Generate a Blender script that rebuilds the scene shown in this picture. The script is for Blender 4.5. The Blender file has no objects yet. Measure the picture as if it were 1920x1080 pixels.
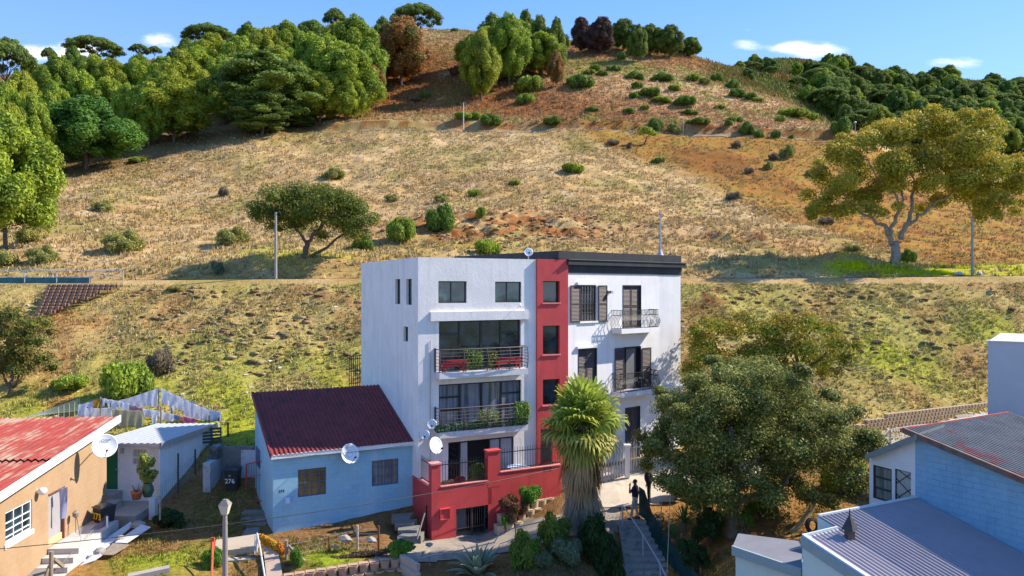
import bpy, math, random
import numpy as np
from mathutils import Vector, Matrix

SC = bpy.context.scene
COL = SC.collection
rad = math.radians

# ---------------------------------------------------------------- camera
F = 1400.0
cam_d = bpy.data.cameras.new("camera")
cam = bpy.data.objects.new("camera", cam_d)
COL.objects.link(cam)
cam.location = (0, 0, 0)
cam.rotation_euler = (rad(90), 0, 0)
cam_d.sensor_width = 36
cam_d.lens = 36 * F / 1920
cam_d.clip_start = 0.5
cam_d.clip_end = 6000
SC.camera = cam

# ---------------------------------------------------------------- light
SUN = Vector((1.0, 0.30, 0.86)).normalized()      # towards the sun
sun_d = bpy.data.lights.new("sun", 'SUN')
sun_d.energy = 4.6
sun_d.angle = rad(0.6)
sun_d.color = (1.0, 0.91, 0.76)
sun = bpy.data.objects.new("sun", sun_d)
COL.objects.link(sun)
sun.location = (60, -20, 60)
sun.rotation_euler = SUN.to_track_quat('Z', 'Y').to_euler()
elev = math.asin(SUN.z)
azim = math.atan2(SUN.x, SUN.y)

W = bpy.data.worlds.new("World")
SC.world = W
W.use_nodes = True
wn, wl = W.node_tree.nodes, W.node_tree.links
wn.clear()
wo = wn.new('ShaderNodeOutputWorld')
bg = wn.new('ShaderNodeBackground')
bg.inputs['Strength'].default_value = 0.15
sky = wn.new('ShaderNodeTexSky')
sky.sky_type = 'NISHITA'
sky.sun_disc = False
sky.sun_elevation = elev
sky.sun_rotation = azim
sky.altitude = 100
sky.air_density = 1.25
sky.dust_density = 0.05
sky.ozone_density = 3.0
# small fair-weather clouds low over the ridge, laid out by compass direction
tc = wn.new('ShaderNodeTexCoord')
sep = wn.new('ShaderNodeSeparateXYZ')
wl.new(tc.outputs['Generated'], sep.inputs[0])
def wmath(op, a, b=None):
    n = wn.new('ShaderNodeMath'); n.operation = op
    for i, v in enumerate((a, b)):
        if v is None: continue
        if isinstance(v, (int, float)): n.inputs[i].default_value = v
        else: wl.new(v, n.inputs[i])
    return n.outputs[0]
az = wmath('DIVIDE', sep.outputs[0], sep.outputs[1])
el = wmath('DIVIDE', sep.outputs[2], sep.outputs[1])
comb = wn.new('ShaderNodeCombineXYZ')
wl.new(wmath('MULTIPLY', az, 9.0), comb.inputs[0])
wl.new(wmath('MULTIPLY', el, 26.0), comb.inputs[1])
ns = wn.new('ShaderNodeTexNoise'); ns.inputs['Scale'].default_value = 2.6; ns.inputs['Detail'].default_value = 7; ns.inputs['Roughness'].default_value = 0.55
wl.new(comb.outputs[0], ns.inputs['Vector'])
tot = None
for (px, py, wx, wy, st) in [(1530, 94, 66, 20, 1.0), (1480, 90, 34, 12, .7), (1398, 84, 36, 13, .75), (1790, 118, 74, 15, .75), (1865, 95, 36, 7, .3),
                         (70, 100, 115, 20, 1.0), (150, 92, 50, 14, .7), (292, 72, 42, 14, .9), (1640, 62, 170, 7, .3), (900, 45, 120, 8, .25), (330, 88, 40, 8, .5),
                         (1410, 56, 30, 6, .4)]:
    a0, e0 = (px - 960) / F, (540 - py) / F
    dx = wmath('MULTIPLY', wmath('SUBTRACT', az, a0), F / wx)
    dy = wmath('MULTIPLY', wmath('SUBTRACT', el, e0), F / wy)
    r2 = wmath('ADD', wmath('MULTIPLY', dx, dx), wmath('MULTIPLY', dy, dy))
    g = wmath('MULTIPLY', wmath('EXPONENT', wmath('MULTIPLY', r2, -1.0)), st)
    tot = g if tot is None else wmath('ADD', tot, g)
front = wmath('GREATER_THAN', sep.outputs[1], 0.0)
m = wmath('MULTIPLY', wmath('MULTIPLY', tot, front), wmath('ADD', wmath('MULTIPLY', ns.outputs[0], 1.5), -0.05))
ramp = wn.new('ShaderNodeMapRange'); ramp.inputs['From Min'].default_value = 0.24; ramp.inputs['From Max'].default_value = 0.85
ramp.interpolation_type = 'SMOOTHSTEP'
wl.new(m, ramp.inputs['Value'])
mixc = wn.new('ShaderNodeMix'); mixc.data_type = 'RGBA'
mixc.inputs['B'].default_value = (4.6, 4.7, 4.9, 1)
wl.new(ramp.outputs[0], mixc.inputs['Factor'])
tint = wn.new('ShaderNodeMix'); tint.data_type = 'RGBA'; tint.blend_type = 'MULTIPLY'; tint.inputs['Factor'].default_value = 1
tint.inputs['B'].default_value = (0.50, 0.68, 1.10, 1)
wl.new(sky.outputs[0], tint.inputs['A'])
grad = wn.new('ShaderNodeMapRange'); grad.inputs['From Min'].default_value = 0.0; grad.inputs['From Max'].default_value = 0.42; wl.new(sep.outputs[2], grad.inputs['Value'])
gc_ = wn.new('ShaderNodeMix'); gc_.data_type = 'RGBA'; gc_.inputs['A'].default_value = (2.1, 2.75, 3.5, 1); gc_.inputs['B'].default_value = (.46, 1.30, 3.0, 1); wl.new(grad.outputs[0], gc_.inputs['Factor'])
sm = wn.new('ShaderNodeMix'); sm.data_type = 'RGBA'; sm.inputs['Factor'].default_value = .62; wl.new(tint.outputs['Result'], sm.inputs['A']); wl.new(gc_.outputs['Result'], sm.inputs['B'])
wl.new(sm.outputs['Result'], mixc.inputs['A'])
wl.new(mixc.outputs['Result'], bg.inputs['Color'])
wl.new(bg.outputs[0], wo.inputs['Surface'])
SC.view_settings.view_transform = 'Standard'
SC.view_settings.look = 'None'
SC.view_settings.exposure = 1.05
SC.view_settings.gamma = 1
SC.view_settings.use_curve_mapping = False
SC.cycles.max_bounces = 6
SC.cycles.transparent_max_bounces = 8

# ---------------------------------------------------------------- helpers
def P(px, py, d):
    return Vector(((px - 960) / F * d, d, (540 - py) / F * d))

def hashn(ix, iy, s=0):
    h = (ix.astype(np.int64) * 374761393 + iy.astype(np.int64) * 668265263 + s * 1442695041) & 0xffffffff
    h = ((h ^ (h >> 13)) * 1274126177) & 0xffffffff
    h = h ^ (h >> 16)
    return (h & 0xffff) / 65535.0
def vnoise(x, y, s=0):
    x = np.asarray(x, float); y = np.asarray(y, float)
    ix, iy = np.floor(x), np.floor(y)
    fx, fy = x - ix, y - iy
    fx = fx * fx * (3 - 2 * fx); fy = fy * fy * (3 - 2 * fy)
    a = hashn(ix, iy, s); b = hashn(ix + 1, iy, s); c = hashn(ix, iy + 1, s); d = hashn(ix + 1, iy + 1, s)
    return (a * (1 - fx) + b * fx) * (1 - fy) + (c * (1 - fx) + d * fx) * fy
def fbm(x, y, s=0, o=4):
    t = 0; amp = .5; n = 0
    for i in range(o):
        t = t + amp * vnoise(np.asarray(x) * 2**i, np.asarray(y) * 2**i, s + i * 17); n += amp; amp *= .5
    return t / n
def sstep(a, b, x):
    t = np.clip((np.asarray(x, float) - a) / (b - a), 0, 1)
    return t * t * (3 - 2 * t)

def set_props(o, label=None, cat=None, group=None, kind=None):
    if label: o['label'] = label
    if cat: o['category'] = cat
    if group: o['group'] = group
    if kind: o['kind'] = kind
    return o

def wloc(o):
    v = Vector((0, 0, 0))
    while o is not None:
        v += o.location; o = o.parent
    return v

def empty(name, loc, label, cat, group=None):
    o = bpy.data.objects.new(name, None)
    COL.objects.link(o); o.location = loc; o.empty_display_size = .3
    return set_props(o, label, cat, group)

def mesh_np(name, V, Fc, mat, parent=None, colors=None, smooth=False, origin=None):
    """V (n,3) array in world space, Fc list/array of equal or mixed faces"""
    V = np.asarray(V, dtype=np.float32).reshape(-1, 3)
    if parent is not None:
        off = wloc(parent)
        loc = Vector((0, 0, 0))
    else:
        if origin is None:
            mn, mx = V.min(0), V.max(0)
            origin = ((mn[0] + mx[0]) / 2, (mn[1] + mx[1]) / 2, mn[2])
        off = Vector([float(q) for q in origin]); loc = off
    Vl = V - np.array(off, dtype=np.float32)
    me = bpy.data.meshes.new(name)
    if isinstance(Fc, np.ndarray):
        k = Fc.shape[1]; nf = len(Fc)
        me.vertices.add(len(Vl)); me.vertices.foreach_set('co', Vl.ravel())
        me.loops.add(nf * k); me.loops.foreach_set('vertex_index', Fc.astype(np.int32).ravel())
        me.polygons.add(nf)
        me.polygons.foreach_set('loop_start', np.arange(0, nf * k, k, dtype=np.int32))
        me.update(calc_edges=True)
        me.validate()
    else:
        me.from_pydata([tuple(v) for v in Vl.tolist()], [], Fc)
        me.update()
    if colors is not None:
        ca = me.color_attributes.new('Col', 'FLOAT_COLOR', 'POINT')
        c4 = np.ones((len(Vl), 4), dtype=np.float32); c4[:, :3] = colors
        ca.data.foreach_set('color', c4.ravel())
    if smooth:
        me.polygons.foreach_set('use_smooth', np.ones(len(me.polygons), dtype=bool))
    if mat is not None: me.materials.append(mat)
    o = bpy.data.objects.new(name, me)
    COL.objects.link(o); o.location = loc
    if parent is not None: o.parent = parent
    return o

class Fr:
    """facade frame: origin, e (along), n (outwards), up"""
    def __init__(s, o, e, n=None):
        s.o = Vector(o); s.e = Vector((e[0], e[1], 0)).normalized()
        s.n = Vector((s.e.y, -s.e.x, 0)) if n is None else Vector(n).normalized()
    def pt(s, u, w, z):
        return Vector((s.o.x, s.o.y, 0)) + s.e * u + s.n * w + Vector((0, 0, z))
    def uz(s, px, py, w=0.0):
        a = (px - 960) / F
        ox, oy = s.o.x + s.n.x * w, s.o.y + s.n.y * w
        u = (a * oy - ox) / (s.e.x - a * s.e.y)
        d = oy + s.e.y * u
        return u, (540 - py) / F * d
    def u(s, px, w=0.0): return s.uz(px, 0, w)[0]
XY = Fr((0, 0, 0), (1, 0), (0, -1, 0))      # u=x, w=-y

class MB:
    def __init__(s): s.v = []; s.f = []
    def quad(s, a, b, c, d):
        n = len(s.v); s.v += [tuple(a), tuple(b), tuple(c), tuple(d)]; s.f.append((n, n+1, n+2, n+3)); return s
    def poly(s, pts):
        n = len(s.v); s.v += [tuple(p) for p in pts]; s.f.append(tuple(range(n, n+len(pts)))); return s
    def hexa(s, p):   # 8 points: bottom 4 ccw, top 4
        n = len(s.v); s.v += [tuple(q) for q in p]
        for f in ((0,3,2,1),(4,5,6,7),(0,1,5,4),(1,2,6,5),(2,3,7,6),(3,0,4,7)): s.f.append(tuple(n+i for i in f))
        return s
    def box(s, fr, u0, u1, w0, w1, z0, z1):
        p = [fr.pt(u, w, z) for z in (z0, z1) for u, w in ((u0, w0), (u1, w0), (u1, w1), (u0, w1))]
        return s.hexa(p)
    def bar(s, a, b, w, h=None):
        a, b = Vector(a), Vector(b); h = h or w
        t = (b - a).normalized(); up = Vector((0, 0, 1)) if abs(t.z) < .95 else Vector((0, 1, 0))
        x = t.cross(up).normalized(); y = x.cross(t).normalized()
        p = []
        for q in (a, b):
            for sx, sy in ((-1,-1),(1,-1),(1,1),(-1,1)): p.append(q + x*sx*w/2 + y*sy*h/2)
        return s.hexa(p)
    def tube(s, pts, r, n=6, cap=True):
        pts = [Vector(p) for p in pts]; rr = r if isinstance(r, (list, tuple)) else [r]*len(pts)
        base = len(s.v); prev = None
        for i, p in enumerate(pts):
            t = (pts[min(i+1, len(pts)-1)] - pts[max(i-1, 0)])
            t = t.normalized() if t.length > 1e-6 else Vector((0, 0, 1))
            if prev is None:
                a = Vector((0, 0, 1)) if abs(t.z) < .9 else Vector((1, 0, 0))
                x = t.cross(a).normalized()
            else:
                x = (prev - t * prev.dot(t)).normalized()
            prev = x; y = t.cross(x)
            for k in range(n):
                an = 2*math.pi*k/n
                s.v.append(tuple(p + (x*math.cos(an) + y*math.sin(an))*rr[i]))
        for i in range(len(pts)-1):
            for k in range(n):
                s.f.append((base+i*n+k, base+i*n+(k+1)%n, base+(i+1)*n+(k+1)%n, base+(i+1)*n+k))
        if cap:
            s.f.append(tuple(base+k for k in reversed(range(n)))); s.f.append(tuple(base+(len(pts)-1)*n+k for k in range(n)))
        return s
    def lathe(s, c, prof, n=16, axis=(0,0,1)):
        c = Vector(c); ax = Vector(axis).normalized()
        a = Vector((1,0,0)) if abs(ax.x) < .9 else Vector((0,1,0))
        x = ax.cross(a).normalized(); y = ax.cross(x)
        base = len(s.v)
        for (r, h) in prof:
            for k in range(n):
                an = 2*math.pi*k/n
                s.v.append(tuple(c + ax*h + (x*math.cos(an)+y*math.sin(an))*max(r, 1e-4)))
        for i in range(len(prof)-1):
            for k in range(n):
                s.f.append((base+i*n+k, base+i*n+(k+1)%n, base+(i+1)*n+(k+1)%n, base+(i+1)*n+k))
        return s
    def build(s, name, mat, parent=None, smooth=False, **kw):
        o = mesh_np(name, np.array(s.v), s.f, mat, parent, smooth=smooth, **kw)
        return o

def wall(mb, fr, u0, u1, z0, z1, holes=(), w=0.0, depth=.16, zt=None):
    """wall face in the plane w with recessed rectangular holes; zt(u) optional sloping top"""
    us = sorted({u0, u1, *[h[0] for h in holes], *[h[1] for h in holes]})
    zs = sorted({z0, z1, *[h[2] for h in holes], *[h[3] for h in holes]})
    for i in range(len(us)-1):
        for j in range(len(zs)-1):
            a, b, c, d = us[i], us[i+1], zs[j], zs[j+1]
            um, zm = (a+b)/2, (c+d)/2
            if any(h[0] < um < h[1] and h[2] < zm < h[3] for h in holes): continue
            top = j == len(zs)-2
            da, db = (zt(a), zt(b)) if (zt and top) else (d, d)
            mb.quad(fr.pt(a, w, c), fr.pt(b, w, c), fr.pt(b, w, db), fr.pt(a, w, da))
    for (a, b, c, d) in [h[:4] for h in holes]:
        q = w - depth
        mb.quad(fr.pt(a, w, c), fr.pt(a, q, c), fr.pt(b, q, c), fr.pt(b, w, c))
        mb.quad(fr.pt(a, w, d), fr.pt(b, w, d), fr.pt(b, q, d), fr.pt(a, q, d))
        mb.quad(fr.pt(a, w, c), fr.pt(a, w, d), fr.pt(a, q, d), fr.pt(a, q, c))
        mb.quad(fr.pt(b, w, c), fr.pt(b, q, c), fr.pt(b, q, d), fr.pt(b, w, d))

# ---------------------------------------------------------------- materials
MATS = {}
def nodes(name):
    m = bpy.data.materials.new(name); m.use_nodes = True
    return m, m.node_tree.nodes, m.node_tree.links, m.node_tree.nodes['Principled BSDF']
def noise_node(n, l, scale, detail=5, rough=.6, vec=None, dist=0):
    t = n.new('ShaderNodeTexNoise'); t.inputs['Scale'].default_value = scale; t.inputs['Detail'].default_value = detail
    t.inputs['Roughness'].default_value = rough; t.inputs['Distortion'].default_value = dist
    if vec is not None: l.new(vec, t.inputs['Vector'])
    return t
def mixrgb(n, l, fac, a, b, blend='MIX'):
    x = n.new('ShaderNodeMix'); x.data_type = 'RGBA'; x.blend_type = blend
    for key, v in (('Factor', fac), ('A', a), ('B', b)):
        if isinstance(v, (int, float)): x.inputs[key].default_value = v
        elif isinstance(v, (tuple, list)): x.inputs[key].default_value = (*v[:3], 1)
        else: l.new(v, x.inputs[key])
    return x.outputs['Result']
def ramp2(n, l, src, lo, hi, a=0.0, b=1.0):
    r = n.new('ShaderNodeMapRange'); r.inputs['From Min'].default_value = lo; r.inputs['From Max'].default_value = hi
    r.inputs['To Min'].default_value = a; r.inputs['To Max'].default_value = b
    l.new(src, r.inputs['Value']); return r.outputs[0]
def mat(name, col, rough=.7, metal=0.0, var=.12, scale=3.0, bump=.0, bscale=30., spots=None, streak=None, spec=.3, fine=.0):
    """paint / plaster / metal with broad variation, optional spots (colour, amount, scale) and vertical streaks"""
    if name in MATS: return MATS[name]
    m, n, l, b = nodes(name)
    tcx = n.new('ShaderNodeTexCoord'); vec = tcx.outputs['Object']
    nz = noise_node(n, l, scale, 6, .65, vec)
    c = mixrgb(n, l, ramp2(n, l, nz.outputs[0], .3, .7), tuple(x*(1-var) for x in col), tuple(min(1, x*(1+var)) for x in col))
    if fine:
        nf = noise_node(n, l, 40, 3, .7, vec)
        c = mixrgb(n, l, fine, c, mixrgb(n, l, ramp2(n, l, nf.outputs[0], .35, .65), tuple(x*.5 for x in col), tuple(min(1, x*1.3) for x in col)))
    if streak:
        mp = n.new('ShaderNodeMapping'); mp.inputs['Scale'].default_value = (streak[2], streak[2], streak[2]*.12); l.new(vec, mp.inputs[0])
        sn = noise_node(n, l, 1.0, 5, .6, mp.outputs[0])
        c = mixrgb(n, l, ramp2(n, l, sn.outputs[0], .52, .78, 0, streak[1]), c, streak[0])
    if spots:
        sp = noise_node(n, l, spots[2], 8, .7, vec, .4)
        c = mixrgb(n, l, ramp2(n, l, sp.outputs[0], spots[3] if len(spots) > 3 else .5, (spots[3] if len(spots) > 3 else .5)+.09, 0, spots[1]), c, spots[0])
    l.new(c, b.inputs['Base Color'])
    b.inputs['Roughness'].default_value = rough; b.inputs['Metallic'].default_value = metal
    b.inputs['Specular IOR Level'].default_value = spec
    if bump:
        bn = noise_node(n, l, bscale, 5, .7, vec)
        bp = n.new('ShaderNodeBump'); bp.inputs['Strength'].default_value = bump; bp.inputs['Distance'].default_value = .02
        l.new(bn.outputs[0], bp.inputs['Height']); l.new(bp.outputs[0], b.inputs['Normal'])
    MATS[name] = m
    return m

def block_mat(name, col, mortar, fr_e, bw=.4, bh=.2, var=.1, msize=.012, mstr=.6, spots=None, streak=None, colvar=None, bump=.5):
    """masonry blocks under paint, courses along fr_e"""
    m, n, l, b = nodes(name)
    g = n.new('ShaderNodeNewGeometry')
    sp = n.new('ShaderNodeSeparateXYZ'); l.new(g.outputs['Position'], sp.inputs[0])
    def mt(op, a, c):
        q = n.new('ShaderNodeMath'); q.operation = op
        for i, v in enumerate((a, c)):
            if isinstance(v, (int, float)): q.inputs[i].default_value = v
            else: l.new(v, q.inputs[i])
        return q.outputs[0]
    uu = mt('ADD', mt('MULTIPLY', sp.outputs[0], fr_e[0]), mt('MULTIPLY', sp.outputs[1], fr_e[1]))
    cb = n.new('ShaderNodeCombineXYZ'); l.new(uu, cb.inputs[0]); l.new(sp.outputs[2], cb.inputs[1])
    br = n.new('ShaderNodeTexBrick'); l.new(cb.outputs[0], br.inputs['Vector'])
    br.inputs['Scale'].default_value = 1; br.inputs['Brick Width'].default_value = bw; br.inputs['Row Height'].default_value = bh
    br.inputs['Mortar Size'].default_value = msize; br.inputs['Mortar Smooth'].default_value = .3; br.inputs['Bias'].default_value = 0
    br.inputs['Color1'].default_value = (*[x*(1-var) for x in col], 1); br.inputs['Color2'].default_value = (*[min(1, x*(1+var)) for x in col], 1)
    br.inputs['Mortar'].default_value = (*mortar, 1)
    nz = noise_node(n, l, 1.6, 6, .65, g.outputs['Position'])
    c = mixrgb(n, l, ramp2(n, l, nz.outputs[0], .4, .62, mstr*.35, mstr), col, br.outputs['Color'])
    n2 = noise_node(n, l, .9, 6, .7, g.outputs['Position'])
    c = mixrgb(n, l, ramp2(n, l, n2.outputs[0], .35, .7, 0, .8), c, colvar or tuple(min(1, x*1.25) for x in col))
    if streak:
        mp = n.new('ShaderNodeMapping'); mp.inputs['Scale'].default_value = (streak[2], streak[2], streak[2]*.14); l.new(g.outputs['Position'], mp.inputs[0])
        sn = noise_node(n, l, 1.0, 5, .6, mp.outputs[0])
        c = mixrgb(n, l, ramp2(n, l, sn.outputs[0], .5, .75, 0, streak[1]), c, streak[0])
    if spots:
        s2 = noise_node(n, l, spots[2], 8, .7, g.outputs['Position'], .4)
        c = mixrgb(n, l, ramp2(n, l, s2.outputs[0], spots[3], spots[3]+.08, 0, spots[1]), c, spots[0])
    l.new(c, b.inputs['Base Color']); b.inputs['Roughness'].default_value = .75; b.inputs['Specular IOR Level'].default_value = .25
    bp = n.new('ShaderNodeBump'); bp.inputs['Strength'].default_value = bump; bp.inputs['Distance'].default_value = .01; bp.invert = True
    l.new(br.outputs['Fac'], bp.inputs['Height']); l.new(bp.outputs[0], b.inputs['Normal'])
    MATS[name] = m
    return m

def attr_mat(name, rough=.8, transl=0.0, bump=0, bscale=6., detail=0.0, dscale=8., spec=.2, dcol=(.5, 1.5)):
    if name in MATS: return MATS[name]
    m, n, l, b = nodes(name)
    at = n.new('ShaderNodeAttribute'); at.attribute_name = 'Col'
    c = at.outputs['Color']
    if detail:
        g = n.new('ShaderNodeNewGeometry')
        nz = noise_node(n, l, dscale, 6, .75, g.outputs['Position'])
        v = ramp2(n, l, nz.outputs[0], .3, .7, dcol[0], dcol[1])
        cc = n.new('ShaderNodeCombineXYZ')
        for i in range(3): l.new(v, cc.inputs[i])
        c = mixrgb(n, l, detail, c, cc.outputs[0], 'MULTIPLY')
    l.new(c, b.inputs['Base Color']); b.inputs['Roughness'].default_value = rough; b.inputs['Specular IOR Level'].default_value = spec
    if bump:
        g2 = n.new('ShaderNodeNewGeometry')
        bn = noise_node(n, l, bscale, 6, .75, g2.outputs['Position'])
        bp = n.new('ShaderNodeBump'); bp.inputs['Strength'].default_value = bump; bp.inputs['Distance'].default_value = .15
        l.new(bn.outputs[0], bp.inputs['Height']); l.new(bp.outputs[0], b.inputs['Normal'])
    if transl:
        t = n.new('ShaderNodeBsdfTranslucent'); l.new(c, t.inputs['Color'])
        mx = n.new('ShaderNodeMixShader'); mx.inputs[0].default_value = transl
        out = n['Material Output']
        l.new(b.outputs[0], mx.inputs[1]); l.new(t.outputs[0], mx.inputs[2]); l.new(mx.outputs[0], out.inputs['Surface'])
    MATS[name] = m
    return m

GROUND = attr_mat('ground_earth_and_grass', .95, 0, .9, 3.0, .85, 5.0, .05, (.45, 1.5))
LEAF = attr_mat('leaves', .6, .32)
GRASS = attr_mat('grass_blades', .8, .25)
BARK = mat('bark', (.12, .09, .07), .9, var=.35, scale=6, bump=.6)
PALEBARK = mat('pale_bark', (.30, .25, .21), .8, var=.3, scale=4, bump=.3, spots=((.20, .16, .13), .8, 3, .52))
GREYBARK = mat('grey_bark', (.22, .19, .15), .9, var=.3, scale=5, bump=.6)
WHITE = mat('white_plaster', (.80, .755, .73), .8, var=.07, scale=1.1, bump=.5, bscale=9, streak=((.55, .50, .46), .6, 2.6), spots=((.60, .57, .54), .4, 1.3, .58))
WHITE2 = mat('white_render', (.72, .70, .69), .8, var=.06, scale=1.2, bump=.12, bscale=12, streak=((.52, .51, .53), .5, 2.5), spots=((.6, .6, .62), .4, 1.5, .58))
TRIMW = mat('white_trim', (.78, .77, .75), .6, var=.06, scale=4, streak=((.45, .38, .3), .3, 3))
SLAB = mat('balcony_concrete', (.62, .61, .62), .8, var=.08, scale=3, streak=((.42, .3, .2), .6, 3.5))
RED = mat('red_paint', (.56, .065, .065), .6, var=.10, scale=1.6, bump=.25, bscale=18, streak=((.28, .03, .035), .45, 2.5), spots=((.62, .25, .22), .25, 5, .62))
REDPALE = mat('pale_red_coping', (.70, .25, .22), .7, var=.15, scale=5)
BLACKP = mat('black_paint', (.022, .023, .026), .6, var=.25, scale=2, streak=((.06, .06, .065), .5, 2))
BLACKM = mat('black_metal', (.02, .02, .022), .45, var=.2, spec=.5)
FRAME = mat('dark_window_frame', (.022, .018, .02), .4, spec=.5)
SHUT = mat('brown_shutter', (.075, .055, .055), .55, var=.15)
STEEL = mat('grey_rail_metal', (.42, .42, .46), .45, .3, var=.12)
GALV = mat('galvanised_steel', (.34, .36, .42), .45, .5, var=.12)
RAILB = mat('brown_rail_metal', (.10, .075, .07), .5, .2)
RUST = mat('rust', (.20, .06, .03), .9, var=.35, scale=12)
WOODG = mat('weathered_wood', (.25, .21, .16), .9, var=.25, scale=8, streak=((.1, .08, .06), .5, 6))
CONC = mat('concrete', (.36, .33, .29), .9, var=.15, scale=2.5, bump=.4, spots=((.2, .19, .17), .5, 3, .56), fine=.15)
CONCD = mat('dark_concrete', (.19, .175, .155), .9, var=.2, scale=2.5, bump=.5, spots=((.08, .08, .07), .6, 2, .55), fine=.2)
DISHM = mat('dish_white', (.74, .75, .78), .4, var=.06, scale=4, spec=.5)
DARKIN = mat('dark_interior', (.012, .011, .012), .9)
CURT = mat('net_curtain', (.42, .43, .47), .9, var=.1, scale=3)
BINM = mat('black_bin_plastic', (.030, .030, .034), .5, var=.2, spec=.4)
BINY = mat('yellow_paint', (.78, .48, .02), .6)
WPAINT = mat('white_paint', (.75, .75, .75), .6)
BPAINT = mat('black_lettering', (.02, .02, .02), .6)
POTM = mat('terracotta', (.42, .16, .07), .8, var=.15, bump=.2)
POTG = mat('green_glazed_pot', (.06, .12, .07), .35, var=.2, spec=.5)
SOILM = mat('soil', (.12, .07, .04), .95, var=.3, scale=10, bump=.6)
ASPH = mat('asphalt_lane', (.30, .255, .20), .95, var=.15, scale=1.5, bump=.4, spots=((.17, .15, .13), .7, .8, .50), fine=.3)
PATHM = mat('path_gravel', (.27, .19, .12), .95, var=.2, scale=1.2, bump=.4)
ROADM = mat('contour_road_dirt', (.30, .22, .15), .95, var=.25, scale=1.0, bump=.4)

def glass_mat(name, tint=(.02, .035, .045), rough=.04, curtain=None):
    m, n, l, b = nodes(name)
    tcx = n.new('ShaderNodeTexCoord')
    nz = noise_node(n, l, 1.6, 3, .5, tcx.outputs['Object'])
    c = mixrgb(n, l, ramp2(n, l, nz.outputs[0], .35, .65), tuple(x*.5 for x in tint), tuple(x*1.6 for x in tint))  # noise in the pane colour stands in for greenish reflections
    if curtain:
        mp = n.new('ShaderNodeMapping'); mp.inputs['Scale'].default_value = (9, 9, .3); l.new(tcx.outputs['Object'], mp.inputs[0])
        cn = noise_node(n, l, 1.0, 3, .5, mp.outputs[0])
        c = mixrgb(n, l, ramp2(n, l, cn.outputs[0], .4, .6, .25, 1.0), c, curtain)
    l.new(c, b.inputs['Base Color']); b.inputs['Roughness'].default_value = rough
    b.inputs['Specular IOR Level'].default_value = .9; b.inputs['IOR'].default_value = 1.55
    wv = noise_node(n, l, 1.1, 2, .4, tcx.outputs['Object'])
    bp = n.new('ShaderNodeBump'); bp.inputs['Strength'].default_value = .10; bp.inputs['Distance'].default_value = .05
    l.new(wv.outputs[0], bp.inputs['Height']); l.new(bp.outputs[0], b.inputs['Normal'])
    MATS[name] = m; return m
GLASS = glass_mat('dark_glass')
GLASSG = glass_mat('tinted_glass', (.05, .085, .09))
GLASSC = glass_mat('glass_with_curtain', (.04, .05, .07), .06, (.22, .23, .27))
GLASSY = glass_mat('glass_with_yellow_curtain', (.10, .07, .04), .08, (.22, .15, .05))

def text_obj(txt, size, origin, ex, ez, mat_, name, parent, depth=.006, shear=0):
    cu = bpy.data.curves.new('tmp', 'FONT'); cu.body = txt; cu.size = size; cu.extrude = depth/2; cu.shear = shear
    cu.offset = size*.012
    o = bpy.data.objects.new('tmp', cu); COL.objects.link(o)
    dg = bpy.context.evaluated_depsgraph_get()
    me = bpy.data.meshes.new_from_object(o.evaluated_get(dg))
    ex = Vector(ex).normalized(); ez = Vector(ez).normalized(); n = ex.cross(ez)
    V = [Vector(origin) + ex*v.co.x + ez*v.co.y + n*v.co.z for v in me.vertices]
    Fc = [tuple(p.vertices) for p in me.polygons]
    bpy.data.objects.remove(o)
    return mesh_np(name, np.array(V), Fc, mat_, parent)
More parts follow.
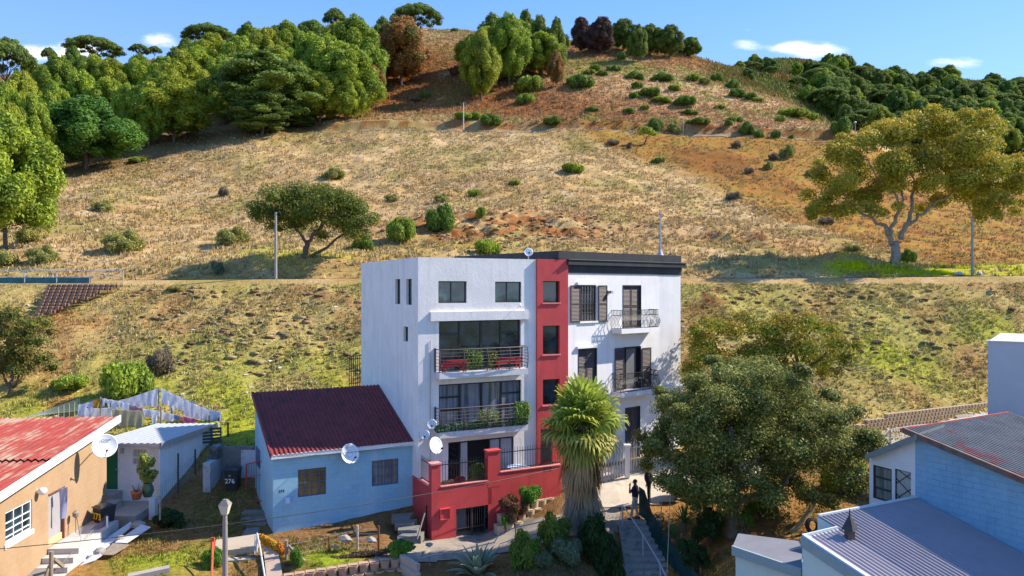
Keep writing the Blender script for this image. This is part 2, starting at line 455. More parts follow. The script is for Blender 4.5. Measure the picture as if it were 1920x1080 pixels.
# ---------------------------------------------------------------- terrain
ND = [6, 14, 20, 24, 27, 29, 31, 33, 35, 38, 40, 42, 44, 46, 50, 56, 60.5, 62, 65, 68]
NEAR = {
 -700: [-13, -11.6, -11, -10.8, -10.6, -10.6, -10.6, -10.6, -10.2, -9.2, -8.6, -8.0, -7.2, -6.5, -4.5, -1.8, .2, .6, .6, 1.3],
 0:    [-13, -11.6, -11, -10.8, -10.6, -10.6, -10.6, -10.6, -10.2, -9.2, -8.6, -8.0, -7.2, -6.5, -4.5, -1.8, .2, .6, .6, 1.3],
 200:  [-13, -11.8, -11.2, -10.9, -10.6, -10.55, -10.5, -10.5, -10.2, -9.2, -8.5, -7.9, -7.2, -6.4, -4.5, -1.8, .2, .62, .62, 1.5],
 330:  [-13, -12, -11.5, -10.9, -10.4, -10.4, -10.35, -10.3, -10.0, -9.1, -8.4, -7.8, -7.1, -6.4, -4.5, -1.8, .2, .65, .65, 1.8],
 440:  [-14, -13, -12.6, -12.0, -11.3, -10.75, -10.5, -10.45, -10.2, -9.2, -8.5, -7.8, -7.1, -6.4, -4.5, -1.8, .2, .7, .7, 2.0],
 600:  [-15, -14, -13.6, -13.2, -12.2, -10.55, -10.5, -10.4, -9.9, -9.1, -8.4, -7.8, -7.1, -6.4, -4.5, -1.7, .3, .75, .75, 2.1],
 720:  [-15, -14, -13.4, -12.8, -11.6, -10.7, -10.6, -10.4, -10.0, -9.1, -8.4, -7.8, -7.1, -6.4, -4.5, -1.7, .3, .75, .75, 2.0],
 775: [-14, -13.2, -12.4, -11.8, -11.2, -11.0, -11.02, -10.95, -9.9, -8.9, -8.3, -7.8, -7.1, -6.4, -4.5, -1.7, .3, .78, .78, 1.8],
 900: [-14, -13.4, -12.8, -12.0, -11.2, -11.05, -11.02, -11.15, -11.15, -10.6, -10, -9.2, -8, -7.0, -4.7, -1.7, .3, .8, .8, 1.6],
 1050: [-14, -13.4, -12.8, -11.8, -10.9, -10.6, -10.5, -10.25, -9.8, -9.45, -9.4, -9.3, -9.1, -7.5, -4.7, -1.7, .3, .8, .8, 1.6],
 1130: [-15, -15, -14.6, -13.8, -12.2, -11.2, -10.4, -10.02, -9.7, -9.4, -9.3, -9.2, -9.1, -8, -4.8, -1.7, .3, .8, .8, 1.7],
 1160: [-17, -16.5, -16, -15.4, -14.0, -12.8, -11.5, -10.02, -9.65, -9.38, -9.3, -9.2, -9.1, -8, -4.8, -1.7, .3, .8, .8, 1.7],
 1250: [-17, -16, -15.6, -14.8, -13.6, -12.5, -11.2, -10.05, -9.65, -9.3, -9.2, -9.2, -9.1, -8, -4.8, -1.7, .3, .8, .8, 1.7],
 1330: [-15, -14.4, -13.8, -12.8, -11.8, -11.0, -10.35, -9.95, -9.65, -9.25, -9.15, -9.1, -9.0, -8, -4.8, -1.7, .3, .8, .8, 1.7],
 1400: [-14, -13, -12, -11.2, -10.5, -10.15, -9.85, -9.6, -9.4, -9.2, -9.0, -8.9, -8.7, -8, -4.8, -1.8, .3, .8, .8, 1.9],
 1560: [-14, -12.6, -11.4, -10.4, -9.8, -9.55, -9.4, -9.3, -9.2, -8.9, -8.5, -8.4, -7.6, -7.1, -5.0, -1.9, .3, .8, .8, 1.5],
 1700: [-14, -12.6, -11.4, -10.3, -9.7, -9.5, -9.4, -9.3, -9.1, -8.5, -8.3, -8.2, -8.1, -7.15, -5.4, -2.0, .3, .9, .9, 1.6],
 1920: [-14, -12.6, -11.4, -10.3, -9.7, -9.5, -9.4, -9.3, -9.1, -8.6, -8.3, -8.2, -8.15, -8.1, -5.6, -2.1, .4, 1.0, 1.0, 1.7],
 2600: [-14, -12.6, -11.4, -10.3, -9.7, -9.5, -9.4, -9.3, -9.1, -8.6, -8.3, -8.2, -8.1, -8.0, -5.6, -2.1, .4, 1.0, 1.0, 1.7],
}
FAR = {  # (depth, photo row of that point of the hillside)
 -700: [(72, 500), (85, 450), (100, 400), (120, 350), (150, 270), (180, 210), (220, 165), (260, 135), (300, 150), (460, 330)],
 0:    [(72, 498), (85, 450), (97, 418), (115, 370), (140, 300), (165, 240), (190, 195), (220, 165), (255, 142), (300, 150), (460, 330)],
 170:  [(72, 490), (85, 445), (100, 395), (115, 345), (128, 315), (150, 275), (170, 235), (200, 185), (230, 150), (258, 132), (300, 140), (460, 330)],
 300:  [(72, 488), (85, 450), (100, 405), (118, 350), (136, 285), (160, 240), (185, 190), (215, 145), (245, 115), (270, 108), (310, 125), (460, 330)],
 480:  [(72, 484), (85, 450), (100, 400), (120, 335), (146, 250), (165, 215), (190, 165), (215, 120), (240, 90), (265, 80), (300, 100), (460, 300)],
 640:  [(72, 484), (80, 460), (95, 410), (115, 345), (130, 300), (150, 243), (162, 222), (178, 190), (198, 140), (215, 105), (240, 72), (262, 60), (300, 80), (460, 300)],
 850:  [(72, 490), (80, 455), (86, 425), (92, 396), (110, 350), (130, 298), (150, 243), (163, 222), (180, 185), (195, 148), (215, 105), (240, 66), (262, 53), (300, 75), (460, 300)],
 1060: [(72, 490), (80, 462), (86, 432), (94, 396), (110, 350), (130, 300), (150, 245), (163, 218), (180, 178), (195, 145), (215, 110), (240, 82), (262, 74), (300, 90), (460, 300)],
 1280: [(72, 484), (82, 455), (100, 400), (125, 322), (150, 255), (162, 228), (180, 190), (198, 152), (215, 122), (235, 98), (252, 90), (300, 110), (460, 300)],
 1450: [(72, 490), (82, 465), (100, 410), (125, 330), (150, 258), (160, 238), (175, 212), (190, 192), (202, 180), (212, 178), (236, 185), (270, 168), (320, 128), (370, 104), (400, 110), (460, 200)],
 1600: [(72, 494), (82, 474), (100, 420), (125, 340), (148, 266), (156, 252), (165, 246), (173, 248), (200, 268), (240, 255), (300, 190), (360, 136), (405, 124), (460, 170)],
 1750: [(72, 496), (82, 478), (100, 440), (120, 390), (140, 345), (150, 330), (170, 325), (200, 315), (240, 285), (300, 220), (360, 165), (405, 144), (460, 170)],
 1920: [(72, 498), (82, 482), (100, 450), (120, 410), (140, 370), (160, 350), (200, 325), (240, 292), (300, 235), (360, 180), (405, 156), (460, 170)],
 2600: [(72, 498), (82, 482), (100, 450), (120, 410), (140, 370), (160, 350), (200, 325), (240, 292), (300, 235), (360, 180), (405, 150), (460, 170)],
}
DG = np.arange(6, 460.01, .5)
PG = np.arange(-700, 2601, 20.)
def _smooth(a, k, axis):
    if k <= 0: return a
    ker = np.exp(-np.linspace(-2, 2, 2*k+1)**2/1.0); ker /= ker.sum()
    pad = [(0, 0), (0, 0)]; pad[axis] = (k, k)
    ap = np.pad(a, pad, mode='edge')
    return np.apply_along_axis(lambda v: np.convolve(v, ker, 'valid'), axis, ap)
_nk = sorted(NEAR); _near = np.array([np.interp(DG, ND, NEAR[k]) for k in _nk])
_fk = sorted(FAR); _far = np.array([np.interp(DG, [p[0] for p in FAR[k]], [(540-p[1])/F*p[0] for p in FAR[k]]) for k in _fk])
_near = _smooth(_near, 1, 1); _far = _smooth(_far, 10, 1)
def _cols(keys, tab): return np.array([np.interp(PG, keys, tab[:, j]) for j in range(tab.shape[1])]).T
_N = _cols(_nk, _near); _Fa = _smooth(_cols(_fk, _far), 4, 0)
_mask = sstep(66.0, 73.0, DG)[None, :]
ZG = _N*(1-_mask) + _Fa*_mask
def zbase(px, d):
    px = np.asarray(px, float); d = np.asarray(d, float)
    i = np.clip((px - PG[0])/20., 0, len(PG)-1.001); j = np.clip((d - DG[0])/.5, 0, len(DG)-1.001)
    i0 = i.astype(int); j0 = j.astype(int); a = i - i0; b = j - j0
    return ((ZG[i0, j0]*(1-a) + ZG[i0+1, j0]*a)*(1-b) + (ZG[i0, j0+1]*(1-a) + ZG[i0+1, j0+1]*a)*b)
def Zxy(x, y):
    x = np.asarray(x, float); y = np.maximum(np.asarray(y, float), 4)
    px = 960 + F*x/y
    z = zbase(px, y)
    bank = sstep(39, 45, y)*(1-sstep(58.5, 60.5, y))
    hill = sstep(68, 76, y)
    rough = fbm(x*.8, y*.8, 3, 4) - .5
    z = z + bank*rough*.48 + bank*(fbm(x*.25, y*.25, 9, 3)-.5)*.8
    z = z + hill*((fbm(x*.5, y*.5, 5, 4)-.5)*.7 + (fbm(x*.08, y*.08, 6, 3)-.5)*2.2)
    # eroded scarps
    e = np.exp(-((px-910)/230.)**2)*np.exp(-((y-89-1.5*np.sin(x*.5))/5.)**2)
    z = z + e*(fbm(x*.55, y*.7, 21, 5)-.5)*2.6
    e2 = np.exp(-((px-1390)/130.)**2)*np.exp(-((y-84)/4.)**2)
    z = z + e2*(fbm(x*.5, y*.6, 27, 4)-.5)*2.6
    # upper contour path: flat shelf with a cut bank above it
    yp = 150 + 1.6*np.sin(x*.06)
    on = sstep(560, 640, px)*(1-sstep(1600, 1640, px))
    t = y - yp
    cut = 1.5*(.75+.9*(fbm(x*.35, y*0+3, 31, 3)-.4))
    z = z + on*(np.where(t < 0, .0, 0) + cut*sstep(2.6, 3.6, t)*(1-sstep(3.6, 16, t)) - .5*np.exp(-((t-1)/1.6)**2))
    # mounds left of the big gum tree and under the dark spreading tree
    z = z + 1.1*np.exp(-((px-1590)/75.)**2)*np.exp(-((y-71)/2.5)**2)
    z = z + .7*np.exp(-((px-540)/110.)**2)*np.exp(-((y-69.5)/2.2)**2)
    ng = (1-sstep(37, 40, y))
    z = z + ng*(fbm(x*.9, y*.9, 41, 4)-.5)*.12
    return z
def G(px, d, dz=0.0):
    x = (px-960)/F*d
    return Vector((x, d, float(Zxy(x, d))+dz))
_dm = np.arange(20, 440, .35)
def hit(px, py, dmin=20, dmax=440):
    xs = (px-960)/F*_dm
    zs = Zxy(xs, _dm)
    pr = 540 - F*zs/_dm
    ok = (pr <= py) & (_dm >= dmin) & (_dm <= dmax)
    if not ok.any():
        k = np.argmin(np.where((_dm >= dmin) & (_dm <= dmax), pr, 1e9))
    else: k = int(np.argmax(ok))
    return Vector((float(xs[k]), float(_dm[k]), float(zs[k])))

def blob(px, d, cx, cd, rx, rd): return np.exp(-(((px-cx)/rx)**2 + ((d-cd)/rd)**2))
def ground_color(x, y):
    px = 960 + F*x/np.maximum(y, 4)
    pyp = 540 - F*Zxy(x, y)/np.maximum(y, 4)
    n1 = fbm(x*.09, y*.09, 51, 5); n2 = fbm(x*.5, y*.5, 52, 4); n3 = fbm(x*1.8, y*1.8, 53, 3)
    def mixc(c, col, f):
        f = np.clip(f, 0, 1)[:, None]; return c*(1-f) + np.array(col)[None, :]*f
    dry = np.array([.43, .335, .20]); c = np.tile(dry, (len(x), 1))
    c = mixc(c, (.36, .26, .135), sstep(.45, .65, n1)*.7)
    c = mixc(c, (.56, .46, .32), sstep(.5, .72, n2)*.7)
    c = mixc(c, (.25, .24, .085), sstep(.50, .72, fbm(x*.16, y*.16, 58, 4))*.55)
    # right flank: orange-brown, close cropped
    lim = 1050 + (pyp-240)*2.6 + (n1-.5)*160
    rightm = sstep(-30, 40, px-lim)*sstep(70, 80, y)*(1-sstep(151, 153, y))
    c = mixc(c, (.31, .175, .062), rightm*.95)
    c = mixc(c, (.27, .22, .07), rightm*sstep(.45, .7, n2)*.75)
    c = mixc(c, (.20, .09, .04), rightm*sstep(.55, .75, n1)*.7)
    # above the upper path
    up = sstep(150, 156, y)
    redz = up*np.clip(blob(px, y, 800, 190, 220, 32)*1.4 + blob(px, y, 1180, 170, 260, 20)*1.1 + blob(px, y, 1200, 225, 250, 25), 0, 1)*sstep(.28, .55, n1+.15)
    c = mixc(c, (.235, .10, .045), redz)
    c = mixc(c, (.50, .38, .25), up*blob(px, y, 1250, 195, 190, 22)*sstep(.3, .6, n1+.1))
    c = mixc(c, (.48, .38, .22), up*blob(px, y, 760, 158, 200, 8))
    c = mixc(c, (.46, .31, .21), up*blob(px, y, 1420, 162, 170, 9)*.9)
    c = mixc(c, (.17, .24, .05), up*sstep(.52, .66, fbm(x*.12, y*.2, 55, 4))*.6*sstep(700, 1000, px))
    farh = sstep(205, 215, y)*sstep(1300, 1400, px)
    c = mixc(c, (.10, .14, .035), farh*.85)
    c = mixc(c, (.22, .11, .05), farh*sstep(.5, .62, n1)*(1-sstep(1450, 1650, px))*.8)
    c = mixc(c, (.13, .15, .045), sstep(225, 250, y)*(1-sstep(1250, 1330, px))*sstep(.4, .6, n1)*.6)
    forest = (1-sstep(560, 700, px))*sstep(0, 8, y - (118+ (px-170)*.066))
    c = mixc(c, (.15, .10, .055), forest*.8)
    # bank
    bank = sstep(36, 41, y)*(1-sstep(60, 61, y))
    c = mixc(c, (.40, .325, .17), bank)
    c = mixc(c, (.28, .17, .09), bank*sstep(.52, .72, fbm(x*.35, y*.5, 56, 5))*.7)
    c = mixc(c, (.32, .32, .12), bank*sstep(.40, .6, n1)*.7)
    gr = np.clip(blob(px, y, 560, 45, 260, 4.5) + blob(px, y, 150, 44, 200, 3) + blob(px, y, 1720, 50, 90, 2.2)*.8 + blob(px, y, 1870, 54, 90, 3)*.8 + blob(px, y, 1640, 52, 60, 2)*.8
         + blob(px, y, 430, 41, 60, 3), 0, 1)
    c = mixc(c, (.31, .35, .07), bank*gr*sstep(.36, .54, n2*.6+n1*.4))
    c = mixc(c, (.38, .22, .11), .7*bank*np.clip(blob(px, y, 105, 50, 28, 8)+blob(px, y, 120, 44, 24, 3)+blob(px, y, 150, 55, 70, 1.4), 0, 1)*1.2*sstep(.35, .5, n2))
    c = mixc(c, (.37, .24, .13), .6*bank*np.clip(blob(px, y, 1545, 57.5, 45, 4)+blob(px, y, 1820, 50.5, 60, 1.5)+blob(px, y, 1900, 46.5, 40, 2), 0, 1)*1.1)
    c = mixc(c, (.20, .085, .045), bank*blob(px, y, 1320, 58, 60, 3)*sstep(.4, .6, n2))
    # verge by the gum tree and foot of the meadow
    ver = np.clip(blob(px, y, 1850, 69, 190, 5)*1.1 + blob(px, y, 1610, 71, 70, 4) + blob(px, y, 1700, 68, 120, 3)+blob(px, y, 560, 71, 120, 3.5)*.8, 0, 1)*sstep(65, 66, y)
    c = mixc(c, (.36, .42, .035), ver*sstep(.25, .5, n2))
    # bare earth scarps
    sc_ = np.clip(np.exp(-((px-930)/210.)**2)*np.exp(-((y-87)/7.)**2)*1.5 + np.exp(-((px-1400)/140.)**2)*np.exp(-((y-83)/3.)**2)*.7, 0, 1)
    c = mixc(c, (.31, .155, .075), sc_*sstep(.38, .54, n2)); c = mixc(c, (.16, .07, .035), sc_*sstep(.55, .66, fbm(x*.9, y*.9, 59, 4)))
    c = mixc(c, (.33, .30, .10), blob(px, y, 800, 78, 300, 5)*.5)
    yp = 150 + 1.6*np.sin(x*.06)
    on = sstep(600, 640, px)*(1-sstep(1600, 1640, px))
    c = mixc(c, (.23, .095, .04), on*np.exp(-((y-yp-3.2)/.9)**2)*sstep(.35, .55, n2)*.9)
    # near gardens
    nearm = 1-sstep(36, 40, y)
    c = mixc(c, (.20, .13, .075), nearm)
    c = mixc(c, (.30, .19, .095), nearm*sstep(.42, .62, n1))
    c = mixc(c, (.23, .30, .05), nearm*np.clip(blob(px, y, 620, 29.2, 60, .9)+blob(px, y, 330, 29, 60, 2)*.6+blob(px, y, 700, 27.8, 60, .6)+blob(px, y, 430, 33, 60, 3)*.5+blob(px, y, 250, 28.5, 60, 1.5)*.6, 0, 1)*sstep(.35, .55, n2)*1.2)
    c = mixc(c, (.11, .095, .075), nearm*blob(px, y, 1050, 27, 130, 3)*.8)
    c = mixc(c, (.34, .23, .12), nearm*blob(px, y, 1480, 29.5, 90, 2.5)*sstep(.3, .5, n2))
    mott = (.78 + .44*n3)[:, None]
    c = c*mott; g = c.mean(1, keepdims=True); c = g+(c-g)*1.15; return np.clip(c*np.array([.98, .86, .70]), 0, 1)

pxs = np.arange(-700, 2601, 6.0)
ds = [6.0]
while ds[-1] < 455: ds.append(ds[-1] + max(.22, min(1.6, (ds[-1])*.0052 if ds[-1] > 36 else .3)))
ds = np.array(ds)
PX, DD = np.meshgrid(pxs, ds, indexing='ij')
XX = (PX-960)/F*DD
ZZ = Zxy(XX.ravel(), DD.ravel())
V = np.stack([XX.ravel(), DD.ravel(), ZZ], 1)
nx, nd = PX.shape
I = (np.arange(nx-1)[:, None]*nd + np.arange(nd-1)[None, :]).ravel()
FQ = np.stack([I, I+nd, I+nd+1, I+1], 1)
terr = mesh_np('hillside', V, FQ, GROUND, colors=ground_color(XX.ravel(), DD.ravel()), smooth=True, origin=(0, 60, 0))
set_props(terr, 'dry grassy hillside rising steeply behind the houses to a wooded ridge', None, None, 'structure')
# town side ground behind and beside the viewpoint
mb = MB()
mb.box(XY, -900, 900, -6.0, 900, -22.0, -17.6)
mb.v = [v for v in mb.v]
o = mb.build('valley_ground', mat('valley_ground_scrub', (.10, .12, .05), .95, var=.5, scale=.05)); set_props(o, kind='structure')

def strip(name, pts, width, m, dz=.05, label=None, thick=.0, kind='structure'):
    """ribbon along ground points (x,y) following the terrain"""
    pts = [Vector((p[0], p[1])) for p in pts]
    L = []; 
    for i in range(len(pts)-1):
        seg = (pts[i+1]-pts[i]).length; k = max(2, int(seg/.8))
        for j in range(k): L.append(pts[i].lerp(pts[i+1], j/k))
    L.append(pts[-1])
    v = []; f = []
    cross = 5
    for i, p in enumerate(L):
        t = (L[min(i+1, len(L)-1)] - L[max(i-1, 0)]).normalized(); nn = Vector((-t.y, t.x))
        for c in range(cross):
            q = p + nn*width*(c/(cross-1)-.5)
            z = float(Zxy(q.x, q.y)) + dz
            v.append((q.x, q.y, z))
    for i in range(len(L)-1):
        for c in range(cross-1):
            a = i*cross+c; f.append((a, a+1, a+cross+1, a+cross))
    o = mesh_np(name, np.array(v), f, m); set_props(o, label, None, None, kind)
    return o
strip('contour_road', [((px-960)/F*63.6, 63.6) for px in range(-600, 2500, 100)], 2.4, ROADM, .05, 'narrow dirt track running level across the foot of the hill')
strip('hill_path', [((px-960)/F*(150+1.6*math.sin((px-960)/F*150*.06))+0, 151.2+1.6*math.sin((px-960)/F*150*.06)) for px in range(600, 1630, 40)], 1.1, PATHM, .12, 'pale path cut level across the upper hillside')
# ---------------------------------------------------------------- shared building pieces
def corr_sheet(mb, a, b, c, d, pitch=.18, amp=.025, nl=6, thick=.02):
    """corrugated sheet: a->b across the corrugations, a->d along them (corners a b c d)"""
    a, b, c, d = map(Vector, (a, b, c, d))
    L = (b-a).length; n = int(L/pitch*6)
    nrm = (b-a).cross(d-a).normalized()
    if nrm.z < 0: nrm = -nrm
    base = len(mb.v)
    for i in range(n+1):
        t = i/n
        off = amp*math.sin(t*L/pitch*2*math.pi)
        for j in range(nl+1):
            q = a.lerp(b, t).lerp(d.lerp(c, t), j/nl) + nrm*off
            mb.v.append(tuple(q))
    for i in range(n):
        for j in range(nl):
            k = base+i*(nl+1)+j
            mb.f.append((k, k+nl+1, k+nl+2, k+1))
    # underside
    e = nrm*(-amp*1.5-thick)
    mb.hexa([a+e-nrm*thick, b+e-nrm*thick, c+e-nrm*thick, d+e-nrm*thick, a+e, b+e, c+e, d+e])

def window(parent, fr, u0, u1, z0, z1, w, cols=(.5,), rows=(), fmat=None, gmat=None, fw=.05, name='window', sill=None, mull=.04):
    """frame + glass pane set at plane w; cols/rows are fractions"""
    fmat = fmat or FRAME; gmat = gmat or GLASS
    fm = MB()
    for (a, b, c, d) in ((u0, u1, z0, z0+fw), (u0, u1, z1-fw, z1), (u0, u0+fw, z0+fw, z1-fw), (u1-fw, u1, z0+fw, z1-fw)):
        fm.box(fr, a, b, w-.02, w+.035, c, d)
    for t in cols:
        x = u0+(u1-u0)*t; fm.box(fr, x-mull/2, x+mull/2, w-.015, w+.03, z0+fw, z1-fw)
    for r in rows:
        if isinstance(r, tuple): t, ta, tb = r
        else: t, ta, tb = r, 0, 1
        z = z0+(z1-z0)*t; fm.box(fr, u0+(u1-u0)*ta+ (fw if ta == 0 else mull/2), u0+(u1-u0)*tb-(fw if tb == 1 else mull/2), w-.012, w+.026, z-mull/2, z+mull/2)
    f = fm.build(name, fmat, parent)
    g = MB(); g.box(fr, u0+fw*.5, u1-fw*.5, w-.03, w-.008, z0+fw*.5, z1-fw*.5)
    g.build('pane', gmat, f)
    if sill:
        s = MB(); s.box(fr, u0-.06, u1+.06, w, w+sill, z0-.07, z0); s.build('sill', TRIMW, f)
    return f

def shutter(parent, fr, u0, u1, z0, z1, w, m=None, label=None):
    mb = MB(); t = .04
    for (a, b, c, d) in ((u0, u1, z0, z0+.08), (u0, u1, z1-.08, z1), (u0, u0+.055, z0+.08, z1-.08), (u1-.055, u1, z0+.08, z1-.08), (u0+.055, u1-.055, (z0+z1)/2-.04, (z0+z1)/2+.04)):
        mb.box(fr, a, b, w, w+t, c, d)
    k = int((z1-z0)/.075)
    for i in range(k):
        z = z0+.09+(z1-z0-.18)*(i+.5)/k
        p = []
        for (ww, zz) in ((w+.004, z+.028), (w+.034, z-.028)):
            p.append((ww, zz))
        a, b = u0+.055, u1-.055
        mb.hexa([fr.pt(a, p[1][0], p[1][1]-.006), fr.pt(b, p[1][0], p[1][1]-.006), fr.pt(b, p[0][0], p[0][1]-.006), fr.pt(a, p[0][0], p[0][1]-.006),
                 fr.pt(a, p[1][0], p[1][1]+.006), fr.pt(b, p[1][0], p[1][1]+.006), fr.pt(b, p[0][0], p[0][1]+.006), fr.pt(a, p[0][0], p[0][1]+.006)])
    o = mb.build('shutter', m or SHUT, parent)
    if label: o['label'] = label
    return o

def spear_fence(parent, a, b, z0a, z0b, h, gap=.13, m=None, r=.011, flat=False, posts=False):
    """vertical bars with two rails between ground points a,b (Vectors, z ignored); spikes above the top rail"""
    mb = MB(); a = Vector(a); b = Vector(b); L = (Vector((b.x, b.y))-Vector((a.x, a.y))).length; n = max(2, int(L/gap))
    for i in range(n+1):
        t = i/n; p = a.lerp(b, t); z = z0a+(z0b-z0a)*t
        mb.tube([(p.x, p.y, z), (p.x, p.y, z+h-.08), (p.x, p.y, z+h)], [r, r, .003], 5)
    for zz in (.08, h-.22):
        mb.bar((a.x, a.y, z0a+zz), (b.x, b.y, z0b+zz), .035, .035)
    return mb.build('railing', m or BLACKM, parent)

# ---------------------------------------------------------------- white apartment building
WB = Fr((-4.274, 34, 0), (.891, .454))
WS = Fr((-4.274, 34, 0), (-.454, .891), (-.891, -.454, 0))
uR = WB.u(1005); uE = WB.u(1063)
ZT = 1.41; ZB = -11.6
sdep = WS.u(677)
apt = empty('apartment_building', (-2, 36, -10.5), 'white flat-roofed apartment building with red stair strip and two railed balconies', 'building')
def rz(fr, px0, px1, py0, py1, w=0.0):
    u0, zt_ = fr.uz(px0, py0, w); _, zb_ = fr.uz(px0, py1, w)
    return [u0, fr.u(px1, w), zb_, zt_]
wz1 = rz(WB, 822, 875, 527, 568.5); wz2 = rz(WB, 928.3, 977.5, 528, 567.3)
SW = .6
_, zs1 = WB.uz(824, 700, SW); _, zs2 = WB.uz(824, 811.5, SW); zf = zs2-2.68
d1 = rz(WB, 823, 976.5, 601.8, 700); d1[2] = zs1
d2 = rz(WB, 823, 977.5, 721.5, 811); d2[2] = zs2
d3 = rz(WB, 840.5, 963.5, 830, 900); d3[2] = zf
mb = MB()
wall(mb, WB, 0, uR, ZB, ZT, [wz1, wz2, d1, d2, d3], 0, .2)
sl1 = rz(WS, 750.5, 741, 523, 570.5); sl2 = rz(WS, 772, 761.5, 522.7, 572); sl3 = rz(WS, 765, 756.5, 613, 641)
zpl = WS.uz(784, 897)[1]
wall(mb, WS, 0, sdep, zpl, ZT, [sl1, sl2, sl3], 0, .25)
# rear, right and roof
B = lambda u, w, z: WB.pt(u, w, z)
mb.quad(B(0, -sdep, ZB), B(0, -sdep, ZT), B(uE, -sdep, ZT), B(uE, -sdep, ZB))
mb.quad(B(uE, -sdep, ZB), B(uE, -sdep, ZT), B(uE, 0, ZT), B(uE, 0, ZB))
mb.quad(B(0, 0, ZT), B(uR, 0, ZT), B(uR, -.22, ZT), B(0, -.22, ZT))
mb.quad(B(0, -.22, ZT), B(.22, -.22, ZT), B(.22, -sdep, ZT), B(0, -sdep, ZT))
mb.quad(B(.22, -.22, ZT-.35), B(uE, -.22, ZT-.35), B(uE, -sdep, ZT-.35), B(.22, -sdep, ZT-.35))
mb.quad(B(.22, -.22, ZT), B(uE, -.22, ZT), B(uE, -.22, ZT-.35), B(.22, -.22, ZT-.35))
mb.build('wall', WHITE, apt)
# red stair strip
rw1 = rz(WB, 1018, 1049.5, 527, 567.5, .12); rw2 = rz(WB, 1018, 1049.5, 611, 665, .12); rw3 = rz(WB, 1018, 1049.5, 712, 760, .12)
mb = MB(); wall(mb, WB, uR, uE, ZB, ZT+.02, [rw1, rw2, rw3], .12, .22)
mb.quad(B(uR, 0, ZB), B(uR, .12, ZB), B(uR, .12, ZT+.02), B(uR, 0, ZT+.02))
mb.quad(B(uE, .12, ZB), B(uE, -.3, ZB), B(uE, -.3, ZT+.02), B(uE, .12, ZT+.02))
mb.quad(B(uR, .12, ZT+.02), B(uE, .12, ZT+.02), B(uE, -.3, ZT+.02), B(uR, -.3, ZT+.02))
mb.quad(B(uR, -.3, ZT+.02), B(uE, -.3, ZT+.02), B(uE, -.3, ZT-.3), B(uR, -.3, ZT-.3))
mb.build('stair_strip', RED, apt)['label'] = 'tall red painted strip with three windows'
mb = MB(); mb.quad(*[WS.pt(u, 0, z) for u, z in ((0, ZB), (sdep, ZB), (sdep, zpl), (0, zpl))]); mb.build('plinth', RED, apt)
for r in (rw1, rw2, rw3):
    f = window(apt, WB, r[0], r[1], r[2], r[3], -.07, cols=(), gmat=GLASS)
    s = MB(); s.box(WB, r[0]-.05, r[1]+.05, .1, .17, r[2]-.06, r[2]); s.build('sill', REDPALE, f)
for r in (wz1, wz2):
    window(apt, WB, *r, -.12, cols=(.47,), gmat=GLASSG, sill=.0)
for r in (sl1, sl2, sl3):
    window(apt, WS, r[0], r[1], r[2], r[3], -.16, cols=(), fw=.04, gmat=GLASSG)
def slider(r, g, gl=None):
    z1f = 1-(.62*(1)) 
    hh = r[3]-r[2]
    t1 = 1-.62/hh*1.0; t2 = 1-1.22/hh
    f = window(apt, WB, *r, -.14, cols=(.25, .51, .755), rows=((t1, 0, .25), (t2, 0, .25), (t1, .755, 1), (t2, .755, 1)), gmat=g, fw=.07, name='sliding_door', mull=.09)
    return f
slider(d1, GLASS); slider(d2, GLASSC)
# ground-floor opening: security gate, curtains, dark doorway, glazed end
hh = d3[3]-d3[2]; L3 = d3[1]-d3[0]
f = MB()
for a, b, c, d in ((0, 1, .97, 1), (0, .012, 0, .97), (.988, 1, 0, .97), (.16, .185, 0, .97), (.62, .635, 0, .97), (.79, .80, 0, .97)):
    f.box(WB, d3[0]+L3*a, d3[0]+L3*b, -.16, -.08, d3[2]+hh*c, d3[2]+hh*d)
f = f.build('glazed_doorway', FRAME, apt)
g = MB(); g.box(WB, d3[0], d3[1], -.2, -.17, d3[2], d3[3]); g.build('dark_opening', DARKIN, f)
g = MB()
g.box(WB, d3[0]+L3*.20, d3[0]+L3*.30, -.165, -.15, d3[2], d3[3]-.1); g.build('curtain', CURT, f); g = MB()
g.box(WB, d3[0]+L3*.635, d3[0]+L3*.985, -.165, -.15, d3[2], d3[3]-.1); g.build('curtain', CURT, f)
g = MB()
for i in range(7):
    z = d3[2]+.1+i*.3
    if z < d3[3]-.3: g.bar(WB.pt(d3[0]+.05, -.06, z+.28), WB.pt(d3[0]+L3*.16, -.06, z), .025)
for z in (.9, 1.1): g.box(WB, d3[0]+.03, d3[0]+L3*.16, -.07, -.05, d3[2]+z, d3[2]+z+.04)
g.build('security_gate', BLACKM, f)
# concrete canopy over the upper door
u0 = WB.u(808, .13); u1 = WB.u(991, .13); zt = WB.uz(808, 585, .13)[1]; zb = WB.uz(808, 602.5, .13)[1]
mb = MB(); mb.box(WB, u0, u1, 0, .13, zb, zt); mb.build('canopy', WHITE, apt)
